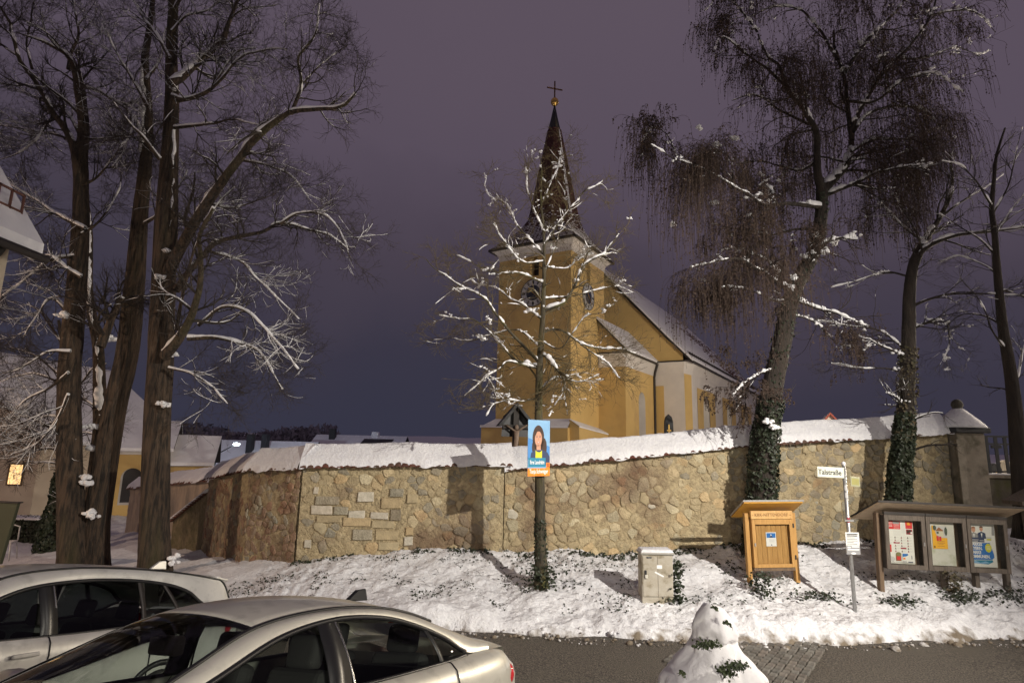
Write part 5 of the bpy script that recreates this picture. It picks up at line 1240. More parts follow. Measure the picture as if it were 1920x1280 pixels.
# ---- ivy tree right of the sign
YD = 14.1
TD = limb_px([(1680, 1010), (1684, 945), (1692, 850), (1700, 740), (1703, 640), (1705, 560), (1712, 500), (1728, 460)], YD, .24, .11, 0, 36, .015)
LD = [limb_px(p, YD, a_, b__, s_, 24, .04) for p, a_, b__, s_ in [
    ([(1716, 495), (1735, 450), (1760, 410), (1780, 370), (1786, 330), (1780, 285)], .10, .02, .1), ([(1714, 500), (1735, 465), (1790, 442), (1850, 434), (1930, 425)], .08, .02, -.2), ([(1705, 578), (1730, 565), (1775, 552), (1850, 550), (1925, 556)], .045, .012, -.3), ([(1705, 618), (1740, 605), (1775, 600)], .04, .012, -.2), ([(1703, 672), (1680, 660), (1655, 648), (1628, 635)], .04, .012, -.3), ([(1762, 408), (1800, 380), (1850, 350), (1880, 330)], .035, .01, .3),
    ([(1702, 700), (1660, 690), (1610, 690), (1560, 680)], .025, .007, .2), ([(1704, 660), (1650, 620), (1590, 610), (1540, 600)], .03, .008, .3), ([(1710, 520), (1660, 510), (1600, 530), (1560, 540)], .03, .008, .4), ([(1776, 600), (1780, 640), (1770, 670)], .02, .006, .1), ([(1704, 770), (1680, 745), (1660, 735)], .035, .015, -.4), ([(1735, 455), (1700, 430), (1670, 400), (1650, 380)], .035, .008, .3)]]
tD, _ = build_tree('ivy_clad_tree', 'bare tree with its trunk wrapped in dark ivy behind the three-window notice board', TD[0][0], [TD], LD, [M['bark_dark'], M['bark_dark'], M['twig']],
    dict(levels=[dict(cnt=10, L=1.4, ang=(25, 60), rr=.5, m_=9, wig=.14, trop=(0, 0, .06)), dict(cnt=5, L=.7, ang=(25, 55), rr=.6, m_=6, wig=.18), dict(cnt=3, L=.35, ang=(20, 50), rr=.7, m_=4)], snow_levels=1, snow_drop=.2, clumps=160, from_trunk=True), 44, None, dict(cover=.70, hmin=.014, fat=.9, f=1.4, lump=.6, edge=6))
i_ = TD[0][:, 2] < 4.4; ivy_on(TD[0][i_], TD[1][i_], 3000, .10, tD, .085)
i_ = (TD[0][:, 2] > 3.6) & (TD[0][:, 2] < 6.2); ivy_on(TD[0][i_], TD[1][i_], 800, .12, tD, .06, M['ivy_dry'], 'dry_ivy')
# birch strands draping over that tree too (they hang from the birch)
# ---- slim tree at the right edge
YE = 13.4
TE = limb_px([(1925, 1010), (1914, 900), (1905, 790), (1895, 700), (1881, 620), (1872, 540), (1866, 450), (1860, 380), (1868, 300), (1885, 240)], YE, .2, .02, .0, 36, .015)
LE = [limb_px(p, YE, a_, b__, s_, 22, .04) for p, a_, b__, s_ in [([(1872, 560), (1880, 545), (1905, 552), (1940, 565)], .04, .015, -.2), ([(1868, 480), (1840, 450), (1810, 430), (1760, 400)], .03, .008, .2), ([(1866, 440), (1900, 390), (1930, 350)], .03, .008, .2), ([(1862, 390), (1830, 340), (1800, 310), (1770, 300)], .025, .006, -.3), ([(1880, 610), (1840, 590), (1800, 590), (1760, 620)], .025, .006, .3), ([(1890, 660), (1860, 620), (1835, 560), (1800, 520)], .025, .006, -.3), ([(1900, 740), (1912, 690), (1925, 640)], .03, .01, .2), ([(1862, 400), (1890, 350), (1905, 290), (1920, 240)], .025, .006, -.2), ([(1873, 520), (1850, 500), (1800, 480), (1760, 490)], .022, .006, .4)]]
build_tree('bare_tree', 'slim bare tree leaning at the right edge in front of the iron fence', TE[0][0], [TE], LE, [M['bark_dark'], M['bark_dark'], M['twig']],
    dict(levels=[dict(cnt=9, L=1.2, ang=(25, 60), rr=.5, m_=8, wig=.14, trop=(0, 0, .08)), dict(cnt=5, L=.6, ang=(25, 55), rr=.6, m_=5, wig=.18), dict(cnt=2, L=.3, ang=(20, 50), rr=.7, m_=4)], snow_levels=1, from_trunk=True), 55, None, dict(cover=.60, hmin=.012, fat=.9, f=1.4, lump=.6, edge=6))
RNG = np.random.default_rng(99); random.seed(99)
# ================================================================== STREET FURNITURE
def flat(b, pts, y, m): b.add([(x, y, z) for x, z in pts], [tuple(range(len(pts)))], m)
def rect(b, x0, z0, x1, z1, y, m): flat(b, [(x0, z0), (x1, z0), (x1, z1), (x0, z1)], y, m)
def ell(b, cx, cz, rx, rz, y, m, n=18, a0=0, a1=2 * math.pi):
    flat(b, [(cx + rx * math.cos(a0 + (a1 - a0) * i / n), cz + rz * math.sin(a0 + (a1 - a0) * i / n)) for i in range(n if a1 - a0 > 6.2 else n + 1)], y, m)
def pc(name, c, rough=.7): return mat(name, c, rough)
P_red = pc('print_red', (.62, .035, .04)); P_dred = pc('print_dark_red', (.30, .03, .05)); P_ora = pc('print_orange', (.85, .26, .02)); P_yel = pc('print_yellow', (.80, .42, .03)); P_blu = pc('print_blue', (.02, .16, .50)); P_teal = pc('print_teal', (.02, .22, .36)); P_sky = pc('print_sky', (.07, .24, .56)); P_lsky = pc('print_light_sky', (.22, .42, .66))
P_blk = pc('print_black', (.02, .02, .022)); P_grey = pc('print_grey', (.30, .30, .31)); P_lgrey = pc('print_light_grey', (.52, .52, .53)); P_skin = pc('print_skin', (.58, .30, .20)); P_hair = pc('print_hair', (.055, .03, .022)); P_lime = pc('print_lime', (.62, .60, .03)); P_grn = pc('print_green', (.20, .42, .05)); P_wht = pc('print_white', (.80, .80, .80)); P_brn = pc('print_brown', (.28, .12, .06)); P_navy = pc('print_navy', (.03, .05, .12))
# ---- wooden notice case (kiosk)
kz = g1(5.85, 12.95); ks = thing('notice_case', 'honey-coloured wooden notice case with slanted roof and one small white sheet', 'notice board', (5.77, 12.98, kz - .17), R(4)); ks.scale = (1, 1, .89); ks.rotation_euler = (Matrix.Rotation(R(4), 3, 'Z') @ Matrix.Rotation(R(-1.2), 3, 'Y')).to_euler()
for s in (-1, 1): MB().box((s * .53 - .045, -.05, -.2), (s * .53 + .045, .05, 1.86)).build('post', M['honey_wood'], ks, bevel=.006)
MB().box((-.46, -.10, .52), (.46, .05, .60)).build('bottom_rail', M['brown_wood'], ks, bevel=.006)
MB().box((-.455, .02, .60), (.455, .045, 1.70)).build('back_panel', M['honey_wood'], ks)
for k in range(8): MB().box((-.45 + k * .113, -.045, .62), (-.45 + k * .113 + .109, -.030, 1.68)).build('back_board', M['honey_wood'], ks, bevel=.003)
for x0, x1, z0, z1 in ((-.46, -.385, .60, 1.72), (.385, .46, .60, 1.72), (-.385, .385, .60, .68), (-.385, .385, 1.60, 1.72)): MB().box((x0, -.12, z0), (x1, -.07, z1)).build('door_frame', M['honey_wood'], ks, bevel=.006)
for s in (-1, 1): MB().box((s * .455 - .012, -.07, .6), (s * .455 + .012, .02, 1.72)).build('case_side', M['honey_wood'], ks)
MB().box((-.385, -.098, .68), (.385, -.092, 1.60)).build('pane', glass_mat('case_glass', (.95, .95, .94), .03, .5), ks)
MB().box((-.47, -.125, 1.73), (.47, -.06, 1.92)).build('name_board', M['pine_wood'], ks, bevel=.006)
text(ks, '- KRK-NITTENDORF ~', .105, pc('burnt_letter', (.17, .07, .02)), (0, -.1265, 1.825), sx=.86)
# mono-pitch roof, high at the front, falling to the back
b = MB(); b.prism([(-.66, -.24, 2.12), (.66, -.24, 2.12), (.66, .42, 1.70), (-.66, .42, 1.70)], (0, 0, .03)); b.build('roof_board', M['orange_wood'], ks)
b = MB(); b.add([(-.68, -.255, 2.155), (.68, -.255, 2.155), (.68, .43, 1.735), (-.68, .43, 1.735), (-.68, -.255, 2.195), (.68, -.255, 2.195), (.68, .43, 1.76), (-.68, .43, 1.76)], [(0, 3, 2, 1), (4, 5, 6, 7), (0, 1, 5, 4), (1, 2, 6, 5), (2, 3, 7, 6), (3, 0, 4, 7)]); b.build('roof_sheet', M['galv'], ks)
for z in (.78, 1.52): MB().box((.455, -.13, z), (.485, -.10, z + .10)).build('hinge', M['iron'], ks)
MB().box((-.43, -.135, 1.10), (-.40, -.12, 1.17)).build('lock', M['galv'], ks)
nt_ = tag(bpy.data.objects.new('notice_sheet', None), 'single small white sheet with a blue picture inside the honey-coloured notice case', 'notice'); link(nt_); nt_.matrix_world = Matrix.Translation((5.77, 12.98, kz - .17)) @ Matrix.Rotation(R(4), 4, 'Z') @ Matrix.Rotation(R(-1.2), 4, 'Y') @ Matrix.Diagonal((1, 1, .89, 1)) @ Matrix.Translation((0, -.052, 0))
b = MB(); b.box((-.13, -.004, 1.08), (.10, .004, 1.41)); b.build('sheet', M['paper'], nt_)
b = MB(); rect(b, -.115, 1.28, .085, 1.39, -.0055, 0); flat(b, [(-.06, 1.285), (-.015, 1.34), (.03, 1.285)], -.0065, 1); flat(b, [(-.035, 1.33), (-.015, 1.37), (.005, 1.33)], -.0065, 3)
for k in range(5): rect(b, -.06, 1.25 - k * .018, .05, 1.256 - k * .018, -.0055, 2)
flat(b, [(-.03, 1.10), (.0, 1.10), (-.012, 1.14)], -.0055, 1); b.build('print', [P_blu, P_navy, P_lgrey, P_wht], nt_)
# ---- three-window notice board
tx, ty = 9.27, 12.72; tz = g1(tx, ty)
tb = thing('notice_board', 'weathered three-window wooden notice board under one long roof', 'notice board', (tx, ty, tz - .13), R(2)); tb.scale = (.95, 1, .90); tb.rotation_euler = (Matrix.Rotation(R(2), 3, 'Z') @ Matrix.Rotation(R(1.5), 3, 'Y')).to_euler()
for x, s_ in ((-1.44, .1), (.02, .1), (.75, .1), (1.46, .1)): MB().box((x - .05, -.02, -.25), (x + .05, .09, 1.84 if abs(x) > 1 else .7)).build('post', M['grey_wood'] if x > -1 else M['brown_wood'], tb, bevel=.006)
b = MB(); b.prism([(-1.66, -.36, 2.10), (1.66, -.36, 2.10), (1.66, .58, 1.62), (-1.66, .58, 1.62)], (0, 0, .035)); b.build('roof_boards', mat('board_underside', (.60, .46, .32), .8, (.48, .37, .25), 5, bump=.2, stretch=(.4, 6, 6)), tb)
b = MB(); b.prism([(-1.68, -.38, 2.145), (1.68, -.38, 2.145), (1.68, .60, 1.66), (-1.68, .60, 1.66)], (0, 0, .025)); b.build('roof_sheet', M['slate'], tb)
b = MB(); b.bar((-1.69, -.385, 2.145), (1.69, -.385, 2.145), .02, .045); b.build('roof_edge', M['dark_wood'], tb)
for q in range(3):
    x0 = -1.40 + q * .945; x1 = x0 + .915; z0, z1 = .62, 1.80
    cs = bpy.data.objects.new('case', None); link(cs, tb)
    MB().box((x0, .05, z0), (x1, .075, z1)).build('back_board', M['brown_wood'], cs)
    for xx in (x0, x1 - .022): MB().box((xx, -.12, z0), (xx + .022, .05, z1)).build('case_side', M['dark_wood'], cs)
    MB().box((x0 + .022, -.12, z1 - .022), (x1 - .022, .05, z1)).build('case_top', M['dark_wood'], cs); MB().box((x0 + .022, -.12, z0), (x1 - .022, .05, z0 + .022)).build('case_bottom', M['dark_wood'], cs)
    fr = MB(); t = .085
    fr.box((x0 - .005, -.165, z0 - .005), (x0 + t, -.125, z1 + .03)); fr.box((x1 - t, -.165, z0 - .005), (x1 + .005, -.125, z1 + .03)); fr.box((x0 + t, -.164, z0 - .005), (x1 - t, -.125, z0 + .10)); fr.box((x0 + t, -.164, z1 - .085), (x1 - t, -.125, z1 + .03)); fr.build('door_frame', M['grey_wood'], cs, bevel=.005)
    MB().box((x0 - .01, -.175, z1 + .035), (x1 + .01, -.10, z1 + .10)).build('head_board', M['dark_wood'], cs, bevel=.004)
    MB().box((x0 + t - .005, -.146, z0 + .095), (x1 - t + .005, -.142, z1 - .08)).build('pane', glass_mat('board_glass', (.94, .94, .92), .04, .5), cs)
    MB().box((x1 - t + .02, -.18, 1.16), (x1 - t + .045, -.165, 1.24)).build('lock', M['galv'], cs)
    MB().box((x0 + t, -.055, z0 + .10), (x1 - .20, -.04, z1 - .085)).build('white_panel', mat('pin_panel', (.62, .62, .58), .8, (.56, .56, .51), 2, col3=(.40, .42, .30) if q == 1 else None, s3=3), cs)
    MB().box((x1 - .2, .02, z0 + .03), (x1 - .09, .048, z0 + .22)).build('inner_ledge', M['brown_wood'], cs)
Mtb = Matrix.Translation((tx, ty, tz - .13)) @ Matrix.Rotation(R(2), 4, 'Z') @ Matrix.Rotation(R(1.5), 4, 'Y') @ Matrix.Diagonal((.95, 1, .90, 1))
def poster(name, label, dx, dz, build):
    o = tag(bpy.data.objects.new(name, None), label, 'poster'); link(o); o.matrix_world = Mtb @ Matrix.Translation((dx, -.062, dz)); build(o); return o
def p_red(o):
    MB().box((0, -.004, 0), (.61, .002, .93)).build('sheet', M['paper'], o)
    b = MB(); y = -.0055
    rect(b, .0, .74, .33, .93, y, 0); rect(b, .16, .86, .31, .92, y - .001, 2); rect(b, .45, .76, .61, .93, y, 0); rect(b, .46, .63, .60, .745, y, 1)
    for zz in (.885, .855, .825, .795): rect(b, .02, zz, .15, zz + .008, y - .001, 5); rect(b, .18, zz - .03, .31, zz - .024, y - .001, 5)
    rect(b, .49, .88, .55, .90, y - .001, 3); rect(b, .49, .845, .57, .87, y - .001, 3)
    ell(b, .50, .69, .03, .04, y - .001, 4); ell(b, .55, .71, .03, .03, y - .001, 4); ell(b, .575, .67, .018, .03, y - .001, 5)
    for zz in np.arange(.66, .92, .02): rect(b, .345, zz, .44, zz + .004, y, 6)
    for zz in np.arange(.60, .73, .022): rect(b, .16, zz, .33, zz + .004, y, 6)
    for c in range(4):
        for r_ in range(6):
            x = .03 + c * .145; z = .54 - r_ * .062
            if (c, r_) in ((1, 2), (2, 4), (0, 3), (0, 4), (0, 5)): continue
            ell(b, x + .02, z + .025, .009, .011, y, 4, 8); flat(b, [(x, z - .005), (x + .042, z - .005), (x + .03, z + .014), (x + .01, z + .014)], y, 4 if (c + r_) % 2 else 1)
            rect(b, x + .05, z + .018, x + .115, z + .022, y, 6); rect(b, x + .05, z + .004, x + .10, z + .008, y, 6)
    rect(b, .155, .415, .295, .452, y, 1); rect(b, .31, .295, .44, .330, y, 1); rect(b, .02, .22, .10, .39, y, 0)
    rect(b, .20, .44 - .005, .27, .443, y - .001, 5)
    b.build('print', [P_red, P_dred, P_grey, P_yel, P_hair, P_wht, P_lgrey], o)
def p_map(o):
    b = MB(); b.box((0, -.003, 0), (.16, .003, .20)); b.build('sheet', M['paper'], o); b = MB(); y = -.0045
    flat(b, [(.0, .12), (.06, .14), (.12, .13), (.15, .08), (.11, .03), (.14, .0), (.07, .02), (.03, .06)], y, 0); rect(b, .02, .1, .05, .19, y - .001, 1); b.build('print', [P_lgrey, P_grey], o)
def p_tree(o): MB().box((0, -.003, 0), (.12, .003, .15)).build('sheet', P_brn, o); b = MB(); ell(b, .06, .15, .065, .045, -.0045, 0, 12); rect(b, .02, .02, .10, .1, -.0045, 1); b.build('print', [pc('print_olive', (.20, .19, .09)), P_red], o)
def p_card(o):
    MB().box((0, -.003, 0), (.24, .003, .20)).build('sheet', M['paper'], o); b = MB(); y = -.0045
    flat(b, [(0, .20), (.12, .20), (.13, .17), (.08, .14), (0, .13)], y, 0); rect(b, .01, .07, .06, .11, y, 1); rect(b, .12, .005, .23, .025, y, 2); rect(b, .20, .08, .215, .16, y, 2); rect(b, .0, 0, .09, .04, y, 3); b.build('print', [P_blu, P_ora, P_navy, P_lgrey], o)
xq = lambda q: -1.40 + q * .945
poster('poster', 'red and white sheet of small portraits in the left window of the three-window board', xq(0) + .085, .76, p_red) 
poster('leaflet', 'grey map sheet at lower left of the red and white portrait sheet', xq(0) + .10, .745 - .0, lambda o: p_map(o)).location[1] -= .012
poster('leaflet', 'small brown leaflet with a tree, between the map sheet and the blue card', xq(0) + .27, .79, p_tree).location[1] -= .012
poster('leaflet', 'white card with a blue corner below the red and white portrait sheet', xq(0) + .42, .755, p_card).location[1] -= .012
def p_yel(o):
    MB().box((0, -.004, 0), (.34, .002, .52)).build('sheet', P_yel, o); b = MB(); y = -.0055
    flat(b, [(.04, .52), (.34, .52), (.34, .25), (.12, .25), (.08, .36)], y, 0); flat(b, [(.07, .40), (.16, .49), (.26, .42), (.25, .40)], y - .001, 1); flat(b, [(.10, .40), (.25, .40), (.27, .27), (.13, .28)], y - .001, 2)
    ell(b, .315, .40, .035, .10, y - .001, 3, 12); ell(b, .06, .47, .04, .06, y - .001, 3, 12); rect(b, .10, .34, .15, .39, y - .002, 3)
    rect(b, .09, .18, .14, .29, y - .002, 4); rect(b, .15, .18, .20, .28, y - .002, 4)
    for zz, x1 in ((.165, .27), (.13, .28), (.105, .24), (.06, .26)): rect(b, .10, zz, x1, zz + .008, y - .001, 5)
    rect(b, .02, .02, .05, .06, y - .001, 6); b.build('print', [P_lgrey, P_brn, pc('print_house', (.62, .58, .45)), pc('print_dark_green', (.07, .09, .07)), P_red, P_brn, P_blk], o)
poster('poster', 'yellow poster with a house picture alone in the middle window of the three-window board', xq(1) + .20, 1.10, p_yel)
def p_blue(o):
    MB().box((0, -.004, 0), (.60, .002, 1.0)).build('sheet', M['paper'], o); b = MB(); y = -.0055
    flat(b, [(.0, .15), (.50, .17), (.55, .22), (.55, .28), (.47, .55), (.0, .52)], y, 0); flat(b, [(0, .14), (.5, .16), (.52, .12), (.40, .06), (0, .08)], y, 1); flat(b, [(0, .1), (.1, .14), (.22, .09), (.34, .13), (.44, .09), (.3, .07), (0, .08)], y - .001, 2)
    ell(b, .43, .43, .075, .10, y - .001, 3, 20)
    for zz in (.46, .43, .40): rect(b, .385, zz, .475, zz + .008, y - .002, 4)
    # two men: plain portraits in dark jackets
    for cx, cz, sc_ in ((.12, .84, 1.0), (.30, .86, .9)):
        flat(b, [(cx - .11 * sc_, cz - .22), (cx + .11 * sc_, cz - .22), (cx + .10 * sc_, cz - .10), (cx, cz - .06), (cx - .10 * sc_, cz - .10)], y - .001, 5 if cx > .2 else 6)
        ell(b, cx, cz, .045 * sc_, .062 * sc_, y - .002, 7, 16); ell(b, cx, cz + .03, .047 * sc_, .04 * sc_, y - .003, 8 if cx > .2 else 9, 14, 0, math.pi); flat(b, [(cx - .02, cz - .10), (cx + .02, cz - .10), (cx, cz - .20)], y - .003, 4)
    rect(b, .05, .555, .35, .66, y - .003, 5); rect(b, .06, .60, .22, .615, y - .004, 10); rect(b, .06, .57, .20, .585, y - .004, 10); rect(b, .24, .585, .34, .60, y - .004, 10)
    rect(b, .40, .60, .52, .68, y - .001, 10); rect(b, .41, .605, .51, .64, y - .002, 3); flat(b, [(.53, .72), (.60, .72), (.60, .92), (.55, .93)], y - .001, 11)
    b.build('print', [P_blu, P_teal, P_lsky, P_lime, P_wht, P_navy, P_grey, P_skin, P_hair, P_brn, P_lgrey, P_grey], o)
    for k, s_ in enumerate(('STARKES', 'BAYERN.', 'STARKE', 'KOMMUNEN.')): text(o, s_, .098, P_wht, (-.020, -.0075, .505 - k * .092), align='LEFT', sx=.80, ext=.0006, off=.004)
poster('poster', 'blue and white election poster with two men in the right window of the three-window board', xq(2) + .095, .735, p_blue)
# ---- notice board cut off by the right edge
nb = thing('notice_board', 'weathered wooden notice board cut off by the right edge of the picture', 'notice board', (12.0, 12.95, g1(12, 12.95) - .05), R(-6))
for x in (-.55, .65): MB().box((x - .06, -.05, -.25), (x + .06, .06, 1.95)).build('post', M['grey_wood'], nb, bevel=.006)
MB().box((-.5, .0, .55), (.6, .04, 1.85)).build('back_board', M['grey_wood'], nb)
b = MB(); b.box((-.55, -.12, .5), (-.44, -.06, 1.9)); b.box((.55, -.12, .5), (.65, -.06, 1.9)); b.box((-.44, -.119, .5), (.55, -.06, .6)); b.box((-.44, -.119, 1.8), (.55, -.06, 1.9)); b.build('door_frame', M['grey_wood'], nb, bevel=.005)
b = MB(); b.prism([(-.85, -.35, 1.72), (0.05, -.35, 2.16), (.95, -.35, 1.72), (.95, -.35, 1.80), (.05, -.35, 2.26), (-.85, -.35, 1.80)], (0, .6, 0)); b.build('roof', M['grey_wood'], nb)
MB().box((-.30, -.02, .8), (.3, -.004, 1.65)).build('sheet', M['paper'], nb)
# ---- street sign
sx_, sy_ = 6.83, 11.86; sz = g1(sx_, sy_)
sp = thing('street_sign', 'leaning steel post with white Talstraße sign and small yellow-green sign', 'street sign', (sx_, sy_, sz - .2), 0)
MB().tube([(0, 0, -.3), (0, 0, 3.02)], .036, 14).build('post', M['galv'], sp, smooth=True)
b = MB(); b.lathe([(.037, 0), (.037, .02), (.028, .045), (.005, .055)], (0, 0, 3.02), 14); b.build('post_cap', M['galv'], sp, smooth=True)
b = MB(); b.lathe([(.03, 0), (.045, .03), (.03, .06), (.005, .075)], (0, 0, 3.045), 10); b.build('snow_cap', M['snow'], sp, smooth=True)
s1 = bpy.data.objects.new('name_plate', None); link(s1, sp); s1.location = (-.31, -.055, 2.90); s1.scale = (.86, 1, .9); s1.rotation_euler = (0, R(1.5), R(-5))
MB().box((-.30, -.006, -.115), (.30, .006, .115)).build('plate', mat('enamel_white', (.66, .68, .58), .45), s1, bevel=.004); text(s1, 'Talstraße', .155, P_blk, (-.02, -.0075, -.005), sx=.90, off=.0025)
b = MB(); 
for x in (-.27, .27): ell(b, x, .0, .008, .008, -.0072, 0, 8)
b.build('rivets', P_grey, s1)
s2 = bpy.data.objects.new('name_plate', None); link(s2, sp); s2.location = (.22, .02, 2.72); s2.scale = (.9, 1, .9); s2.rotation_euler = (0, R(4), R(38)); s2['label'] = 'small yellow-green name plate turned away to the right'
MB().box((-.24, -.006, -.11), (.24, .006, .11)).build('plate', mat('enamel_yellow', (.34, .34, .22), .45), s2, bevel=.004)
b = MB()
for k in range(9): rect(b, -.19 + k * .043, -.07, -.165 + k * .043, .07, -.0075, 0)
b.build('faded_print', pc('faded_yellow_print', (.33, .30, .05)), s2)
for z in (2.97, 2.82, 2.74, 1.94): MB().lathe([(.041, 0), (.045, .004), (.045, .02), (.041, .024)], (0, 0, z), 14).build('clamp', M['galv'], sp)
MB().box((-.09, -.05, 1.945), (.09, -.04, 1.98)).build('clamp', M['galv'], sp)
for z, c_ in ((2.55, P_lgrey), (2.40, P_lgrey), (1.92, P_dred)):
    b = MB(); n = 8; a0, a1 = R(215), R(325)
    b.add([(.0375 * math.cos(a0 + (a1 - a0) * i / n), .0375 * math.sin(a0 + (a1 - a0) * i / n), zz) for zz in (z, z + .10) for i in range(n + 1)], [(i, i + 1, n + 2 + i, n + 1 + i) for i in range(n)]); b.build('sticker', c_, sp)
s3 = bpy.data.objects.new('notice_plate', None); link(s3, sp); s3.location = (.03, -.05, 1.53)
MB().box((-.135, -.005, -.21), (.135, .005, .21)).build('plate', M['paper'], s3)
b = MB()
for k, (x0, x1, h) in enumerate([(-.11, .11, .018), (-.11, .10, .018), (-.11, .05, .008), (-.11, .09, .008), (-.11, .10, .008), (-.11, .02, .008), (-.11, .09, .008)]): rect(b, x0, .165 - k * .03, x1, .165 - k * .03 + h, -.0065, 0)
rect(b, -.135, -.21, .135, -.04, -.0062, 1); rect(b, -.11, -.09, -.05, -.06, -.007, 2); rect(b, -.03, -.075, .12, -.05, -.007, 2); rect(b, -.11, -.13, .12, -.105, -.007, 2); ell(b, 0, -.19, .05, .02, -.007, 2, 12); b.build('print', [P_blk, P_grey, P_wht], s3)
# ---- utility cabinet
cx_, cy_ = 3.02, 12.2; cz_ = g1(cx_, cy_)
uc = thing('utility_cabinet', 'stained beige cable cabinet standing in the snow with a snow cap', 'cabinet', (cx_, cy_, cz_ - .02), R(1)); uc.scale = (1, 1, .83)
MB().box((-.31, -.155, -.2), (.31, .165, .16)).build('base', M['cabinet'], uc, bevel=.008)
MB().box((-.315, -.165, .165), (.315, .165, 1.14)).build('body', M['cabinet'], uc, bevel=.012)
MB().box((-.295, -.178, .19), (.0, -.166, 1.10)).build('door', M['cabinet'], uc, bevel=.004); MB().box((.006, -.178, .19), (.297, -.166, 1.10)).build('door', M['cabinet'], uc, bevel=.004)
MB().box((-.345, -.20, 1.14), (.345, .20, 1.185)).build('lid', mat('cabinet_lid', (.33, .32, .29), .6), uc, bevel=.012)
b = MB(); b.add([(-.335, -.19, 1.187), (.335, -.19, 1.187), (.335, .19, 1.187), (-.335, .19, 1.187), (-.30, -.165, 1.25), (.31, -.16, 1.245), (.30, .16, 1.26), (-.30, .16, 1.255)], [(0, 1, 5, 4), (1, 2, 6, 5), (2, 3, 7, 6), (3, 0, 4, 7), (4, 5, 6, 7)]); b.build('snow_cap', M['snow'], uc, bevel=.02, seg=3, smooth=True)
MB().box((-.265, -.20, .60), (-.225, -.178, .78)).build('handle', M['slate'], uc, bevel=.006); MB().box((-.262, -.215, .60), (-.205, -.178, .68)).build('lock', mat('lock_metal', (.55, .53, .46), .5), uc, bevel=.005)
MB().box((-.22, -.1815, 1.05), (-.12, -.178, 1.09)).build('number_plate', P_blk, uc); text(uc, 'KVZ', .03, P_lgrey, (-.17, -.1825, 1.07))
MB().box((-.015, -.181, .82), (.09, -.178, .90)).build('sticker', P_wht, uc)
b = MB(); b.box((-.10, -.181, -.018), (.10, -.178, .018), mat=Matrix.Translation((.03, 0, .69)) @ Matrix.Rotation(R(30), 4, 'Y')); b.build('sticker', P_wht, uc)
ground_leaves(260, cx_ + .42, cy_ - .02, .07, .10, .07, 'ivy_patch', hgt=.75)
bpy.data.objects[-1] if False else None
# ---- election poster on the young tree
kP = np.argmin(np.abs(TP[0][:, 2] - 3.3)); pp = TP[0][kP]
ep = thing('poster', 'election poster of a woman in a yellow top hung on the young tree trunk', 'poster', (pp[0] - .02, pp[1] - .30, 2.72), R(38))
MB().box((-.31, -.004, 0), (.31, .004, 1.18)).build('board', mat('poster_board', (.45, .62, .78), .5), ep)
b = MB(); y = -.0055
rect(b, -.31, .0, .31, 1.18, y, 0); flat(b, [(-.31, .35), (.31, .35), (.31, .62), (-.31, .80)], y - .0005, 1)
ell(b, -.02, .80, .165, .27, y - .001, 3, 26); ell(b, -.12, .60, .08, .16, y - .001, 3, 16); ell(b, .14, .60, .085, .2, y - .001, 3, 16); ell(b, -.02, .78, .10, .165, y - .002, 2, 24); rect(b, -.07, .52, .045, .66, y - .002, 2)
flat(b, [(-.27, .22), (.31, .22), (.31, .40), (.24, .50), (.10, .545), (-.12, .545), (-.22, .48)], y - .003, 4); flat(b, [(-.10, .22), (.09, .22), (.085, .54), (.03, .50), (-.04, .50), (-.10, .54)], y - .004, 5)
flat(b, [(-.13, .80), (-.09, 1.0), (.02, 1.04), (.10, .96), (.105, .86), (.04, .95), (-.06, .93)], y - .003, 3)
for s in (-1, 1): ell(b, -.02 + s * .043, .815, .018, .009, y - .003, 4, 10); rect(b, -.02 + s * .043 - .024, .84, -.02 + s * .043 + .024, .848, y - .003, 3)
flat(b, [(-.03, .76), (-.01, .76), (-.012, .80), (-.026, .80)], y - .003, 9); ell(b, -.02, .715, .042, .022, y - .003, 6, 14, math.pi, 2 * math.pi); ell(b, -.02, .712, .03, .012, y - .004, 8, 12, math.pi, 2 * math.pi)
rect(b, -.29, .19, .19, .38, y - .005, 7); rect(b, -.31, .0, .31, .165, y - .005, 10); rect(b, .21, .165, .31, .28, y - .005, 10); flat(b, [(.225, .185), (.24, .18), (.295, .26), (.28, .268)], y - .006, 6); flat(b, [(.225, .262), (.24, .268), (.295, .19), (.28, .182)], y - .006, 6)
b.build('print', [P_lsky, P_sky, P_skin, P_hair, P_navy, P_lime, P_dred, P_teal, P_wht, pc('print_skin_shadow', (.46, .22, .14)), P_ora], ep)
text(ep, 'Ihre Landrätin', .115, P_wht, (-.05, -.0125, .285), sx=.62, ext=.0006, off=.003); text(ep, 'Tanja Schweiger', .12, P_wht, (0, -.0125, .095), sx=.66, ext=.0006, off=.003); 
b = MB(); rect(b, -.05, .02, .07, .028, -.0112, 0); b.build('small_print', P_blk, ep)
for z in (.25, .95): MB().tube([(-.06, .0, z), (-.10, .2, z), (0, .29, z), (.12, .2, z), (.06, .0, z)], .005, 5).build('cable_tie', M['black'], ep)
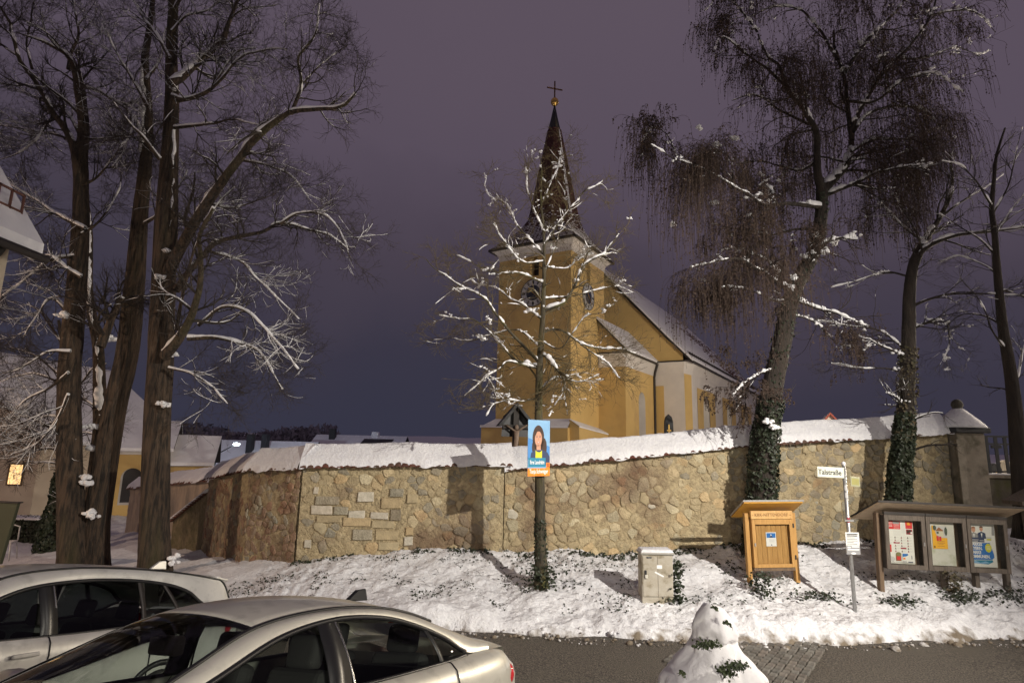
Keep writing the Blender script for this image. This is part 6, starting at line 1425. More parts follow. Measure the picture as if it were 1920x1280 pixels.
# ---- behind the wall: crucifix with roof, gravestones
gx, gy = atY(967, 800, 18.5)[:2]
cf = thing('wayside_cross', 'dark roofed wooden crucifix standing behind the wall beside the tower', 'crucifix', (gx, gy, 2.3), R(10))
MB().box((-.09, -.09, -.5), (.09, .09, 2.2)).build('post', M['dark_wood'], cf); MB().bar((-.42, 0, 1.62), (.45, 0, 1.62), .10, .12).build('cross_beam', M['dark_wood'], cf)
b = MB(); b.prism([(-.62, -.28, 1.62), (0, -.28, 2.38), (.66, -.28, 1.60), (.55, -.28, 1.60), (0, -.28, 2.24), (-.50, -.28, 1.62)], (0, .5, 0)); b.build('roof', M['slate'], cf)
b = MB(); b.add([(-.45, .1, 1.3), (.5, .1, 1.3), (.4, .1, 1.95), (0, .1, 2.3), (-.4, .1, 1.95)], [(0, 1, 2, 3, 4)]); b.build('back_board', M['dark'], cf)
b = MB(); b.tube([(-.02, -.13, .55), (-.04, -.17, .95), (0, -.16, 1.2), (.0, -.15, 1.48)], [.04, .065, .075, .085], 10); b.tube([(0, -.15, 1.45), (-.34, -.12, 1.66)], [.035, .022], 8); b.tube([(0, -.15, 1.45), (.36, -.12, 1.68)], [.035, .022], 8); b.lathe([(.02, 0), (.06, .03), (.07, .09), (.05, .15), (.01, .18)], (0, -.17, 1.5), 10); b.build('carved_figure', mat('carved_figure', (.22, .16, .12), .7), cf, smooth=True)
MB().lathe([(.05, 0), (.14, .05), (.12, .14), (.02, .18)], (0, -.2, .3), 9).build('flowers', mat('dry_flowers', (.35, .22, .04), .8), cf)
def grave(px, py, Y, w_, h_, label, cross=True, m='dark'):
    p = atY(px, py, Y); g = thing('gravestone', label, 'gravestone', (p[0], p[1], p[2] - h_), R(-8))
    b = MB(); b.prism([(-w_ * .55, -.1, -1), (w_ * .55, -.1, -1), (w_ * .42, -.1, h_ * .8), (w_ * .3, -.1, h_ * .92), (0, -.1, h_), (-w_ * .3, -.1, h_ * .92), (-w_ * .42, -.1, h_ * .8)], (0, .2, 0)); b.build('stone', M[m], g, bevel=.015)
    if cross: b = MB(); b.bar((0, -.115, h_ * .2), (0, -.115, h_ * .72), .05, .03, up=(0, 1, 0)); b.bar((-w_ * .2, -.116, h_ * .56), (w_ * .2, -.116, h_ * .56), .05, .03, up=(0, 1, 0)); b.build('gilt_cross', M['gold'], g)
grave(1253, 776, 24, .42, 1.55, 'black obelisk gravestone with a gold cross rising above the wall')
grave(1842, 872, 18.6, .5, .9, 'grey gravestone behind the fence, nearest the gate pillar', False, 'stone_pillar'); grave(1862, 868, 19.5, .45, .9, 'dark gravestone behind the fence, between the two grey ones', True, 'slate'); grave(1882, 862, 21, .5, .9, 'grey gravestone behind the fence, farthest from the gate pillar', False, 'stone_pillar')
# warm lamp shining past the right edge
rl_ = thing('street_lamp', 'glowing warm lamp half hidden by the leaning tree at the right edge', 'lamp', (*atY(1917, 852, 24)[:2], 1.5))
hz = atY(1917, 852, 24)[2] - 1.5
MB().tube([(0, 0, -1), (0, 0, hz - .1)], .05, 8).build('pole', M['galv'], rl_, smooth=True); MB().lathe([(.02, .16), (.11, .1), (.13, 0), (.09, -.1), (.02, -.13)], (0, 0, hz), 12).build('lamp_head', mat('warm_lamp', (1, .9, .7), .4, emit=((1, .82, .55), 14)), rl_, smooth=True)
# lamps outside the frame that light the place
def lamp_post(L, label, toward):
    z = g1(L[0], L[1]) - .2; t = thing('street_lamp', label, 'lamp', (L[0], L[1], z)); a = Vector((toward[0] - L[0], toward[1] - L[1], 0)).normalized(); h = L[2] - z
    MB().tube([(-a.x * .9, -a.y * .9, -.3), (-a.x * .9, -a.y * .9, h - .2), (-a.x * .7, -a.y * .7, h + .1), (-a.x * .1, -a.y * .1, h + .22)], .06, 8).build('pole', M['galv'], t, smooth=True)
    b = MB(); b.lathe([(.28, .06), (.26, .16), (.16, .24), (.03, .27)], (0, 0, h), 14); b.build('lamp_head', M['slate'], t, smooth=True)
lamp_post(LAMP1, 'tall street lamp on the near side right of the frame', (0, 14)); lamp_post(LAMP4, 'street lamp beyond the gate that lights the church', (10, 40)); lamp_post(LAMP2, 'street lamp farther along the road to the right', (10, 20)); pl_ = thing('porch_lamp', 'lamp on a short post behind the photographer', 'lamp', (PORCH[0], PORCH[1], g1(PORCH[0], PORCH[1])))
MB().tube([(.25, -.2, -.3), (.25, -.2, PORCH[2] - g1(PORCH[0], PORCH[1]) + .2), (0, 0, PORCH[2] - g1(PORCH[0], PORCH[1]) + .3)], .04, 8).build('pole', M['galv'], pl_, smooth=True); MB().lathe([(.2, .16), (.14, .24), (.02, .3)], (0, 0, PORCH[2] - g1(PORCH[0], PORCH[1])), 12).build('lamp_head', M['slate'], pl_, smooth=True)
lamp_post(LAMP3, 'low warm street lamp beyond the cream house on the left', (-10, 15))
# ---- foreground: small conifer bowed under snow
bx = atY(1345, 1210, 5.0); bz = g1(bx[0], bx[1])
RNG = np.random.default_rng(5)
sh = thing('snowy_conifer', 'small cone-shaped evergreen buried in snow in the foreground', 'shrub', (bx[0], bx[1], bz))
hgt = atY(1340, 1128, 5.0)[2] - bz
nu, nv = 96, 100
U = np.linspace(0, 1, nv)[:, None]; A_ = (np.arange(nu) * 2 * math.pi / nu)[None]
rad = (.64 * (1 - U) ** .80 + .045) * (1 + .13 * np.sin(U * 21 + 1.0) * (1 - U * .4)) * np.where(U > .985, .5, 1); Z = U * hgt
X = rad * np.cos(A_) - .03 * U; Yy = rad * np.sin(A_); P_ = np.stack([X, Yy, Z + 0 * A_], 2).reshape(-1, 3)
dsp = fbm(P_, 2.1, 2, 12) * .17 + np.abs(fbm(P_, 4.2, 2, 13)) * .20 + np.abs(fbm(P_, 9, 2, 16)) * .05 - .06 + fbm(P_, 13, 2, 14) * .02
dirn = P_ * [1, 1, 0]; dirn /= np.linalg.norm(dirn, axis=1, keepdims=True) + 1e-6
P_ = P_ + dirn * (dsp * (.35 + .65 * (1 - np.repeat(U[:, 0], nu))) * np.clip(np.repeat(rad[:, 0], nu) * 5, .2, 1))[:, None]; P_[:, 2] -= np.clip(dsp, -.1, .2) * .3
i = np.arange(nu)[None] + (np.arange(nv - 1) * nu)[:, None]; j = (np.arange(nu) + 1)[None] % nu + (np.arange(nv - 1) * nu)[:, None]
mesh_np('snow_cover', P_, np.stack([i, j, j + nu, i + nu], 2).reshape(-1, 4), mat('heavy_snow', (.80, .79, .80), .7, (.76, .75, .77), 4, bump=.35, bscale=30, bdist=.02), sh)
MB().tube([(0, 0, -.1), (0, 0, hgt * .8)], .03, 8).build('stem', M['bark_dark'], sh)
# sprays of green poking through
def spray(px, py, n, sp_):
    c = atY(px, py, 4.62); d = c - np.array([bx[0], bx[1], c[2]]); L_ = np.linalg.norm(d); c = np.array([bx[0], bx[1], c[2]]) + d / L_ * L_
    q = c + RNG.normal(0, 1, (n, 3)) * np.array([sp_, .03, sp_ * .4]); return q
C = np.concatenate([spray(1318, 1208, 70, .035), spray(1338, 1206, 40, .025), spray(1360, 1258, 70, .035), spray(1388, 1246, 50, .025), spray(1372, 1250, 60, .035), spray(1341, 1139, 16, .010), spray(1363, 1168, 20, .012), spray(1280, 1262, 16, .012)])
leaves(C, np.tile([0, -1, .4], (len(C), 1)), .022, mat('conifer_green', (.05, .065, .02), .7, (.03, .045, .015), 8), sh, 'foliage')
a_, b_ = grow(np.stack([np.stack([C[::6], C[::6] + [0, -.02, -.01]], 1)])[0], np.full((len(C[::6]), 2), .006), 2, .045, (20, 80), .6, 4, wig=.2, rmin=.002)
add_mesh([tubes_np(a_, b_, 4)], sh, 'sprigs', M['ivy'], 'stuff')
# ---- left edge: hedge, ivy stump, dark board, chair
hp0 = atY(14, 1020, 25.5); hp1 = atY(108, 1015, 25.5)
hd = thing('hedge', 'clipped dark hedge with snow on top in front of the white house', 'hedge', (hp0[0] - 4, 25.5, -1.3))
n = 5200; wdt = hp1[0] - hp0[0] + 4.2; C = np.stack([RNG.uniform(0, wdt, n), np.where(RNG.random(n) < .6, RNG.uniform(-.06, .06, n), RNG.uniform(0, .9, n)), RNG.uniform(0, 1.0, n)], 1); C[:, 2] = np.where(C[:, 1] > .08, 1.0 + RNG.normal(0, .03, n), C[:, 2])
MB().box((0, .06, -.5), (wdt, .9, .95)).build('stems', M['bark_dark'], hd); o = leaves(C + np.array(hd.location), np.tile([0, -1, .3], (n, 1)), .075, M['ivy'], hd, 'foliage')
MB().box((-.02, -.04, .97), (wdt + .02, .94, 1.06)).build('snow_cover', M['snow'], hd, bevel=.04)
iv = atY(99, 1000, 22.5); si = thing('ivy_column', 'ivy-smothered stump behind the multi-stem tree, beside the hedge', 'shrub', (iv[0], iv[1], g1(iv[0], iv[1])))
Pi = np.stack([np.full(12, iv[0]), np.full(12, iv[1]), np.linspace(g1(iv[0], iv[1]), atY(99, 885, 22.5)[2], 12)], 1); ivy_on(Pi, np.linspace(.42, .15, 12), 2600, .2, si, .11); MB().tube([(0, 0, -.2), (0, 0, 2.2)], [.3, .12], 8).build('trunk', M['bark_dark'], si)
bp = atY(4, 1035, 16.0); db = thing('board', 'dark green upright board at the left edge in front of the hedge', 'board', (bp[0] - .35, bp[1], bp[2]), R(-8))
b = MB(); b.prism([(-.6, 0, -.3), (.38, 0, -.3), (.62, 0, 1.28), (-.6, 0, 1.28)], (0, .09, 0)); b.build('panel', mat('green_board', (.05, .055, .03), .7), db, bevel=.01)
MB().box((-.62, -.03, 1.28), (.66, .12, 1.31)).build('top_rail', M['dark_wood'], db)
cp = atY(13, 1036, 17.5); gc = thing('garden_chair', 'white plastic garden chair beside the dark green board', 'chair', (cp[0] - .1, cp[1], cp[2] - .1), R(20))
wp = mat('white_plastic', (.6, .6, .6), .4)
MB().box((-.22, -.22, .38), (.22, .22, .42)).build('seat', wp, gc, bevel=.01); MB().tube([(-.22, .2, .42), (-.2, .26, .8), (0, .28, .86), (.2, .26, .8), (.22, .2, .42)], .02, 8).build('backrest', wp, gc, smooth=True)
for s in (-1, 1):
    for e in (-1, 1): MB().tube([(s * .2, e * .2, .4), (s * .25, e * .25, -.1)], .02, 8).build('leg', wp, gc, smooth=True)
# ---- ivy leaves and dead stalks sticking out of the snow bank
RNG = np.random.default_rng(77)
def specks(n, xr, s_lo, s_hi, size, dens_f, thr, seed, name):
    x = RNG.uniform(*xr, n); s = s_lo + (s_hi - s_lo) * RNG.random(n); yk = yk_(x); y = yk + s * (yw_(x) - yk)
    k = fbm(np.stack([x, y, x * 0], 1), dens_f, 2, seed) > thr; x, y = x[k], y[k]
    z = bank_z(x, y)[:, 2] + RNG.uniform(.0, .035, len(x))
    return leaves(np.stack([x, y, z], 1), np.tile([0, -.5, .8], (len(x), 1)), size, M['ivy'], None, name)
specks(6500, (-6, 12.5), .20, 1.0, .040, 2.3, .12, 3, 'ground_ivy'); specks(1800, (-5, 12), .9, 1.0, .06, 1.6, .0, 6, 'ground_ivy')
for cx, cy, n, sx2, sy2, h_ in ((5.30, 12.45, 200, .14, .10, .45), (6.45, 12.35, 80, .2, .08, .14), (6.2, 12.3, 40, .3, .10, .12), (8.0, 12.2, 100, .2, .09, .14), (9.35, 12.35, 130, .2, .09, .2), (10.3, 12.45, 150, .40, .10, .16), (11.4, 12.3, 260, .3, .14, .32), (3.25, 12.05, 60, .16, .07, .14), (5.2, 13.6, 110, .25, .2, .15), (10.9, 12.6, 80, .25, .1, .18)):
    ground_leaves(n, cx, cy, sx2, sy2, .06, 'ground_ivy', hgt=h_)
ground_leaves(160, 9.35, 12.55, .10, .06, .06, 'dry_stalks', mt=M['ivy_dry'], hgt=.5)
def stalks(n, xr, s_lo, s_hi):
    x = RNG.uniform(*xr, n); yk = yk_(x); y = yk + (s_lo + (s_hi - s_lo) * RNG.random(n)) * (yw_(x) - yk)
    z = bank_z(x, y)[:, 2]; m_ = 5; d = np.stack([RNG.normal(0, .6, n), RNG.normal(-.3, .4, n), np.full(n, .5)], 1); d /= np.linalg.norm(d, axis=1, keepdims=True); L_ = RNG.uniform(.08, .3, n)
    t = np.linspace(0, 1, m_); P = np.stack([x, y, z - .02], 1)[:, None] + d[:, None] * (L_[:, None] * t)[:, :, None]; P[:, :, 2] -= (t ** 2 * .5)[None] * L_[:, None] * .8
    V, F = tubes_np(P, np.full((n, m_), .0035), 3); return mesh_np('dry_stems', V, F, M['twig'], None, True, kind='stuff')
stalks(700, (-5.5, 12), .3, 1.0)
# ================================================================== CARS
def paint(name, c, met=.25):
    m = mat(name, c, .38, col2=tuple(q * .86 for q in c), scale=3.0, ramp=(.3, .7), col3=tuple(q * .72 for q in c), s3=7, metal=met, coat=.6); m.node_tree.nodes['Principled BSDF'].inputs['Coat Roughness'].default_value = .12; return m
def cr_curve(pts, n):
    """Catmull-Rom by index, n samples over the whole list"""
    p = np.array(pts, float); Q = np.vstack([2 * p[0] - p[1], p, 2 * p[-1] - p[-2]]); out = []
    for u_ in np.linspace(0, len(p) - 1, n):
        i = min(int(u_), len(p) - 2); t = u_ - i; p0, p1, p2, p3 = Q[i:i + 4]
        out.append(.5 * ((2 * p1) + (-p0 + p2) * t + (2 * p0 - 5 * p1 + 4 * p2 - p3) * t * t + (-p0 + 3 * p1 - 3 * p2 + p3) * t ** 3))
    return np.array(out)
def patch(rows):
    """rows: list of (n,3) arrays -> V, F"""
    Rr = np.array(rows); a, n, _ = Rr.shape; i = np.arange(n - 1)[None] + (np.arange(a - 1) * n)[:, None]; i = i.ravel()
    return Rr.reshape(-1, 3), np.stack([i, i + 1, i + n + 1, i + n], 1)
def obj_patch(name, rows, mt, parent, flip=False, solid=0.0, sub=0):
    V, F = patch(rows); F = F[:, ::-1] if flip else F
    o = mesh_np(name, V, F, mt, parent, True)
    if solid: md = o.modifiers.new('solid', 'SOLIDIFY'); md.thickness = solid; md.offset = -1
    return o
def mir(P): return np.asarray(P) * np.array([1, -1, 1.])
def build_car(name, label, mtx, S):
    car = thing(name, label, 'car', matrix=mtx)
    PT = S['paint']; N = 61
    Rl, Wl, Bl = cr_curve(S['R'], N), cr_curve(S['W'], N), cr_curve(S['B'], N)
    ia, ib = S['roof_i']; ia = int(ia / (len(S['R']) - 1) * (N - 1)); ib = int(ib / (len(S['R']) - 1) * (N - 1))   # roof from / to sample
    def top(Pl, k0, k1, bow, crown, nv=15):
        rows = []
        for v in np.linspace(-1, 1, nv):
            r = Pl[k0:k1 + 1].copy(); kk = np.linspace(0, 1, len(r)); y = r[:, 1].copy(); r[:, 1] = y * v
            r[:, 0] += bow(kk) * (1 - v * v); r[:, 2] += crown(kk) * (1 - abs(v) ** 2.4); rows.append(r)
        return rows
    lerp = lambda a, b: (lambda k: a + (b - a) * k)
    b0, b1, b2, b3 = S['bow']
    c0, c1, c2, c3 = S['crown']
    obj_patch('windscreen', top(Rl, 0, ia, lerp(b0, b1), lerp(c0, c1)), S['glass'], car)
    rf = top(Rl, ia, ib, lerp(b1, b2), lambda k: c1 + (S['crownmid'] - c1) * np.sin(np.clip(k * 1.0, 0, 1) * math.pi) ** .7 * 1.0 + (c2 - c1) * k)
    roof = obj_patch('roof', rf, PT, car, solid=.012)
    obj_patch('rear_window', top(Rl, ib, S['rw_end'] * (N - 1) // 100, lerp(b2, b3), lerp(c2, c3)), S['glass'], car)
    # black seal round the windscreen and along the roof gutter
    for sgn in (1, -1):
        f_ = (lambda P: P) if sgn == 1 else mir
        seal = MB(); seal.tube([tuple(p) for p in f_(Rl[:ib + 6] + [0, .004, .003])], .012, 6); seal.build('roof_seal', M['black'], car, smooth=True)
        # side band: A pillar, cant rail, C pillar - curves out from the roof edge to the window frame
        rows = []
        for t in np.linspace(0, 1, 8):
            r = Rl * (1 - t) + Wl * t; bulge = math.sin(t * math.pi) * .022; r = r + np.array([0, bulge, bulge * .6]); rows.append(f_(r))
        obj_patch('pillar_rail', rows, PT, car, flip=(sgn < 0))
        # window frame trim
        we = S['w_end'] * (N - 1) // 100; ws_ = S.get('w_start', 6) * (N - 1) // 100
        tr = MB(); loop = [tuple(p) for p in f_(Wl[ws_:we + 1])]; tr.tube(loop, S.get('trim', .016), 6); tr.build('window_frame', M['black'], car, smooth=True)
        tr = MB(); tr.tube([tuple(p) for p in f_(Bl[ws_:we + 1] + [0, .006, 0])], .014, 6); tr.build('waist_trim', S.get('waist', M['black']), car, smooth=True)
        # side panes between pillars
        for (x0, x1) in S['panes']:
            k = np.where((Wl[:, 0] >= x0 - .02) & (Wl[:, 0] <= x1 + .02))[0]
            k = k[(k >= ws_) & (k <= we)]
            if len(k) < 2: continue
            rows = []
            for t in np.linspace(0, 1, 6):
                r = Bl[k] * (1 - t) + Wl[k] * t; r = r + np.array([0, -.012 + .02 * math.sin(t * math.pi), 0]); rows.append(f_(r))
            obj_patch('side_window', rows, S['glass'], car, flip=(sgn > 0))
        for (xb, xt, wd, nm_, mm) in S['pillars']:
            kb = np.argmin(abs(Bl[:, 0] - xb)); kt = np.argmin(abs(Wl[:, 0] - xt)); p = Bl[kb]; q = Wl[kt]; rows = []
            for t in np.linspace(0, 1, 6):
                c = p * (1 - t) + q * t + np.array([0, .004 + .02 * math.sin(t * math.pi), 0]); rows.append(f_(np.array([c + [-wd / 2, -.01, 0], c + [-wd / 2, .0, 0], c + [wd / 2, 0, 0], c + [wd / 2, -.01, 0]])))
            obj_patch(nm_, rows, mm, car, flip=(sgn > 0))
        # body side: from the waist down to the sill
        nx = 70; xs_ = np.linspace(S['side'][0][0], S['side'][-1][0], nx); sd = np.array(S['side'])
        col = lambda c: np.interp(xs_, sd[:, 0], sd[:, c])
        zt, wt, wm, zb = col(1), col(2), col(3), col(4)
        from_ = [(1.0, wt), (.985, wt + .35 * (wm - wt)), (.93, wt + .72 * (wm - wt)), (.80, wm * .995), (.72, wm * .985), (.55, wm), (.35, wm * .995), (.15, wm * .97), (0, wm * .93)]
        rows = [np.stack([xs_, w_, zb + (zt - zb) * f2], 1) for f2, w_ in from_]
        # ease the silhouette
        sm = lambda a: np.convolve(np.pad(a, 3, 'edge'), np.ones(7) / 7, 'valid')
        rows = [np.stack([r[:, 0], sm(r[:, 1]), sm(r[:, 2])], 1) for r in rows]
        obj_patch('body_side', [f_(r) for r in rows], PT, car, flip=(sgn > 0))
        for xd in S['doors']:
            k = np.argmin(abs(xs_ - xd)); pts = [tuple(f_(r[k] + np.array([0, .004, 0]))) for r in rows]
            MB().tube(pts, .006, 5).build('door_gap', M['black'], car)
        for xh in S['handles']:
            k = np.argmin(abs(xs_ - xh)); p = rows[3][k]
            MB().bar(tuple(f_(p + [-.11, .022, .02])), tuple(f_(p + [.11, .022, .03])), .03, .035).build('door_handle', PT, car, bevel=.01)
        # wheels
        for xw in S['wheels']:
            k = np.argmin(abs(xs_ - xw)); yw = wm[k] - .10
            wh_ = bpy.data.objects.new('wheel', None); link(wh_, car); wh_.location = (xw, yw * sgn, .32); wh_.rotation_euler = (R(-90 * sgn), 0, 0)
            b = MB(); b.lathe([(.20, -.1), (.30, -.1), (.325, -.06), (.325, .06), (.30, .108), (.215, .112)], sides=28); b.build('tyre', M['black'], wh_, smooth=True)
            b = MB(); b.lathe([(.02, .085), (.06, .09), (.08, .07)], sides=12)
            for q in range(5):
                a = 2 * math.pi * q / 5; b.bar((.05 * math.cos(a), .05 * math.sin(a), .085), (.21 * math.cos(a), .21 * math.sin(a), .10), .06, .02)
            b.tube([(.208 * math.cos(t), .208 * math.sin(t), .105) for t in np.linspace(0, 2 * math.pi, 25)], .014, 6); b.build('rim', M['galv'], wh_)
            ar = MB(); ar.tube([(xw + .37 * math.cos(t), (wm[k] - .012) * sgn, .32 + .37 * math.sin(t)) for t in np.linspace(-.25, math.pi + .25, 18)], .035, 6); ar.build('wheel_arch', M['black'], car, smooth=True)
            MB().lathe([(.36, -.03), (.36, .0)], sides=24).build('arch_void', M['dark'], wh_)
        # door mirror
        mx_, my_, mz_ = S['mirror']
        b = MB(); b.box((mx_ - .08, sgn * my_ - (.0 if sgn > 0 else .2), mz_ - .07), (mx_ + .07, sgn * my_ + (.2 if sgn > 0 else .0), mz_ + .07)); b.build('door_mirror', PT, car, bevel=.045, seg=4, smooth=True)
    # hood, tail deck, front, rear
    sd = np.array(S['side'])
    def deck(x0, x1, zc, nm_, n_=16, nv=17):
        xs_ = np.linspace(x0, x1, n_); rows = []
        z_ = np.interp(xs_, sd[:, 0], sd[:, 1]); w_ = np.interp(xs_, sd[:, 0], sd[:, 2]); zc_ = np.interp(xs_, [q[0] for q in zc], [q[1] for q in zc])
        for v in np.linspace(-1, 1, nv): rows.append(np.stack([xs_, w_ * v, z_ + (zc_ - z_) * (1 - abs(v) ** 3)], 1))
        return obj_patch(nm_, rows, PT, car)
    deck(*S['hood'], 'bonnet'); deck(*S['tail'], 'tail_deck')
    for x, sg, nm_ in ((S['side'][0][0], -1, 'front_bumper'), (S['side'][-1][0], 1, 'rear_bumper')):
        q = S['side'][0] if sg < 0 else S['side'][-1]; rows = []
        for t in np.linspace(0, 1, 8):
            z = q[4] + (q[1] - q[4]) * t; w_ = q[3] * .93 + (q[2] - q[3] * .93) * t
            rows.append(np.array([[x + sg * S['bulge'] * (1 - v * v) * math.sin(math.pi * (.25 + .6 * (1 - t))), w_ * v, z] for v in np.linspace(-1, 1, 15)]))
        obj_patch(nm_, rows, PT, car, flip=(sg < 0))
    MB().box((S['side'][0][0] - .04, -.3, .42), (S['side'][0][0] + .02, .3, .56)).build('grille', M['black'], car, bevel=.02)
    for sgn in (1, -1):
        x = S['side'][0][0]; MB().box((x - .02, min(sgn * .36, sgn * .62), .58), (x + .25, max(sgn * .36, sgn * .62), .68)).build('headlight', mat('headlight', (.5, .5, .52), .1, metal=.3), car, bevel=.03)
        tl = S['tail_light']; 
        b = MB(); n = 10
        b.lathe([(.02, -.06), (.07, -.045), (.095, 0), (.07, .045), (.02, .06)], sides=14); o = b.build('tail_light', mat('tail_lamp', (.55, .012, .02), .12, coat=.8), car, smooth=True)
        o.location = (tl[0], tl[1] * sgn, tl[2]); o.rotation_euler = (0, R(90), R(tl[3] * sgn)); o.scale = (1.0, tl[4], .9)
    # floor, cabin
    MB().box((.7, -.72, .22), (S['side'][-1][0] - .5, .72, .34)).build('underbody', M['black'], car)
    MB().box((1.25, -.70, .34), (1.62, .70, S['dash'])).build('dashboard', M['black'], car, bevel=.05)
    MB().box((S['parcel'][0], -.62, .5), (S['parcel'][1], .62, S['parcel'][2])).build('parcel_shelf', M['black'], car)
    fab = mat('seat_fabric', (.05, .047, .045), .8, bump=.2, bscale=60)
    for x, yy in ((2.15, .36), (2.15, -.36), (3.05, .36), (3.05, -.36)):
        st = bpy.data.objects.new('seat', None); link(st, car); st.location = (x, yy, 0)
        MB().box((-.25, -.25, .38), (.25, .25, .52)).build('cushion', fab, st, bevel=.05)
        b = MB(); b.box((0, -.24, 0), (.13, .24, .58), mat=Matrix.Translation((.22, 0, .48)) @ Matrix.Rotation(R(14), 4, 'Y')); b.build('seat_back', fab, st, bevel=.05, seg=3)
        b = MB(); b.box((0, -.13, 0), (.10, .13, .19), mat=Matrix.Translation((.37, 0, S['head'])) @ Matrix.Rotation(R(10), 4, 'Y')); b.build('headrest', fab, st, bevel=.04, seg=3, smooth=True)
    b = MB(); c = Vector((1.80, -.36 * S['lhd'], .82)); ax = Vector((1, 0, .45)).normalized(); e1 = Vector((0, 1, 0)); e2 = ax.cross(e1)
    b.tube([tuple(c + (e1 * math.cos(t) + e2 * math.sin(t)) * .18) for t in np.linspace(0, 2 * math.pi, 25)], .014, 6); b.bar(tuple(c - e1 * .17), tuple(c + e1 * .17), .04, .03); b.build('steering_wheel', M['black'], car, smooth=True)
    mm_ = S['inner_mirror']; b = MB(); b.box((-.03, -.135, -.05), (.03, .135, .05)); o = b.build('inner_mirror', mat('mirror_back', (.26, .22, .18), .4), car, bevel=.02, seg=3, smooth=True); o.location = mm_
    MB().tube([(mm_[0] - .0, 0, mm_[2] + .03), (mm_[0] - .07, 0, mm_[2] + .10)], .015, 6).build('mirror_stem', M['black'], car); MB().box((mm_[0] - .14, -.09, mm_[2] + .055), (mm_[0] - .02, .09, mm_[2] + .085)).build('sensor_box', M['black'], car, bevel=.012)
    MB().prism([(S['fin'][0], -.02, S['fin'][1]), (S['fin'][0] + .22, -.02, S['fin'][1]), (S['fin'][0] + .20, -.012, S['fin'][1] + S['fin'][2]), (S['fin'][0] + .12, -.012, S['fin'][1] + S['fin'][2] * .9)], (0, .04, 0)).build('aerial_fin', S.get('finm', PT), car, bevel=.006)
    return car
def car_matrix(X, Y, bdeg, gx, gy, Y0, sc_=1.0):
    b = R(bdeg); z = gy * (Y - Y0) + gx * X
    rear = np.array([math.cos(b), math.sin(b), gx * math.cos(b) + gy * math.sin(b)]); rear /= np.linalg.norm(rear)
    near_ = np.array([math.sin(b), -math.cos(b), gx * math.sin(b) - gy * math.cos(b)]); near_ /= np.linalg.norm(near_)
    up = np.cross(near_, rear) * -1; up = up if up[2] > 0 else -up; far = np.cross(up, rear)
    return Matrix(((rear[0], far[0], up[0], X), (rear[1], far[1], up[1], Y), (rear[2], far[2], up[2], z), (0, 0, 0, 1)))
GL = glass_mat('car_glass', (.72, .78, .75), .01, .7); GLD = glass_mat('tinted_glass', (.16, .19, .19), .01)
CH = mat('chrome_strip', (.35, .35, .35), .25, metal=.9)
sedan = dict(paint=paint('silver_beige_paint', (.72, .70, .62), .22), glass=GL, lhd=1,
    R=[(1.20, .70, .93), (1.64, .635, 1.125), (2.05, .56, 1.285), (2.5, .55, 1.348), (2.95, .55, 1.343), (3.3, .56, 1.29), (3.65, .595, 1.185), (3.92, .635, 1.10), (4.1, .66, 1.05)],
    W=[(1.38, .775, .945), (1.78, .71, 1.10), (2.16, .650, 1.238), (2.56, .630, 1.300), (2.95, .634, 1.285), (3.25, .656, 1.222), (3.53, .70, 1.125), (3.76, .742, 1.015), (4.05, .745, 1.005)],
    B=[(1.38, .79, .935), (1.78, .795, .94), (2.16, .80, .947), (2.56, .80, .955), (2.95, .795, .965), (3.25, .785, .975), (3.53, .772, .985), (3.76, .748, 1.0), (4.05, .745, 1.004)],
    roof_i=(2, 5), rw_end=92, w_end=88, w_start=4, trim=.017, bow=(-.22, -.11, .03, .03), crown=(.04, .075, .04, .0), crownmid=.095,
    panes=[(1.4, 2.46), (2.52, 3.33), (3.37, 3.76)], pillars=[(2.50, 2.47, .16, 'door_pillar', M['black']), (3.42, 3.33, .035, 'window_bar', M['black']), (2.57, 2.53, .012, 'window_bar', CH)],
    side=[(0.0, .62, .50, .60, .24), (.12, .70, .60, .74, .22), (.4, .79, .68, .83, .22), (.9, .88, .74, .885, .22), (1.3, .935, .775, .90, .22), (2.0, .945, .80, .905, .22), (2.6, .955, .80, .905, .22), (3.2, .975, .785, .905, .22), (3.75, 1.0, .748, .895, .24), (4.1, 1.005, .74, .865, .27), (4.35, 1.0, .69, .80, .30), (4.48, .93, .62, .72, .32), (4.52, .84, .56, .66, .34)],
    hood=(0.0, 1.30, [(0, .66), (.2, .80), (.6, .90), (1.0, .965), (1.3, .985)]), tail=(3.84, 4.52, [(3.84, 1.10), (4.1, 1.075), (4.35, 1.065), (4.46, 1.0), (4.52, .86)]), bulge=.06,
    doors=[1.42, 2.5, 3.5], handles=[2.28, 3.28], wheels=(.78, 3.54), mirror=(1.62, .86, 1.0), tail_light=(4.385, .70, .80, 28, .85), dash=.93, parcel=(3.3, 3.95, .96), head=1.03, inner_mirror=(1.90, -.02, 1.20), fin=(3.22, 1.375, .085), finm=M['black'], waist=M['black'])
car1 = build_car('parked_car', 'silver-beige saloon car parked nose uphill in front, its boot toward the road', car_matrix(-2.837, 1.564, 58.07, .04, -.226, 8.272), sedan)
obj_patch('rear_window_snow', [np.array([[3.38 + .5 * t, (.50 + .05 * t) * v, 1.262 - .20 * t + .02 * (1 - v * v)] for v in np.linspace(-.9, .9, 14)]) + np.array([.11, 0, .01]) for t in np.linspace(.0, .55, 7)], M['snow'], car1)
obj_patch('boot_snow', [np.array([[4.1 + .28 * t, .42 * v + .1, 1.082 - .01 * t + .012 * (1 - abs(v) ** 4) * math.sin(math.pi * t)] for v in np.linspace(-1, 1, 14)]) for t in np.linspace(0, 1, 8)], M['snow'], car1)
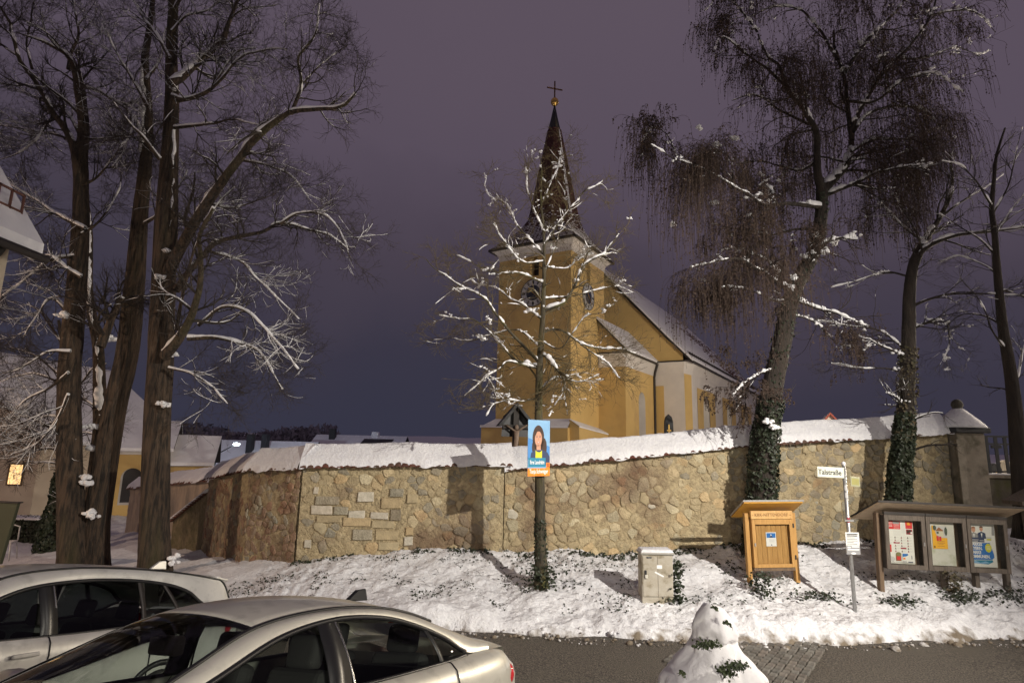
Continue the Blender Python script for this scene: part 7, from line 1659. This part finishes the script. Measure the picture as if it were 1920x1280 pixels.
suv = dict(paint=paint('white_silver_paint', (.70, .69, .65), .25), glass=GLD, lhd=1,
    R=[(1.22, .74, 1.02), (1.66, .68, 1.29), (2.06, .60, 1.52), (2.6, .60, 1.605), (3.2, .60, 1.61), (3.8, .60, 1.575), (4.3, .595, 1.515), (4.52, .60, 1.45), (4.66, .66, 1.15)],
    W=[(1.40, .81, 1.03), (1.82, .745, 1.25), (2.2, .69, 1.42), (2.68, .668, 1.49), (3.2, .664, 1.495), (3.65, .672, 1.45), (3.95, .695, 1.365), (4.16, .735, 1.23), (4.60, .76, 1.12)],
    B=[(1.40, .825, 1.01), (1.82, .825, 1.015), (2.2, .825, 1.02), (2.68, .82, 1.03), (3.2, .81, 1.05), (3.65, .80, 1.08), (3.95, .775, 1.14), (4.16, .742, 1.21), (4.60, .765, 1.10)],
    roof_i=(2, 7), rw_end=100, w_end=88, w_start=4, trim=.02, bow=(-.2, -.12, .05, .06), crown=(.03, .03, .015, .0), crownmid=.05,
    panes=[(1.4, 2.36), (2.44, 3.34), (3.38, 4.16)], pillars=[(2.42, 2.40, .15, 'door_pillar', M['black']), (2.50, 2.48, .015, 'window_bar', CH), (3.37, 3.35, .055, 'window_bar', M['gutter']), (3.85, 3.62, .05, 'window_bar', M['gutter'])],
    side=[(0.0, .70, .55, .66, .28), (.12, .80, .66, .80, .26), (.4, .90, .74, .87, .26), (.9, .97, .80, .91, .26), (1.3, 1.01, .82, .925, .26), (2.0, 1.02, .825, .93, .26), (2.7, 1.03, .82, .93, .26), (3.4, 1.06, .805, .93, .26), (4.0, 1.15, .775, .915, .28), (4.3, 1.19, .76, .89, .30), (4.55, 1.12, .74, .84, .34), (4.66, 1.05, .70, .78, .38)],
    hood=(0.0, 1.30, [(0, .74), (.2, .90), (.6, 1.0), (1.0, 1.05), (1.3, 1.07)]), tail=(4.55, 4.66, [(4.55, 1.14), (4.66, 1.07)]), bulge=.05,
    doors=[1.42, 2.45, 3.45], handles=[2.22, 3.2], wheels=(.82, 3.62), mirror=(1.62, .88, 1.09), tail_light=(4.50, .80, .98, 25, 1.0), dash=1.0, parcel=(3.6, 4.3, 1.0), head=1.1, inner_mirror=(2.0, -.02, 1.4), fin=(3.9, 1.615, .10), waist=M['black'])
car2 = build_car('parked_car', 'white estate car with dark tinted windows parked on the left behind the saloon', car_matrix(-5.944, 3.592, 66.21, .014, -.216, 8.259), suv)
obj_patch('roof_spoiler', [np.array([[4.40 + .2 * t, .60 * v * (1 - .05 * t), 1.505 - .03 * t + .03 * (1 - v * v)] for v in np.linspace(-1, 1, 14)]) for t in np.linspace(0, 1, 6)], suv['paint'], car2, solid=.03)
